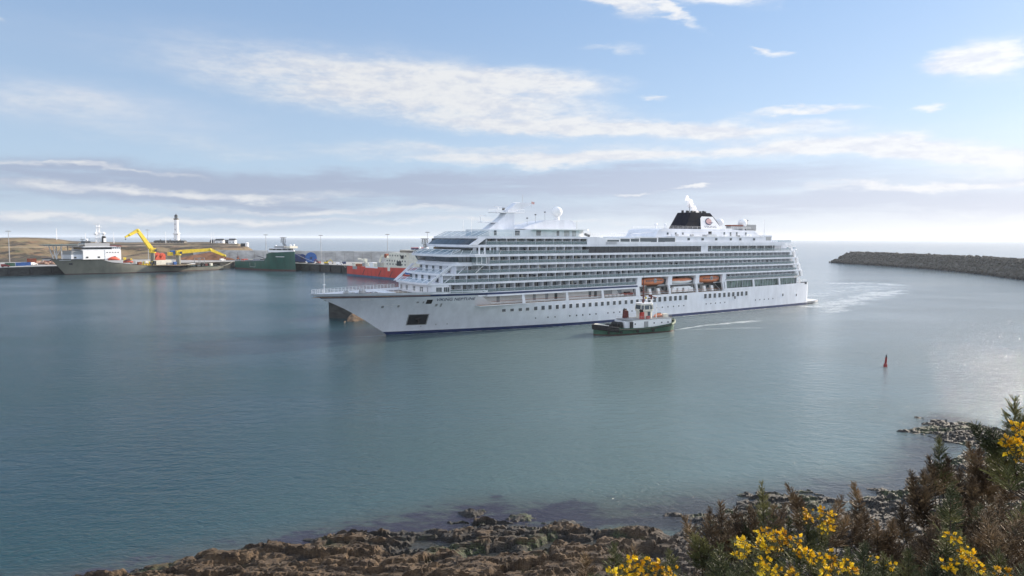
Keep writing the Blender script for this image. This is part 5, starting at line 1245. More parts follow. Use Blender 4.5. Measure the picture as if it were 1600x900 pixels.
    b = MB(); b.box2(33, 38.5, -1.6, 1.6, 34.3, 34.5, 'white2'); b.box((34, 0, 36.6), (2.6,.2,.2), 'white2'); b.tube((33.2,0,34.5), (33.2,0,36.5), .12, 'white2'); b.build('radar_scanner', R)
    b = MB(); b.box((40, 0, 39.6), (2.8,.2,.2), 'white2'); b.tube((40,0,37.8), (40,0,39.5), .14, 'white2'); b.box((42.2,0,38.9),(.7,.6,.8),'dark'); b.build('radar_scanner', R)
    b = MB(); b.box((47.5, 0, 41.2), (3.0,.2,.2), 'white2'); b.tube((47.5,0,40), (47.5,0,41.1), .12, 'white2'); b.tube((50,0,40.5), (50,0,44), .06, 'metal', n=5); b.build('radar_scanner', R)
    b = MB(); b.tube((53,-1,39.6), (53,-1,42), .04, 'metal', n=4); b.add([(53,-1,40.9),(54.2,-1.1,40.7),(54.3,-1.0,41.5),(53,-1,41.7)], [(0,1,2,3)], 'logo'); b.build('flag', R)
    b = MB()
    for x, z in ((54, 35.6), (50.5, 34.4), (58, 36.6)): b.tube((x, -2, z-1.4), (x, -2, z+2), .06, 'metal', n=5); b.box((x, -2, z+1.6), (.5,.4,.3), 'dark')
    b.build('searchlight', R)
    b = MB(); b.tube((69,-6,32.3), (69,-6,35.2), .06, 'metal', n=5); b.tube((76,-5,29.9), (76,-5,31.4), .08, 'metal', n=5); b.build('whip_aerial', R)
    b = MB(); b.box((72, -8, 30.4), (2.2,.5,.8), 'dark', ry=.3); b.build('telescope', R)
    return R
hull_half = [None]
def text_mesh(txt, size, fn, m, parent, name, width=None):
    cu = bpy.data.curves.new(name+'_curve', 'FONT'); cu.body = txt; cu.size = size; cu.resolution_u = 3; cu.extrude = 0.0; cu.offset = 0
    to = bpy.data.objects.new(name+'_curve', cu); COL.objects.link(to); bpy.context.view_layer.update()
    dg = bpy.context.evaluated_depsgraph_get(); me = bpy.data.meshes.new_from_object(to.evaluated_get(dg)); bpy.data.objects.remove(to); bpy.data.curves.remove(cu)
    xs = [v.co.x for v in me.vertices]; k = (width/(max(xs)-min(xs))) if width else 1; x0 = min(xs)
    for v in me.vertices: v.co = Vector(fn((v.co.x-x0)*k, v.co.y))
    me.name = name; me.materials.clear(); me.materials.append(MT[m]); o = bpy.data.objects.new(name, me); COL.objects.link(o); o.parent = parent; return o
CR = cruise()

def loc2w(s, q, z): x, y = ship2w(s, q); return (x, y, z)
def lifeboat(s, lab, kind):
    t = thing('lifeboat', lab, 'lifeboat', loc2w(s, 12.0, 12.0), SHIP_RZ, 'lifeboats hanging along the cruise ship side')
    L_ = 13.2; 
    def st(u): return (1-abs(u)**2.6)**.55 if abs(u) < 1 else 0
    n = 22; hullm = 'white2' if kind else 'orange'
    def loft(z_w, m, name, par):
        b = MB(); rings = []
        for i in range(n+1):
            u = -1+2*i/n; k = max(.12, st(u)); kz = max(.22, (1-abs(u)**3.2)**.5); rings.append([(u*L_/2, y*k, 1.35+(z-1.35)*kz+abs(u)**3*.15) for (y, z, w) in z_w])
        for a, c in zip(rings, rings[1:]): b.loft(a, c, m)
        b.add(rings[0], [tuple(range(len(rings[0])))], m); b.add(rings[-1], [tuple(range(len(rings[-1])))], m)
        return b.build(name, par, True)
    loft([(2.0,1.25,1),(1.9,.7,1),(1.3,.25,1),(.2,0,1),(-.2,0,1),(-1.3,.25,1),(-1.9,.7,1),(-2.0,1.25,1)], hullm, 'hull', t)
    if kind: loft([(1.9,1.28,1),(1.8,1.9,1),(1.0,2.35,1),(-1.0,2.35,1),(-1.8,1.9,1),(-1.9,1.28,1)], 'orange', 'canopy', t)
    else: loft([(2.02,1.28,1),(1.95,2.2,1),(1.4,2.75,1),(.0,3.0,1),(-1.4,2.75,1),(-1.95,2.2,1),(-2.02,1.28,1)], 'orange', 'canopy', t)
    if not kind:
        for i in range(9):
            x = -3.9+i*.98; b = MB(); b.box((x, -(1.98*st(x/6.6)+.02), 1.85), (.62,.12,.5), 'glass2'); b.box((x, (1.98*st(x/6.6)+.02), 1.85), (.62,.12,.5), 'glass2'); b.build('window', t)
        b = MB(); b.box((.2,-1.98,1.9), (1.3,.14,1.5), 'metal'); b.build('door', t)
        b = MB(); b.side([(-3,.1),(3,.1),(2.2,-.45),(-2.2,-.45)], -.7, .7, 'black'); b.build('keel', t)
    else:
        b = MB(); b.box((0,0,1.32), (10.5,3.7,.1), 'white2'); b.build('gunwale', t)
        b = MB(); b.box((.5,0,2.6), (3.5,1.8,.6), 'dark'); b.build('wheelhouse', t)
    b = MB()
    for x in (-5.0, 5.0): b.tube((x,0,1.2), (x,0,3.0), .09, 'metal', n=6); b.box((x,0,2.9), (.6,.5,.3), 'metal')
    b.build('lifting_hook', t)
lifeboat(99.8, 'orange enclosed lifeboat on the white cruise ship, the one nearest the bow', 0)
lifeboat(115.2, 'open topped tender with white hull and orange canopy between two orange lifeboats', 1)
lifeboat(131.2, 'orange enclosed lifeboat on the white cruise ship, the one nearest the stern', 0)

# steam from the funnel
def smoke():
    m = bpy.data.materials.new('steam'); m.use_nodes = True; nt = m.node_tree; nt.nodes.clear()
    out = nt.nodes.new('ShaderNodeOutputMaterial'); v = nt.nodes.new('ShaderNodeVolumePrincipled'); v.inputs['Color'].default_value = (.97,.97,1,1); v.inputs['Anisotropy'].default_value = .2
    tc = nt.nodes.new('ShaderNodeTexCoord'); n = nt.nodes.new('ShaderNodeTexNoise'); n.inputs['Scale'].default_value = .8; n.inputs['Detail'].default_value = 6
    nt.links.new(tc.outputs['Object'], n.inputs['Vector']); r = nt.nodes.new('ShaderNodeMapRange'); r.inputs[1].default_value = .38; r.inputs[2].default_value = .70; r.inputs[3].default_value = 0; r.inputs[4].default_value = 3.2
    nt.links.new(n.outputs['Fac'], r.inputs[0]); nt.links.new(r.outputs[0], v.inputs['Density']); nt.links.new(v.outputs[0], out.inputs['Volume'])
    MT['steam'] = m; b = MB(); r_ = random.Random(3)
    for k in range(34):
        t = k/33; s_ = 138.2-6.6*t**.85+r_.uniform(-.5, .5); z = 40.6+5.6*t+r_.uniform(-.45, .45); b.sphere((s_, r_.uniform(-.6, .6), z), (.45+.85*math.sin(math.pi*min(1, t*.8+.12)))*r_.uniform(.45, .85), 'steam', 10, 7)
    o = b.build('funnel_steam', None, False, loc=(BOW[0], BOW[1], 0), rz=SHIP_RZ); tag(o, 'white puff of steam rising from the dark funnel', 'steam', kind='stuff')
smoke()

# ------------------------------------------------------------------ the other vessels
def ship_hull(R, L_, HB, zd, rake0, entr, wl_entr, bands, stern_pinch=.85, zkeel=-2, flare=1.8, wlx=1.5, aft_rise=0., name='hull', S=None, inward=None):
    """zd(s) deck height, bands = [(height or -fraction, material)]; fraction of the local freeboard when given negative"""
    def rake(z): return rake0*max(0, z)/max(zd(0), .1)
    def half(s, z):
        f = min(1, max(0, z/max(zd(max(s, 0)), .1))); le = wl_entr+(entr-wl_entr)*f; ex = wlx+(flare-wlx)*f; u = (s-rake(z))/le
        if u <= 0: return 0.
        w = HB*(1-(1-min(1, u))**ex); e = L_-s
        if e < 14: w *= stern_pinch+(1-stern_pinch)*(1-(1-max(0, e)/14)**2)
        return w
    S = S or [0,.005,.015,.03,.05,.075,.1,.14,.18,.22,.26,.3,.35,.4,.5,.6,.7,.8,.88,.94,.97,1]
    def Z(f):
        s = f*L_; d = zd(s); out = []
        for z, _ in bands: out.append(d*float(z) if isinstance(z, str) else z)
        return out
    mats = [m for _, m in bands][:-1]
    b = MB(); cols = skin_hull(b, half, S, Z, rake, zd, L_, mats, 0)
    c = cols[-1]; n = len(c); b.add([(L_, p[1], p[2]) for p in c]+[(L_, -p[1], p[2]) for p in c[::-1]], [tuple(range(2*n))], mats[-1])
    b.build(name, R, True)
    return half, rake, cols
def deck_from(cols, R, m, dz=-.6, name='deck', k=-1):
    b = MB()
    for a, c in zip(cols, cols[1:]):
        b.add([(a[k][0], -a[k][1]*.98, a[k][2]+dz), (c[k][0], -c[k][1]*.98, c[k][2]+dz), (c[k][0], c[k][1]*.98, c[k][2]+dz), (a[k][0], a[k][1]*.98, a[k][2]+dz)], [(0,1,2,3)], m)
    return b.build(name, R)
def block(R, name, s0, s1, w, z0, z1, m, cham=0., y0=None):
    y0 = -w if y0 is None else y0
    b = MB(); b.prism([(s0+cham, y0), (s0, y0+cham), (s0, w-cham), (s0+cham, w), (s1, w), (s1, y0)], z0, z1, m); return b.build(name, R)
def win_row(R, name, s0, s1, n, y, z, w, h, m='glass2'):
    for i in range(n):
        b = MB(); b.box((s0+(s1-s0)*(i/(n-1) if n > 1 else 0), y, z), (w, .12, h), m); b.build(name, R)
def lattice(b, a, c, w, m, r=.1, n=6):
    a = Vector(a); c = Vector(c)
    for dx, dy in ((-w,-w),(w,-w),(w,w),(-w,w)): b.tube(a+Vector((dx,dy,0)), c+Vector((dx*.7,dy*.7,0)), r, m, n=4)
    for i in range(n):
        p = a.lerp(c, i/n); q = a.lerp(c, (i+1)/n)
        b.tube(p+Vector((-w,-w,0)), q+Vector((w,-w,0))*1, r*.6, m, n=4); b.tube(p+Vector((w,w,0)), q+Vector((-w,w,0)), r*.6, m, n=4)
def boat_small(loc, rz, L_, mh, mt, lab, cat='rescue boat', name='rescue_boat', k=1.):
    t = thing(name, lab, cat, loc, rz); t.scale = (1, k, k)
    b = MB(); n = 12; rings = []
    for i in range(n+1):
        u = -1+2*i/n; k = max(.1, (1-abs(u)**2.4)**.6); rings.append([(u*L_/2, y*k, z) for y, z in ((1.5,1.1),(1.4,.5),(.6,0),(-.6,0),(-1.4,.5),(-1.5,1.1))])
    for a, c in zip(rings, rings[1:]): b.loft(a, c, mh)
    b.add(rings[0], [tuple(range(6))], mh); b.add(rings[-1], [tuple(range(6))], mh); b.build('hull', t, True)
    b = MB(); rings = []
    for i in range(n+1):
        u = -1+2*i/n; k = max(.1, (1-abs(u)**2.4)**.6); rings.append([(u*L_/2, y*k, z*max(k, .5)) for y, z in ((1.5,1.12),(1.3,2.2),(.5,2.8),(-.5,2.8),(-1.3,2.2),(-1.5,1.12))])
    for a, c in zip(rings, rings[1:]): b.loft(a, c, mt)
    b.build('canopy', t, True)
    b = MB(); b.box((L_*.1,0,2.9), (1.2,1.1,.7), 'glass2'); b.build('hatch', t)
def knuckle_crane(R, s, y, z0, zc, jib, m, colm='grey', rx=0.):
    """deck crane on a column; jib = list of (s, y, z) points"""
    b = MB(); b.tube((s,y,z0), (s,y,zc), 1.9, colm, 1.7, n=14); b.build('crane_column', R, True)
    b = MB(); b.tube((s,y,zc), (s,y,zc+.8), 2.4, m, n=14); b.box((s,y,zc+2.4), (4.2,3.4,3.4), m); b.box((s+1.6,y-1.9,zc+2.2), (1.6,1.2,2.0), 'glass2'); b.build('crane_house', R)
    ws = [1.6, 1.25, .8]
    for i, (a, c) in enumerate(zip(jib, jib[1:])):
        b = MB(); a_, c_ = Vector(a), Vector(c); d = c_-a_; q = d.to_track_quat('X', 'Z'); w = ws[min(i, 2)]
        vs = []
        for p, k in ((a_, w*1.05), (c_, w*.75)):
            for dy, dz in ((-k*.7,-k),(k*.7,-k),(k*.7,k),(-k*.7,k)): vs.append(p+q@Vector((0,dy,dz)))
        b.add(vs, [(0,1,2,3),(7,6,5,4),(0,4,5,1),(1,5,6,2),(2,6,7,3),(3,7,4,0)], m)
        b.build('crane_jib', R)
        b = MB(); b.sphere(tuple(c_), w*.95, m, 10, 6); b.build('jib_joint', R)
    a_, c_, e_ = Vector(jib[0]), Vector(jib[1]), Vector(jib[2])
    b = MB(); b.tube(a_+Vector((1.0,0,-1.5)) if False else a_+Vector((0,0,-1.6))+(c_-a_)*.02, a_+(c_-a_)*.42+Vector((0,0,-.9)), .32, 'metal', n=8); b.tube(a_+(c_-a_)*.68+Vector((0,0,.9)), c_+(e_-c_)*.25+Vector((0,0,.8)), .28, 'metal', n=8); b.build('hydraulic_ram', R)
    b = MB(); e = Vector(jib[-1]); b.tube(e, e+Vector((0,0,-1.6)), .08, 'dark', n=5); b.box(tuple(e+Vector((0,0,-1.9))), (.7,.5,.9), 'dark'); b.build('hook', R)

def grey_ship():
    R = thing('offshore_ship', 'grey offshore construction ship with white bridge and two yellow deck cranes, moored on the left', 'ship', (-342.6, 523.1, 0), math.radians(51.85))
    HB = 11.5; L_ = 122
    def zd(s): return float(np.interp(s, [-12, 0, 27, 29.5, 31.5, 34, 50, 66, 85, 105, 122], [12.9, 12.2, 11.3, 11.2, 9.9, 9.0, 6.7, 5.0, 3.5, 3.2, 3.3]))
    S = [0,.006,.015,.03,.05,.075,.1,.13,.16,.19,.215,.235,.25,.262,.28,.31,.36,.42,.5,.6,.7,.78,.84,.9,.95,1]
    half, rake, cols = ship_hull(R, L_, HB, zd, -9.5, 44, 52, [(-2,'boot'),(.55,'grey'),('0.35','grey'),('0.7','grey'),('1.0','grey')], .92, S=S, flare=1.9)
    deck_from(cols, R, 'deckgreen', -.5)
    b = MB(); pts = [(c[-1][0], c[-1][1], c[-1][2]) for c in cols]
    for sg in (-1, 1): b.loft([(x, sg*(y+.02), z-.22) for x, y, z in pts], [(x, sg*(y+.05), z+.02) for x, y, z in pts], 'boot' if False else 'dark')
    b.build('bulwark_cap', R)
    # helideck
    b = MB(); n = 8; r = 14.2; cx = -1.5
    poly = [(cx+r*math.cos((i+.5)*2*math.pi/n), r*math.sin((i+.5)*2*math.pi/n)) for i in range(n)]
    b.prism(poly, 22.3, 22.9, 'metal', 'deckgreen'); b.build('helideck', R)
    b = MB(); r2 = 15.2; p2 = [(cx+r2*math.cos((i+.5)*2*math.pi/n), r2*math.sin((i+.5)*2*math.pi/n)) for i in range(n)]
    b.loft([(x, y, 22.4) for x, y in poly], [(x, y, 22.7) for x, y in p2], 'dark', close=True); b.build('safety_net', R)
    b = MB()
    for y in (-5, 5):
        b.tube((-6.5,y*.6,12), (-9,y*.9,22.3), .3, 'white2', n=6); b.tube((-3.5,y,12), (-3.8,y,22.3), .35, 'white2', n=6); b.tube((4,y,12), (4,y,22.3), .3, 'white2', n=6); b.tube((-6.5,y*.6,14), (-3.6,y,21), .18, 'white2', n=6)
    for x in (-9,-4,1,6): b.box((x,0,22.1), (.4,22,.5), 'white2')
    b.build('helideck_support', R)
    # accommodation
    block(R, 'forecastle_house', 1.5, 12.5, 8.6, 12, 15.4, 'white'); block(R, 'grey_store', 1.0, 12.5, 8.2, 15.4, 18.2, 'metal', 1)
    block(R, 'accommodation', 9.0, 24.5, 10.6, 11.6, 18.6, 'white2'); block(R, 'accommodation', 24.5, 36.2, 10.8, 11.0, 18.7, 'white2')
    win_row(R, 'window', 3.5, 20, 3, -10.66, 13.2, 1.6, 1.2, 'dark'); win_row(R, 'window', 26, 34, 5, -10.86, 16.8, .8, .7)
    block(R, 'bridge', 8.2, 35, 10.2, 18.7, 19.2, 'white'); 
    block(R, 'bridge_window', 9.0, 30, 9.6, 19.2, 21.0, 'glass', 1.5); block(R, 'bridge_roof', 8, 33, 10.4, 21.0, 21.5, 'white', 1.5)
    block(R, 'aft_lookout', 30, 36.5, 9.2, 18.7, 21.2, 'white'); win_row(R, 'window', 31.2, 35.6, 4, -9.27, 20.2, .9, 1.0)
    block(R, 'boat_canopy', 31, 37, 10, 21.5, 22.0, 'red')
    block(R, 'upper_deckhouse', 12, 30, 6, 21.5, 24.2, 'metal'); block(R, 'monkey_island', 13, 17, 4, 24.2, 25.6, 'dark')
    b = MB(); b.tube((27,-3,21.5), (27,-3,28.5), 1.8, 'dark', 1.6, n=12); b.tube((27,-3,28.5), (27,-3,29.6), 1.5, 'black', 1.2, n=12); b.build('funnel', R, True)
    b = MB(); b.box((27,-4.85,26.4), (2.0,.12,3.0), 'white2'); b.build('funnel_panel', R)
    b = MB(); lattice(b, (23.8,0,24.2), (24.2,0,38.5), 1.1, 'white2', .2, 8)
    for z in (28, 32.5, 36.8): b.box((24,0,z), (4.4,4.4,.25), 'white2')
    b.build('mast', R)
    for x, y, z, r_ in ((21.6,-1.5,31.5,1.25),(27.4,-1.5,31.6,1.25),(15,-2,26.6,.9)):
        b = MB(); b.sphere((x,y,z), r_, 'white2', 14, 9); b.tube((x,y,z-2), (x,y,z-.5), .4, 'white2', n=8); b.build('radome', R, True)
    b = MB(); b.box((23.5,0,39), (4,.3,.3), 'metal'); b.box((12.8,0,27), (3.2,.3,.3), 'dark'); b.tube((13,0,25.6), (13,0,27), .15, 'dark'); b.tube((10.5,-4,21.5), (10.5,-4,29), .08, 'dark', n=4); b.tube((16,-5,21.5), (16,-5,28), .08, 'dark', n=4); b.build('radar_scanner', R)
    # cranes
    knuckle_crane(R, 65.5, 0, 5.5, 15.6, [(64.6,0,18.6),(53.4,-1.5,34.3),(46.5,-2.5,30.6),(43.2,-3,29.0)], 'yellow')
    knuckle_crane(R, 86.8, 0, 3.5, 13.4, [(87.5,0,16.2),(114.0,-3,17.9),(127.0,-4,12.3),(127.6,-4,12.0)], 'yellow')
    b = MB(); b.box((83,2,16), (3.5,3,3), 'blue'); b.box((81,2,14.6), (3,4,3), 'yellow'); b.build('crane_winch', R)
    b = MB(); b.box((71,3,10), (9,5,.5), 'metal'); b.build('deck_platform', R)
    for x, z, r_ in ((68.8,13.2,2.9),(73.0,12.8,2.7)):
        b = MB(); b.tube((x,-1,z), (x,2.5,z), r_, 'redo', n=16); b.tube((x,-1.6,z), (x,3,z), .7, 'dark', n=8); b.build('hose_drum', R)
    b = MB(); b.side([(66.4,9.6),(75.8,9.6),(75.4,10.4),(66.8,10.4)], -1.5, 3, 'redo')
    for x in (68.8,73.0): b.side([(x-2.4,10),(x+2.4,10),(x,14)], -1.9, -1.5, 'redo')
    b.build('drum_frame', R)
    b = MB(); b.box2(65,80,-2,4,5,9.6,'cream'); b.build('deck_store', R)
    for i in range(5):
        b = MB(); x = 52+i*2.3; b.tube((x,-8,5.4), (x,-8,9.0), .45, 'yellow', n=8); b.tube((x,-8,6.2), (x+2,-8,8.4), .2, 'yellow', n=6); b.box((x+.6,-8.2,5.9), (1.4,1.2,1.4), 'yellow'); b.build('pipe_tensioner', R)
    for x, z, w, h, m in ((47,8.6,3,2.4,'metal'),(51,7.6,2.6,2.2,'rust'),(60.5,6.9,2.2,2.6,'dark'),(56.5,8.6,2.4,1.6,'cream'),(63,7.6,2,3.4,'dark'),(76.4,6.2,4.2,2.4,'metal'),(80.5,6.0,2.2,4.0,'blue'),(84,4.6,3,2,'metal'),(92,4.8,3,2.2,'cream'),(96,4.9,4,2.6,'white2'),(100.5,4.6,3,1.8,'metal'),(104,4.9,2.2,2.6,'dark'),(108,4.6,2.5,1.8,'maroon'),(113,4.8,2,2.4,'cream'),(44,10,2,3,'yellow'),(40.5,11,1.2,3,'yellow')):
        b = MB(); b.box((x, -7.5+random.uniform(-1,2), z), (w, 2.6, h), m); b.build('deck_equipment', R)
    b = MB()
    for x in (103, 107): 
        b.tube((x,-6,3.4), (x,-6,10.5), .25, 'metal', n=6); b.tube((x,4,3.4), (x,4,10.5), .25, 'metal', n=6); b.tube((x,-6,10.5), (x,4,10.5), .25, 'metal', n=6)
    b.build('stern_gantry', R)
    b = MB()
    for i in range(30): x = 50+i*2.3; b.tube((x,-10.9,zd(x)), (x,-10.9,zd(x)+1.1), .06, 'yellow' if i < 8 else 'metal', n=4)
    b.build('deck_rail', R)
    b = MB(); G = [(-4.5+i*1.0, -(half(-4.5+i*1.0, 11.2)+.06), z) for z in (11.0, 11.35) for i in range(8)]
    b.add(G, [(i, i+1, 9+i, 8+i) for i in range(7)], 'white2'); b.build('name_stripe', R)
    b = MB(); G = [(1.5+2.2*i/3, -(half(1.5+2.2*i/3, 8.6)+.08), 7.6+2.0*j/2) for j in range(3) for i in range(4)]
    b.add(G, [(j*4+i, j*4+i+1, (j+1)*4+i+1, (j+1)*4+i) for j in range(2) for i in range(3)], 'dark'); b.build('anchor_recess', R)
    c, s_ = math.cos(math.radians(51.85)), math.sin(math.radians(51.85))
    def w(s, q, z): return (-342.6+c*s+s_*q, 523.1+s_*s-c*q, z)
    boat_small(w(30.4, 11.4, 10.6), math.radians(51.85), 8.5, 'redo', 'redo', 'bright red lifeboat hanging under the white bridge of the grey ship', 'lifeboat', 'lifeboat')
    boat_small(w(41.5, 10.2, 8.3), math.radians(51.85), 7.5, 'redo', 'maroon', 'red rescue boat lying on the grey ship deck behind the lifeboat')
MT['redo'] = mat('signal_red_paint', (.62,.10,.05), .5, var=.2, vscale=.8)
grey_ship()

def green_ship():
    R = thing('supply_ship', 'dark green supply ship with tall rounded bow and white bridge, moored at the quay', 'ship', (-185.7, 586.3, 0), math.radians(142.81))
    def zd(s): return float(np.interp(s, [-3, 0, 24, 27, 28.5, 55, 82], [17.2, 17.0, 15.6, 14.8, 8.9, 7.6, 7.3]))
    S = [0,.006,.015,.03,.05,.08,.11,.15,.19,.23,.26,.285,.30,.318,.34,.4,.5,.6,.7,.8,.9,.95,1]
    half, rake, cols = ship_hull(R, 81, 9.2, zd, 1.6, 23, 34, [(-2,'boot'),(1.4,'green'),('0.45','green'),('0.75','green'),('1.0','green')], .9, S=S, flare=2.4, wlx=1.6)
    deck_from(cols, R, 'metal', -.7)
    b = MB(); P = [(c[-1][0]+.4, c[-1][1]*.97) for c in cols if c[-1][0] < 27]
    P = P+[(x, -y) for x, y in P[::-1] if y > .001]
    b.prism(P, 16.2, 18.0, 'white2'); b.build('bow_house', R)
    P2 = [(x*.9+1.6, y*.93) for x, y in P]; b = MB(); b.prism(P2, 18.0, 19.3, 'glass'); b.build('bridge_window', R)
    b = MB(); b.prism([(x*.96+.6, y*1.02) for x, y in P], 19.3, 19.8, 'white2'); b.build('bridge_roof', R)
    b = MB()
    for i in range(0, len(P2), 2): b.tube((P2[i][0], P2[i][1], 18), (P2[i][0], P2[i][1], 19.3), .15, 'white2', n=5)
    b.build('bridge_mullion', R)
    block(R, 'upper_house', 8, 22, 6, 19.8, 21.6, 'metal'); block(R, 'equipment_box', 2.5, 7, 4, 19.8, 21.6, 'cream')
    b = MB(); lattice(b, (14.5,0,21), (17.5,0,24.5), .9, 'dark', .2, 3); lattice(b, (17.5,0,24.5), (17.5,0,29), 1.4, 'dark', .22, 3); b.box((17.5,0,29), (4,4,.3), 'dark'); b.build('mast', R)
    for x, y, z in ((24,3,21.5),(5,-2,22.4),(3.5,2.5,22.2)):
        b = MB(); b.sphere((x,y,z), .9, 'white2', 12, 8); b.tube((x,y,z-2.5), (x,y,z-.4), .25, 'white2', n=6); b.build('radome', R, True)
    b = MB(); b.box2(26.5, 30.5, -8.5, 8.5, 9, 14.8, 'green'); b.box((29.4,0,15.6), (2.4,7,2), 'dark'); b.build('funnel_block', R)
    b = MB()
    for sg in (-1, 1):
        pts = [(30,8.4),(45,8.0),(60,7.6),(80,7.3)]; b.path([(x, sg*8.6, z+.6) for x, z in pts], .35, 'metal', 6)
        for i in range(16): x = 32+i*3; b.box((x, sg*8.5, 7.4), (.3,.5,1.6), 'metal')
    b.build('cargo_rail', R)
    for x, y, z, w_, h, m in ((75,2,8.0,5,2.2,'redo'),(71,-1,7.9,3,1.6,'cream'),(66,3,8.0,7,1.4,'dark'),(60,0,7.9,6,1.6,'dark'),(55,3,8.1,7,1.6,'navy'),(46,1,8.6,5,2.0,'dark'),(40,-2,8.8,3,2.2,'metal')):
        b = MB(); b.box((x,y,z), (w_,4,h), m); b.build('deck_cargo', R)
    b = MB(); b.path([(36,4,9.5),(44,4,11.2),(52,4,12.4)], .3, 'dark', 6); b.build('deck_crane', R)
    b = MB(); y = lambda s, z: (half(s, z)+.06)
    for (x0, x1, z0, z1) in ((46.6,55.2,2.6,3.0),(46.6,47.0,3.0,6.6),(54.8,55.2,3.0,6.6)): b.add([(x0, y(x0,z0), z0),(x1, y(x1,z0), z0),(x1, y(x1,z1), z1),(x0, y(x0,z1), z1)], [(0,1,2,3)], 'metal')
    b.build('loading_frame_mark', R)
    b = MB(); G = [(9+i*1.6, y(9+i*1.6, 12.4), z) for z in (12.2, 12.6) for i in range(6)]; b.add(G, [(i, i+1, 7+i, 6+i) for i in range(5)], 'white2'); b.build('name_stripe', R)
green_ship()

def red_ship():
    # near side line measured on the water; bow hidden behind the cruise ship
    a = math.radians(130.1); A = (math.cos(a), math.sin(a)); N_ = (-A[1], A[0])     # towards the camera
    o = (-56.1-N_[0]*9.5-A[0]*8, 442.5-N_[1]*9.5-A[1]*8)
    R = thing('survey_ship', 'red hulled ship with cream superstructure, half hidden behind the cruise ship bow', 'ship', (o[0], o[1], 0), a)
    D = 8
    def zd(s): return float(np.interp(s, [0, D+10, D+22, D+110, D+122], [11.5, 10.2, 8.8, 7.2, 6.6]))
    half, rake, cols = ship_hull(R, D+113, 9.5, zd, -5, 26, 34, [(-2,'bluehull'),(1.3,'redhull'),('0.5','redhull'),('1.0','redhull')], .9, flare=1.9)
    deck_from(cols, R, 'deckgreen', -.6)
    block(R, 'main_house', D+22, D+52, 9.0, 8.0, 15.0, 'cream', 1); block(R, 'upper_house', D+24, D+49, 8.4, 15.0, 18.6, 'cream', 1)
    block(R, 'bridge', D+10, D+34, 8.0, 18.6, 21.0, 'cream', 2); block(R, 'bridge_window', D+9.8, D+34.2, 8.2, 19.2, 20.5, 'glass', 2); block(R, 'forward_house', D+6, D+22, 8.6, 8.6, 18.6, 'cream', 2)
    block(R, 'funnel', D+21, D+28, 3, 21, 22.2, 'navy', .5); block(R, 'funnel_top', D+20.8, D+28.2, 3.1, 22.2, 22.5, 'redhull', .5)
    for z, x0, x1, n in ((10.8,26,50,7),(13.2,26,50,8),(16.8,26,47,7)):
        win_row(R, 'window', D+x0, D+x1, n, 9.07 if z < 15 else 8.47, z, 1.1, 1.0)
    for x, z, w_, h in ((34,11.5,6,3.2),(30,16.0,3.4,2.2)):
        b = MB(); b.box((D+x, 9.05, z), (w_,.2,h), 'dark'); b.build('side_opening', R)
    b = MB(); lattice(b, (D+13.5,0,21), (D+15.5,0,25), .9, 'dark', .22, 3); lattice(b, (D+15.5,0,25), (D+15.5,0,28.6), 1.4, 'dark', .22, 3); b.box((D+15.5,0,28.6), (4,4,.3), 'dark'); b.build('mast', R)
    for x, z in ((20,22.4),(38,20),(44,19.8),(11,22.2)):
        b = MB(); b.sphere((D+x,1,z), .9, 'white2', 12, 8); b.tube((D+x,1,z-2), (D+x,1,z-.4), .25, 'white2', n=6); b.build('radome', R, True)
    # aft cranes and winches in pale yellow
    b = MB(); b.tube((D+60,3,8), (D+60,3,14), 1.3, 'cream', n=10); b.box((D+60,3,15), (3.4,3,2.4), 'cream'); b.box((D+64.5,3,16.4), (9,1.1,1.3), 'cream', ry=.15); b.box((D+70,3,13.8), (6,.9,1.1), 'cream', ry=.9); b.tube((D+60,1,16.2),(D+60,5,16.2), 1.5, 'rust', n=14); b.build('deck_crane', R)
    b = MB(); b.tube((D+94,3,8), (D+94,3,11), 1.1, 'cream', n=10); b.box((D+99,3,12.3), (12,1.0,1.2), 'cream', ry=-.1); b.box((D+94,3,12), (3,2.4,2.4), 'cream'); b.build('deck_crane', R)
    for x, z, w_, h, m in ((56,10,5,4,'cream'),(66,9.6,4,3.2,'metal'),(71,9.2,5,2.6,'cream'),(77,9.4,6,3,'white2'),(84,9.2,4,2.6,'cream'),(89,9,4,2.4,'metal'),(105,8.6,5,2.6,'cream'),(100,8.2,3,2,'rust')):
        b = MB(); b.box((D+x, 5, z), (w_,4,h), m); b.build('deck_equipment', R)
    for x in (28, 44, 60, 84):
        b = MB(); b.add([(D+x+1.2, half(D+x,3)+.07, 1.6),(D+x+2.4, half(D+x,3)+.07, 1.6),(D+x-1.2, half(D+x,5)+.07, 5.8),(D+x-2.4, half(D+x,5)+.07, 5.8)], [(0,1,2,3)], 'maroon'); b.build('hull_fender_strip', R)
    b = MB(); b.box((D+21, 9.62, 5.6), (9,.14,2.3), 'white2'); o2 = b.build('side_board', R); b = MB(); b.box((D+21, 9.7, 5.6), (8.6,.12,1.9), 'blue'); b.build('blue_panel', R)
    b = MB(); b.box((D+98, 9.4, 6.4), (7,.3,2.2), 'metal'); b.box((D+47, 9.45, 7.2), (3.4,.3,2.8), 'cream'); b.box((D+72, 9.4, 7.6), (18,.4,1.0), 'white2'); b.build('bulwark_gate', R)
red_ship()

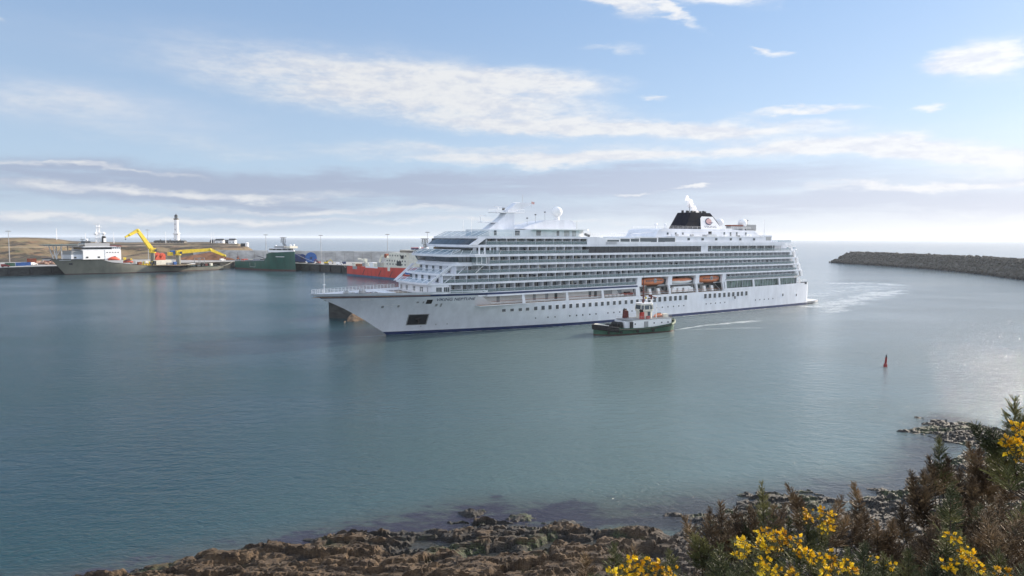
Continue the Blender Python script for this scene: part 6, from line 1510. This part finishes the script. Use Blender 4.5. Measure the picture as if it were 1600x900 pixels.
def cargo_far():
    R = thing('cargo_ship', 'tiny far off cargo ship with red hull on the open sea beside the headland', 'ship', (at_px(355,4650), 4650, 0), .05)
    L_ = 58
    b = MB(); rings = []
    for i in range(13):
        u = i/12; w = 6*min(1, (1-(1-u*3)**2) if u < .33 else 1)*(1 if u < .9 else .85); w = max(w, .3)
        zt = 5.5 if u > .12 else 7; rings.append([(u*L_-(1-0)*0, -w, zt), (u*L_, -w*.8, -1), (u*L_, w*.8, -1), (u*L_, w, zt)])
    for a, c in zip(rings, rings[1:]): b.loft(a, c, 'redhull', close=True)
    b.add(rings[-1], [(0,1,2,3)], 'redhull'); b.build('hull', R)
    block(R, 'superstructure', 40, 55, 5.5, 5.5, 13, 'white2', 1); block(R, 'bridge', 42, 52, 6, 13, 17, 'white2', 1); block(R, 'hatch_cover', 8, 38, 4.5, 5.5, 6.6, 'metal')
    b = MB(); b.tube((50,0,17), (50,0,24), .4, 'white2'); b.tube((12,0,6), (12,0,14), .4, 'white2'); b.build('mast', R)
cargo_far()

def tug():
    rz = math.radians(27.0); A = (math.cos(rz), math.sin(rz)); Nn = (A[1], -A[0]); HB = 4.6
    o = (25.1-Nn[0]*4.2, 201.0-Nn[1]*4.2)
    o = (o[0]+A[0]*1.7, o[1]+A[1]*1.7)
    R = thing('tugboat', 'green hulled tugboat with white house and tall brown mast beside the cruise ship', 'tugboat', (o[0], o[1], 0), rz)
    L_ = 31
    def zd(s): return float(np.interp(s, [0, 3, 8, 14, 20, 26, 31], [3.1, 2.8, 2.05, 1.75, 2.0, 2.6, 3.5]))
    def half(s, z):
        u = s/7.5; w = 0 if u <= 0 else HB*(1-(1-min(1, u))**2.2)
        e = (L_-s)/6.5; w *= (1-(1-min(1, max(0, e)))**2.4); f = min(1, max(0, (z+1)/3.5)); return w*(.84+.16*f)
    b = MB(); S = [0,.01,.03,.06,.1,.15,.2,.25,.35,.5,.65,.75,.8,.85,.9,.94,.97,.99,1]
    cols = skin_hull(b, half, S, lambda f: [-1.2, .35, zd(f*L_)*.42, zd(f*L_)*.8, zd(f*L_), zd(f*L_)+.12], lambda z: 0., zd, L_, ['boot', 'tuggreen', 'tuggreen', 'tuggreen', 'tuggreen'], 0)
    b.build('hull', R, True)
    deck_from(cols, R, 'tugdeck', -.95, k=4)
    b = MB()
    for sg in (-1, 1):
        for zz, r_ in ((.85, .16),): b.path([(c[4][0], sg*(c[4][1]+.08), c[4][2]*zz-.05) for c in cols], r_, 'black', 6)
    b.build('rubbing_strake', R)
    # heavy bow fender
    b = MB(); pts = [c for c in cols if c[4][0] < 6.5]
    for dz in (0, -.45, -.9):
        ps = [(c[4][0]-.15, -c[4][1]-.12, c[4][2]-.1+dz) for c in pts[::-1]]+[(c[4][0]-.15, c[4][1]+.12, c[4][2]-.1+dz) for c in pts]
        b.path(ps, .36, 'black', 7)
    b.build('bow_fender', R, True)
    b = MB(); pts = [c for c in cols if c[4][0] > 25]
    for dz in (.0,):
        ps = [(c[4][0]+.12, -c[4][1]-.1, c[4][2]-.3) for c in pts]+[(c[4][0]+.12, c[4][1]+.1, c[4][2]-.3) for c in pts[::-1]]
        b.path(ps, .32, 'tugpale', 7)
    b.build('stern_fender', R, True)
    b = MB(); b.prism([(.8,-1.7),(2.6,-2.8),(3.4,-2.8),(3.4,2.8),(2.6,2.8),(.8,1.7)], 2.6, 3.1, 'cream'); b.build('bow_platform', R)
    def blk(nm, s0, s1, w, z0, z1, m, y0=None, ch=.3): return block(R, nm, s0, s1, w, z0, z1, m, ch, y0)
    blk('deckhouse', 11.5, 27.4, 3.2, 1.0, 4.2, 'white2', ch=.8); blk('forward_house', 9.6, 12, 2.8, 1.0, 4.0, 'white')
    blk('upper_deck', 10.0, 27.6, 3.35, 4.2, 4.35, 'metal', ch=.8)
    for x in (13.2, 20.5, 23.5, 26): 
        b = MB(); b.tube((x,-3.15,3.0), (x,-3.3,3.0), .24, 'glass2', n=10); b.build('porthole', R)
    b = MB(); b.box((17.4,-3.26,2.6), (1.5,.12,2.1), 'metal'); b.build('door', R)
    b = MB(); b.box((11.9,-3.0,2.5), (.9,.8,2.4), 'dark'); b.build('door_recess', R)
    b = MB(); b.tube((5.6,-1.2,2.4), (5.6,1.2,2.4), .8, 'black', n=12); b.box((5.6,0,1.6), (2,3,1), 'dark'); b.box((4.2,-1.5,2.2), (.5,.5,1.4), 'white2'); b.build('tow_winch', R)
    b = MB(); b.tube((8.6,-1.6,2.5), (8.6,1.6,2.5), 1.15, 'black', n=14); b.tube((8.6,-1.7,2.5), (8.6,-1.9,2.5), 1.35, 'dark', n=14); b.box((8.4,-2.4,2.2), (1.2,.8,1.8), 'black'); b.build('anchor_winch', R)
    # funnels: one each side
    for y, m, nm in ((2.3,'maroon','far_funnel'),(-2.3,'tugred','near_funnel')):
        x = 13.6 if y > 0 else 16.4
        b = MB(); b.side([(x-.95,4.3),(x+.95,4.3),(x+.75,6.6),(x-.75,7.0)] if y > 0 else [(x-.7,4.0),(x+.7,4.0),(x+.55,6.5),(x-.6,6.4)], y-.55, y+.55, m); o_ = b.build('funnel', R, bevel=.12)
        if y > 0: o_['label'] = 'dark maroon funnel on the far side'
        else: o_['label'] = 'bright red funnel on the near side'
        b = MB()
        for dx in (-.4, .05, .4): b.tube((x+dx, y, 6.3), (x+dx-.25, y, 7.25+.25*(dx < 0)), .16, 'black', n=7)
        b.box((x-.5, y, 6.9), (.6,.7,.35), 'black'); b.build('exhaust', o_)
    # wheelhouse tower
    b = MB(); b.prism([(17.0,-1.4),(17.6,-1.9),(20.4,-1.9),(21,-1.4),(21,1.4),(20.4,1.9),(17.6,1.9),(17,1.4)], 4.35, 6.6, 'cream'); b.build('wheelhouse_base', R)
    b = MB(); P = [(16.6,-1.5),(17.4,-2.2),(20.6,-2.2),(21.4,-1.5),(21.4,1.5),(20.6,2.2),(17.4,2.2),(16.6,1.5)]; b.prism(P, 6.6, 7.2, 'cream'); b.prism([((x-19)*.92+19, y*.92) for x, y in P], 8.5, 8.9, 'cream'); b.prism([((x-19)*.97+19, y*.97) for x, y in P], 8.9, 9.1, 'white2'); b.build('wheelhouse', R)
    for i in range(8):
        (x0, y0), (x1, y1) = P[i], P[(i+1) % 8]; b = MB(); f = .93
        q0 = ((x0-19)*f+19, y0*f); q1 = ((x1-19)*f+19, y1*f)
        def lp(p, q, t): return (p[0]+(q[0]-p[0])*t, p[1]+(q[1]-p[1])*t)
        a_, c_ = lp((x0,y0), (x1,y1), .07), lp((x0,y0), (x1,y1), .93); d_, e_ = lp(q0, q1, .93), lp(q0, q1, .07)
        b.add([(*a_,7.2),(*c_,7.2),(*d_,8.5),(*e_,8.5)], [(0,1,2,3)], 'glass2'); b.build('wheelhouse_window', R)
    for i in range(8):
        (x0, y0) = P[i]; b = MB(); b.tube((x0, y0, 7.2), ((x0-19)*.93+19, y0*.93, 8.5), .12, 'cream', n=5); b.build('window_post', R)
    b = MB(); b.box((19.4,-2.0,5.6), (.9,.12,1.7), 'glass2'); b.box((19.4,-2.25,7.7), (.25,.1,1.2), 'cream'); b.build('tower_door', R)
    b = MB(); b.tube((18.6,0,9.1), (18.6,0,16.6), .26, 'maroon', .14, n=7); b.tube((18.6,-1.1,11.2), (18.6,1.1,11.2), .1, 'maroon', n=5); b.tube((18.6,0,16.6), (18.6,0,18.4), .05, 'dark', n=4)
    for z in (10, 11.3, 12.6): b.box((18.6,0,z), (1.2,1.6,.12), 'maroon')
    b.build('mast', R)
    b = MB(); b.box((18.0,0,10.4), (2.2,.25,.25), 'white2'); b.sphere((19.6,0,10.6), .38, 'yellow', 8, 6); b.sphere((19.2,-.7,10.1), .3, 'white2', 8, 6); b.build('radar_scanner', R)
    b = MB(); b.tube((21.8,0,6.0), (21.8,0,10.0), .22, 'white2', n=8); b.box((21.8,0,10.0), (1.3,1.3,.15), 'white2'); b.tube((21.8,0,10), (21.8,0,10.9), .3, 'maroon', n=8); b.tube((21.2,0,11.2), (24.0,.2,10.5), .16, 'maroon', n=7); b.box((21.4,0,11.2), (.9,.7,.6), 'maroon'); b.build('fire_monitor', R)
    b = MB(); b.tube((22.4,-1.8,4.3), (22.4,-1.8,8.8), .14, 'white2', n=6); b.tube((22.4,-1.8,8.6), (23.8,-1.8,7.0), .09, 'white2', n=5); b.build('boat_davit', R)
    b = MB()
    ps = [(10.2,-3.2),(14,-3.25),(18,-3.25),(22,-3.25),(27.4,-3.1),(27.4,3.1),(18,3.25),(10.2,3.2)]
    for i in range(30):
        t = i/29*17.2+10.2; b.tube((t,-3.25,4.35), (t,-3.25,5.3), .03, 'metal', n=4)
    for z in (4.8, 5.3): b.path([(x, y, z) for x, y in ps], .03, 'metal', 4)
    b.build('upper_rail', R)
    b = MB(); b.box((26.5,-1,4.9), (1.8,1.4,1.0), 'cream'); b.box((25.5,1.2,4.8), (1.2,1.2,.8), 'metal'); b.box((18.6,-2.6,4.8), (1.2,.5,.8), 'tugred'); b.build('deck_gear', R); b = MB(); b.tube((28.9,-1.2,2), (28.9,-1.2,4.6), .3, 'dark', n=8); b.tube((28.9,1.2,2), (28.9,1.2,4.6), .3, 'dark', n=8); b.build('tow_bitts', R); b = MB(); b.tube((28.9,-1.2,4.2), (28.9,1.2,4.2), .18, 'dark', n=6); b.build('tow_bar', R)
    for x, y in ((3,-3.8),(7,-4.7),(13,-4.85),(19,-4.85)):
        b = MB(); b.tube((x, y-.1, 1.0), (x, y+.15, 1.0), .45, 'black', n=12); b.build('tyre_fender', R)
    p = (o[0]+A[0]*24.2+Nn[0]*.6, o[1]+A[1]*24.2+Nn[1]*.6, 4.4)
    boat_small(p, rz, 3.6, 'orange', 'orange', 'small orange rescue boat on the tugboat upper deck', k=.42)
MT['tugred'] = mat('tug_red_paint', (.42,.035,.022), .4, var=.2, vscale=1); MT['tugpale'] = mat('worn_fender', (.30,.33,.24), .8, var=.5, vscale=1.2)
MT['tugdeck'] = mat('tug_deck', (.12,.14,.12), .8, var=.3, vscale=1)
tug()

def buoy():
    t = thing('channel_buoy', 'small red can buoy floating alone on the calm water at the right', 'buoy', (86.1, 155.7, -.1))
    b = MB(); lathe(b, [(.0,-.5),(.42,-.5),(.43,0),(.43,.5),(.32,.8),(.24,.9)], 'red', 18); b.build('float', t, True)
    b = MB(); lathe(b, [(.24,.9),(.22,2.35),(.0,2.35)], 'red', 16); b.build('tower', t, True)
    b = MB(); b.tube((0,0,2.35), (0,0,2.75), .17, 'dark', n=10); b.tube((0,0,2.75),(0,0,2.9), .1, 'dark', n=8); b.build('lantern', t)
    t.rotation_euler = (.03, .05, 0)
buoy()

def person(x, y, z, rz, lab):
    t = thing('person', lab, 'person', (x, y, z), rz)
    V = [(0,0,.92),(0,0,1.15),(0,.01,1.40),(0,.0,1.52),(.0,.0,1.64),(.0,.0,1.70), (.09,0,.88),(.10,.02,.50),(.10,0,.10),(.10,.14,.05), (-.09,0,.88),(-.10,.02,.50),(-.10,-.01,.10),(-.10,.13,.05), (.19,0,1.39),(.25,.04,1.12),(.20,.22,1.02), (-.19,0,1.39),(-.25,.04,1.12),(-.20,.22,1.02)]
    E_ = [(0,1),(1,2),(2,3),(3,4),(4,5),(0,6),(6,7),(7,8),(8,9),(0,10),(10,11),(11,12),(12,13),(2,14),(14,15),(15,16),(2,17),(17,18),(18,19)]
    r_ = [.15,.15,.16,.065,.10,.07,.095,.07,.05,.045,.095,.07,.05,.045,.07,.05,.04,.07,.05,.04]
    me = bpy.data.meshes.new('body'); me.from_pydata(V, E_, []); o = bpy.data.objects.new('body', me); COL.objects.link(o); o.parent = t
    m = o.modifiers.new('skin', 'SKIN'); sk = me.skin_vertices[0].data if me.skin_vertices else None
    if sk is None:
        bpy.context.view_layer.objects.active = o; bm = bmesh.new(); bm.from_mesh(me); bm.verts.layers.skin.verify(); bm.to_mesh(me); bm.free(); sk = me.skin_vertices[0].data
    for i, q in enumerate(r_): sk[i].radius = (q, q*.8)
    sk[0].use_root = True; s2 = o.modifiers.new('sub', 'SUBSURF'); s2.levels = 1; s2.render_levels = 1
    me.materials.append(MT['cloth'])
    b = MB(); b.sphere((0,.015,1.655), .105, 'skin', 12, 8, 1.2); b.build('head', t, True)
    b = MB(); b.sphere((0,-.01,1.69), .11, 'cloth', 12, 8, 1.0); b.build('hair', t, True)
x_, y_, z_ = loc2w(-8.6, 0, 12.36); 
person(x_, y_, z_, 1.0, 'person in dark clothes standing on the open bow deck of the cruise ship')

# ------------------------------------------------------------------ gorse on the bank, a few metres from the camera
def view_pt(x, y, D):
    d = fwd*FPX+rgt*(x-800)-upv*(y-450); return np.array(Vector((0, 0, EYE))+d*(D/d.y))
def frames(D):
    D = D/np.linalg.norm(D, axis=1)[:, None]; a = np.where(np.abs(D[:, 2:3]) < .9, [[0, 0, 1.]], [[1., 0, 0]])
    X = np.cross(a, D); X /= np.linalg.norm(X, axis=1)[:, None]; Y = np.cross(D, X)
    ang = rng.uniform(0, 6.283, len(D)); c, s = np.cos(ang)[:, None], np.sin(ang)[:, None]
    return np.stack([X*c+Y*s, Y*c-X*s, D], 1)       # rows = axes
def place(Tv, Tf, P, D, S):
    R = frames(D); V = np.einsum('vk,nkj->nvj', Tv, R)*S[:, None, None]+P[:, None, :]
    n, k = len(P), len(Tv); F = (Tf[None]+np.arange(n)[:, None, None]*k).reshape(-1, 3); return V.reshape(-1, 3), F
def needle_set(n, L_, ln, w, seed, up=.55):
    r = np.random.default_rng(seed); V = []; F = []
    for i in range(n):
        z = L_*(.04+.96*(i+r.uniform(0, 1))/n); a = i*2.4+r.uniform(-.4, .4); el = up+r.uniform(-.35, .45)+.5*(z/L_)
        d = np.array([math.cos(a)*math.cos(el), math.sin(a)*math.cos(el), math.sin(el)]); t = np.array([-math.sin(a), math.cos(a), 0.])
        l = ln*r.uniform(.65, 1.15)*(1-.35*z/L_); p = np.array([0, 0, z]); k = len(V)
        V += [p-t*w/2, p+t*w/2, p+d*l]; F.append((k, k+1, k+2))
    # stem
    k = len(V); sw = w*.8
    for zz, q in ((0, 1.), (L_, .4)):
        for a in (0, 2.1, 4.2): V.append(np.array([math.cos(a)*sw*q, math.sin(a)*sw*q, zz]))
    for i in range(3): j = (i+1) % 3; F += [(k+i, k+j, k+3+j), (k+i, k+3+j, k+3+i)]
    return np.array(V), np.array(F)
TW = [needle_set(10, .042, .0155, .0032, 100+i) for i in range(3)]
def flower_t(seed):
    r = np.random.default_rng(seed); V = []; F = []
    def petal(d, w, l, lift):
        d = np.array(d, float); d /= np.linalg.norm(d); s = np.cross(d, [0, 0, 1.]); s = s/(np.linalg.norm(s)+1e-6); k = len(V)
        V.extend([np.zeros(3), d*l*.5+s*w/2, d*l+np.array([0, 0, lift]), d*l*.5-s*w/2+np.array([0, 0, .001])]); F.extend([(k, k+1, k+2), (k, k+2, k+3)])
    petal((0, .5, 1), .016, .021, .004); petal((.5, -.1, .9), .009, .018, 0); petal((-.5, -.1, .9), .009, .018, 0); petal((0, -.45, .85), .008, .017, 0); petal((.25, .5, .8), .012, .018, .003); petal((-.25, .5, .8), .012, .018, .003)
    return np.array(V), np.array(F)
FL = flower_t(1)
def foliage_mat(name, c1, c2, c3):
    m = bpy.data.materials.new(name); m.use_nodes = True; nt = m.node_tree; b = nt.nodes['Principled BSDF']
    g = nt.nodes.new('ShaderNodeNewGeometry'); n = nt.nodes.new('ShaderNodeTexNoise'); n.inputs['Scale'].default_value = 5; n.inputs['Detail'].default_value = 5
    nt.links.new(g.outputs['Position'], n.inputs['Vector']); r = nt.nodes.new('ShaderNodeValToRGB'); nt.links.new(n.outputs['Fac'], r.inputs[0])
    e = r.color_ramp.elements; e[0].position = .34; e[0].color = (*c1, 1); e[1].position = .66; e[1].color = (*c3, 1); q = e.new(.5); q.color = (*c2, 1)
    ri = nt.nodes.new('ShaderNodeHueSaturation'); nt.links.new(r.outputs[0], ri.inputs['Color']); mp = nt.nodes.new('ShaderNodeMapRange'); nt.links.new(g.outputs['Random Per Island'], mp.inputs[0]); mp.inputs[3].default_value = .6; mp.inputs[4].default_value = 1.5; nt.links.new(mp.outputs[0], ri.inputs['Value'])
    nt.links.new(ri.outputs[0], b.inputs['Base Color']); b.inputs['Roughness'].default_value = .6
    return m
MT['gorse_green'] = foliage_mat('gorse_green', (.026,.036,.012), (.065,.075,.024), (.18,.17,.055))
MT['gorse_brown'] = foliage_mat('gorse_brown', (.040,.026,.014), (.120,.078,.040), (.27,.185,.095))
MT['gorse_flower'] = foliage_mat('gorse_flower', (.50,.24,.010), (.80,.52,.012), (.88,.66,.04))
MT['gorse_stem'] = mat('gorse_stem', (.045,.030,.020), .9, var=.4, vscale=6)
def bush(label, tips, fill, flowers, brown, root_px, D0, nfill, lk=1.0):
    """tips: (x, y, D, base dx, length m, brown 0/1); fill: function returning random (x, y, D)"""
    root = view_pt(root_px[0], root_px[1], D0); bank = 27.3-.555*(root[1]-1) if root[1] > 1 else 27.3
    root[2] = min(root[2], bank+.05); root[2] = max(root[2], bank-.25)
    t = thing('gorse_bush', label, 'bush', tuple(root), 0, 'gorse bushes on the bank')
    parts = {0: ([], []), 1: ([], [])}; nv = {0: 0, 1: 0}; st = MB()
    spikes = [(view_pt(x, y, D), view_pt(x+bdx, y+100, D+.1), ln, br, 1) for (x, y, D, bdx, ln, br) in tips]
    for i in range(nfill):
        x, y, D = fill(); p = view_pt(x, y, D); q = view_pt(x+rng.uniform(-60, 60), y+100, D+rng.uniform(-.25, .25)); spikes.append((p, q, rng.uniform(.22, .42)*lk, 1 if rng.random() < brown else 0, 0))
    for (tip, bs, ln, br, main) in spikes:
        ax = tip-bs; ax /= np.linalg.norm(ax); n = int((230 if main else 170)*ln/.42)
        tt = rng.uniform(0, 1, n)**.85; curve = np.array([rng.normal(), rng.normal(), 0])*.03
        P = tip[None]-ax[None]*(tt*ln)[:, None]+curve[None]*(tt*tt)[:, None]
        az = rng.uniform(0, 6.283, n); side = np.stack([np.cos(az), np.sin(az), np.zeros(n)], 1)
        sp = .55+.9*tt
        Dd = ax[None]*1.0+side*sp[:, None]+rng.normal(size=(n, 3))*.15
        reach = rng.uniform(0, 1, n)**1.2*tt**.8*(.085 if main else .135)*(ln/.42)**.5
        P = P+(Dd/np.linalg.norm(Dd, axis=1)[:, None])*reach[:, None]
        S = (.55+.7*tt**.7)*rng.uniform(.8, 1.2, n)*max(1, D0/4.4)*(1.12 if main else 1.0)
        k = br; Tv, Tf = TW[int(rng.integers(0, 3))]; V, F = place(Tv, Tf, P-root, Dd, S)
        parts[k][0].append(V); parts[k][1].append(F+nv[k]); nv[k] += len(V)
        b0 = tip-ax*ln*.97
        mid = (b0+root)/2+np.array([0, 0, .05])
        st.tube(tuple(tip-root-ax*.02), tuple(b0-root), .0016, 'gorse_stem', .004, n=5)
        st.tube(tuple(b0-root), tuple(mid-root), .004, 'gorse_stem', .007, n=5, cap=False); st.tube(tuple(mid-root), (rng.normal()*.04, rng.normal()*.04, -.05), .007, 'gorse_stem', .014, n=5, cap=False)
    st.build('stem', t)
    for k, nm, m in ((0, 'green_shoots', 'gorse_green'), (1, 'brown_shoots', 'gorse_brown')):
        if nv[k]: np_mesh(nm, np.concatenate(parts[k][0]), np.concatenate(parts[k][1]), [m], parent=t)
    if flowers:
        VV = []; FF = []; n0 = 0; gv = []; gf = []; g0 = 0
        for (x, y, D, n, r) in flowers:
            c = view_pt(x, y, D); rr = r/FPX*D
            dd = rng.normal(size=(n, 3)); dd /= np.linalg.norm(dd, axis=1)[:, None]; dd[:, 1] -= .45; dd[:, 2] += .3
            P = c[None]-root+dd*rr*rng.uniform(.45, 1, (n, 1)); V, F = place(*FL, P, dd+rng.normal(size=(n, 3))*.3, rng.uniform(.95, 1.35, n)); VV.append(V); FF.append(F+n0); n0 += len(V)
            m_ = 22; dd = rng.normal(size=(m_, 3)); dd[:, 2] += .3; P = np.repeat((c-root)[None], m_, 0)+rng.normal(size=(m_, 3))*rr*.75-np.array([0,0,rr*.5]); V, F = place(*TW[0], P, dd, rng.uniform(.6, 1.0, m_)); gv.append(V); gf.append(F+g0); g0 += len(V)
        np_mesh('flowers', np.concatenate(VV), np.concatenate(FF), ['gorse_flower'], parent=t)
        np_mesh('leafy_sprigs', np.concatenate(gv), np.concatenate(gf), ['gorse_green'], parent=t)
U = rng.uniform
def region(xs, tops, D0, D1, bottom=930, xr=None, pw=1.0, off=14):
    def f():
        x = U(xr[0] if xr else xs[0], xr[1] if xr else xs[-1]); t = np.interp(x, xs, tops); return x, t+off+(bottom-t)*U(0, 1)**pw, U(D0, D1)
    return f
def sprinkle(xy, D, n=7, r=9, _k=1): return [(x, y, D+U(-.1, .1), n+1, r*.78) for x, y in xy]
bush('low green gorse with a cluster of yellow flowers at the bottom centre of the picture', [(960,852,3.7,6,.22,0),(915,866,3.8,-4,.2,1),(1010,872,3.6,4,.2,0),(990,856,3.8,0,.2,1),(1045,862,3.8,10,.24,0)],
     region([890,960,1000,1080],[895,872,868,885],3.5,3.9), sprinkle([(985,872),(996,880),(1003,884),(978,886),(966,892),(990,893),(1012,880),(1006,894),(1020,888),(1032,884),(1028,896),(1040,893),(1051,894),(955,897),(975,896)],3.5,7,9), .25, (1000,1100), 3.6, 26)
bush('brown dead gorse spikes leaning left at the left end of the tall gorse', [(1067,806,4.2,45,.34,1),(1108,794,4.2,8,.34,1),(1126,784,4.25,5,.40,1),(1085,835,4.1,30,.3,0),(1146,842,4.2,-8,.3,1),(1150,795,4.4,0,.3,1),(1160,805,4.3,6,.3,1),(1137,815,4.2,4,.3,1),(1098,842,4.1,20,.25,0)],
     region([1060,1110,1170],[885,855,862],4.0,4.5), sprinkle([(1150,846),(1158,852)],3.9,6,8), .7, (1130,1150), 4.2, 26)
bush('gorse with one tall dark green spike standing straight up before the water', [(1190,754,4.3,6,.55,0),(1172,792,4.4,10,.35,1),(1178,800,4.3,8,.35,1),(1210,790,4.4,-8,.35,1),(1226,788,4.45,-30,.34,1),(1200,815,4.2,0,.3,1),(1165,820,4.3,10,.3,0),(1205,835,4.2,0,.3,0)],
     region([1150,1190,1240],[868,855,868],4.0,4.5), sprinkle([(1186,832),(1196,832),(1202,833),(1150,868)],4.0,6,8), .4, (1195,1150), 4.3, 34)
bush('gorse with yellow flower head above dark green stems and brown spike leaning left', [(1230,757,4.9,45,.5,1),(1245,775,4.9,35,.35,1),(1232,807,4.5,0,.34,0),(1262,823,4.4,2,.34,0),(1315,776,5.0,-25,.32,1),(1300,800,4.8,-20,.3,1),(1285,815,4.6,-4,.3,0),(1272,830,4.5,0,.3,0),(1325,805,4.9,-35,.3,1),(1345,806,5,-30,.3,1)],
     region([1240,1290,1340],[865,845,868],4.3,5.0), sprinkle([(1262,800),(1258,806),(1286,798),(1292,806),(1300,808),(1284,812),(1296,818),(1290,824),(1298,830),(1284,828),(1262,812)],4.5,7,8), .45, (1290,1120), 4.7, 40)
bush('brown gorse with a lone spike leaning left over the green rocks', [(1333,754,5.3,30,.5,1),(1350,800,5.2,10,.35,1),(1370,815,5.3,4,.35,1),(1395,812,5.3,0,.35,1),(1342,820,5.1,10,.3,1),(1385,830,5.3,0,.3,1)],
     region([1320,1360,1420],[880,850,845],5.0,5.6), [], .92, (1370,1080), 5.3, 38)
bush('big dark brown gorse thicket with several tall spikes at the right', [(1467,683,6.0,0,.55,0),(1452,715,6.0,15,.4,1),(1480,715,6.0,-10,.4,1),(1423,738,5.8,25,.5,1),(1443,735,5.9,10,.4,1),(1513,692,6.2,25,.6,1),(1530,700,6.2,-5,.5,1),(1545,715,6.2,-10,.5,1),(1500,735,6.1,0,.4,1),(1488,760,5.7,2,.35,0),(1446,765,5.8,4,.4,1),(1560,722,6.2,0,.4,1),(1580,735,6.1,0,.4,1),(1410,790,5.7,10,.35,1),(1520,745,6,0,.4,1)],
     region([1390,1430,1470,1515,1560,1640],[830,775,745,722,735,730],5.0,6.8,pw=.9,off=34), [], .86, (1500,1000), 6.0, 270)
bush('dark gorse arching in from the right edge with a bright yellow flower cluster', [(1584,624,3.3,4,.30,0),(1520,664,3.4,80,.24,0),(1545,672,3.4,60,.2,0),(1560,690,3.4,40,.2,0),(1600,650,3.3,5,.25,0),(1615,640,3.3,0,.3,0),(1550,706,3.45,50,.2,0)],
     region([1560,1600,1660],[690,668,650],3.2,3.6,bottom=735), sprinkle([(1584,668),(1592,674),(1598,668),(1572,690),(1580,688),(1590,694),(1597,700),(1574,703),(1582,706),(1598,708),(1588,712),(1602,692)],3.2,8,9), .08, (2600,900), 3.5, 10, .5)
bush('low gorse thick with yellow flowers along the bottom edge below the green spike', [(1125,850,3.7,8,.25,0),(1250,845,3.7,0,.25,0),(1350,850,3.8,0,.25,0),(1290,850,3.7,0,.25,0),(1180,862,3.6,0,.22,0),(1325,860,3.7,4,.22,0)],
     region([1110,1200,1300,1370],[872,858,862,880],3.4,4.0), sprinkle([(1158,848),(1162,852),(1190,850),(1197,852),(1184,853),(1214,840),(1222,842),(1228,838),(1220,852),(1210,850),(1246,846),(1244,854),(1194,872),(1188,880),(1192,892),(1185,888),(1200,895),(1206,893),(1214,892),(1230,893),(1236,896),(1262,868),(1270,874),(1284,874),(1298,866),(1300,878),(1310,888),(1290,895),(1284,897),(1300,896),(1322,882),(1332,890),(1160,864),(1252,868)],3.5,7,9), .12, (1240,1150), 3.6, 90)
bush('olive green gorse with scattered yellow flowers at the bottom right corner', [(1485,765,4.6,0,.3,0),(1500,830,4.3,0,.3,0),(1420,860,4.2,0,.25,0),(1380,868,4.0,0,.22,0),(1460,868,4.1,4,.25,0),(1560,860,4.2,0,.25,0),(1478,828,4.3,5,.25,0)],
     region([1350,1420,1500,1640],[885,872,860,865],3.8,4.5), sprinkle([(1483,838),(1490,842),(1500,866),(1508,862),(1514,868),(1510,876),(1518,880),(1524,886),(1506,872),(1528,892),(1476,884),(1482,890),(1486,880),(1392,886),(1560,895),(1360,875),(1574,898)],4.0,7,9), .3, (1470,1100), 4.2, 90)

# ------------------------------------------------------------------ sea air
def haze():
    m = bpy.data.materials.new('haze'); m.use_nodes = True; nt = m.node_tree; nt.nodes.clear()
    out = nt.nodes.new('ShaderNodeOutputMaterial'); v = nt.nodes.new('ShaderNodeVolumePrincipled')
    v.inputs['Color'].default_value = (.86, .92, 1, 1); v.inputs['Density'].default_value = HAZE; v.inputs['Anisotropy'].default_value = .25
    nt.links.new(v.outputs[0], out.inputs['Volume']); MT['haze'] = m
    b = MB(); b.box2(-47000, 47000, -47000, 47000, -4, 75, 'haze'); o = b.build('haze'); tag(o, kind='stuff')
HAZE = 5e-5
haze()
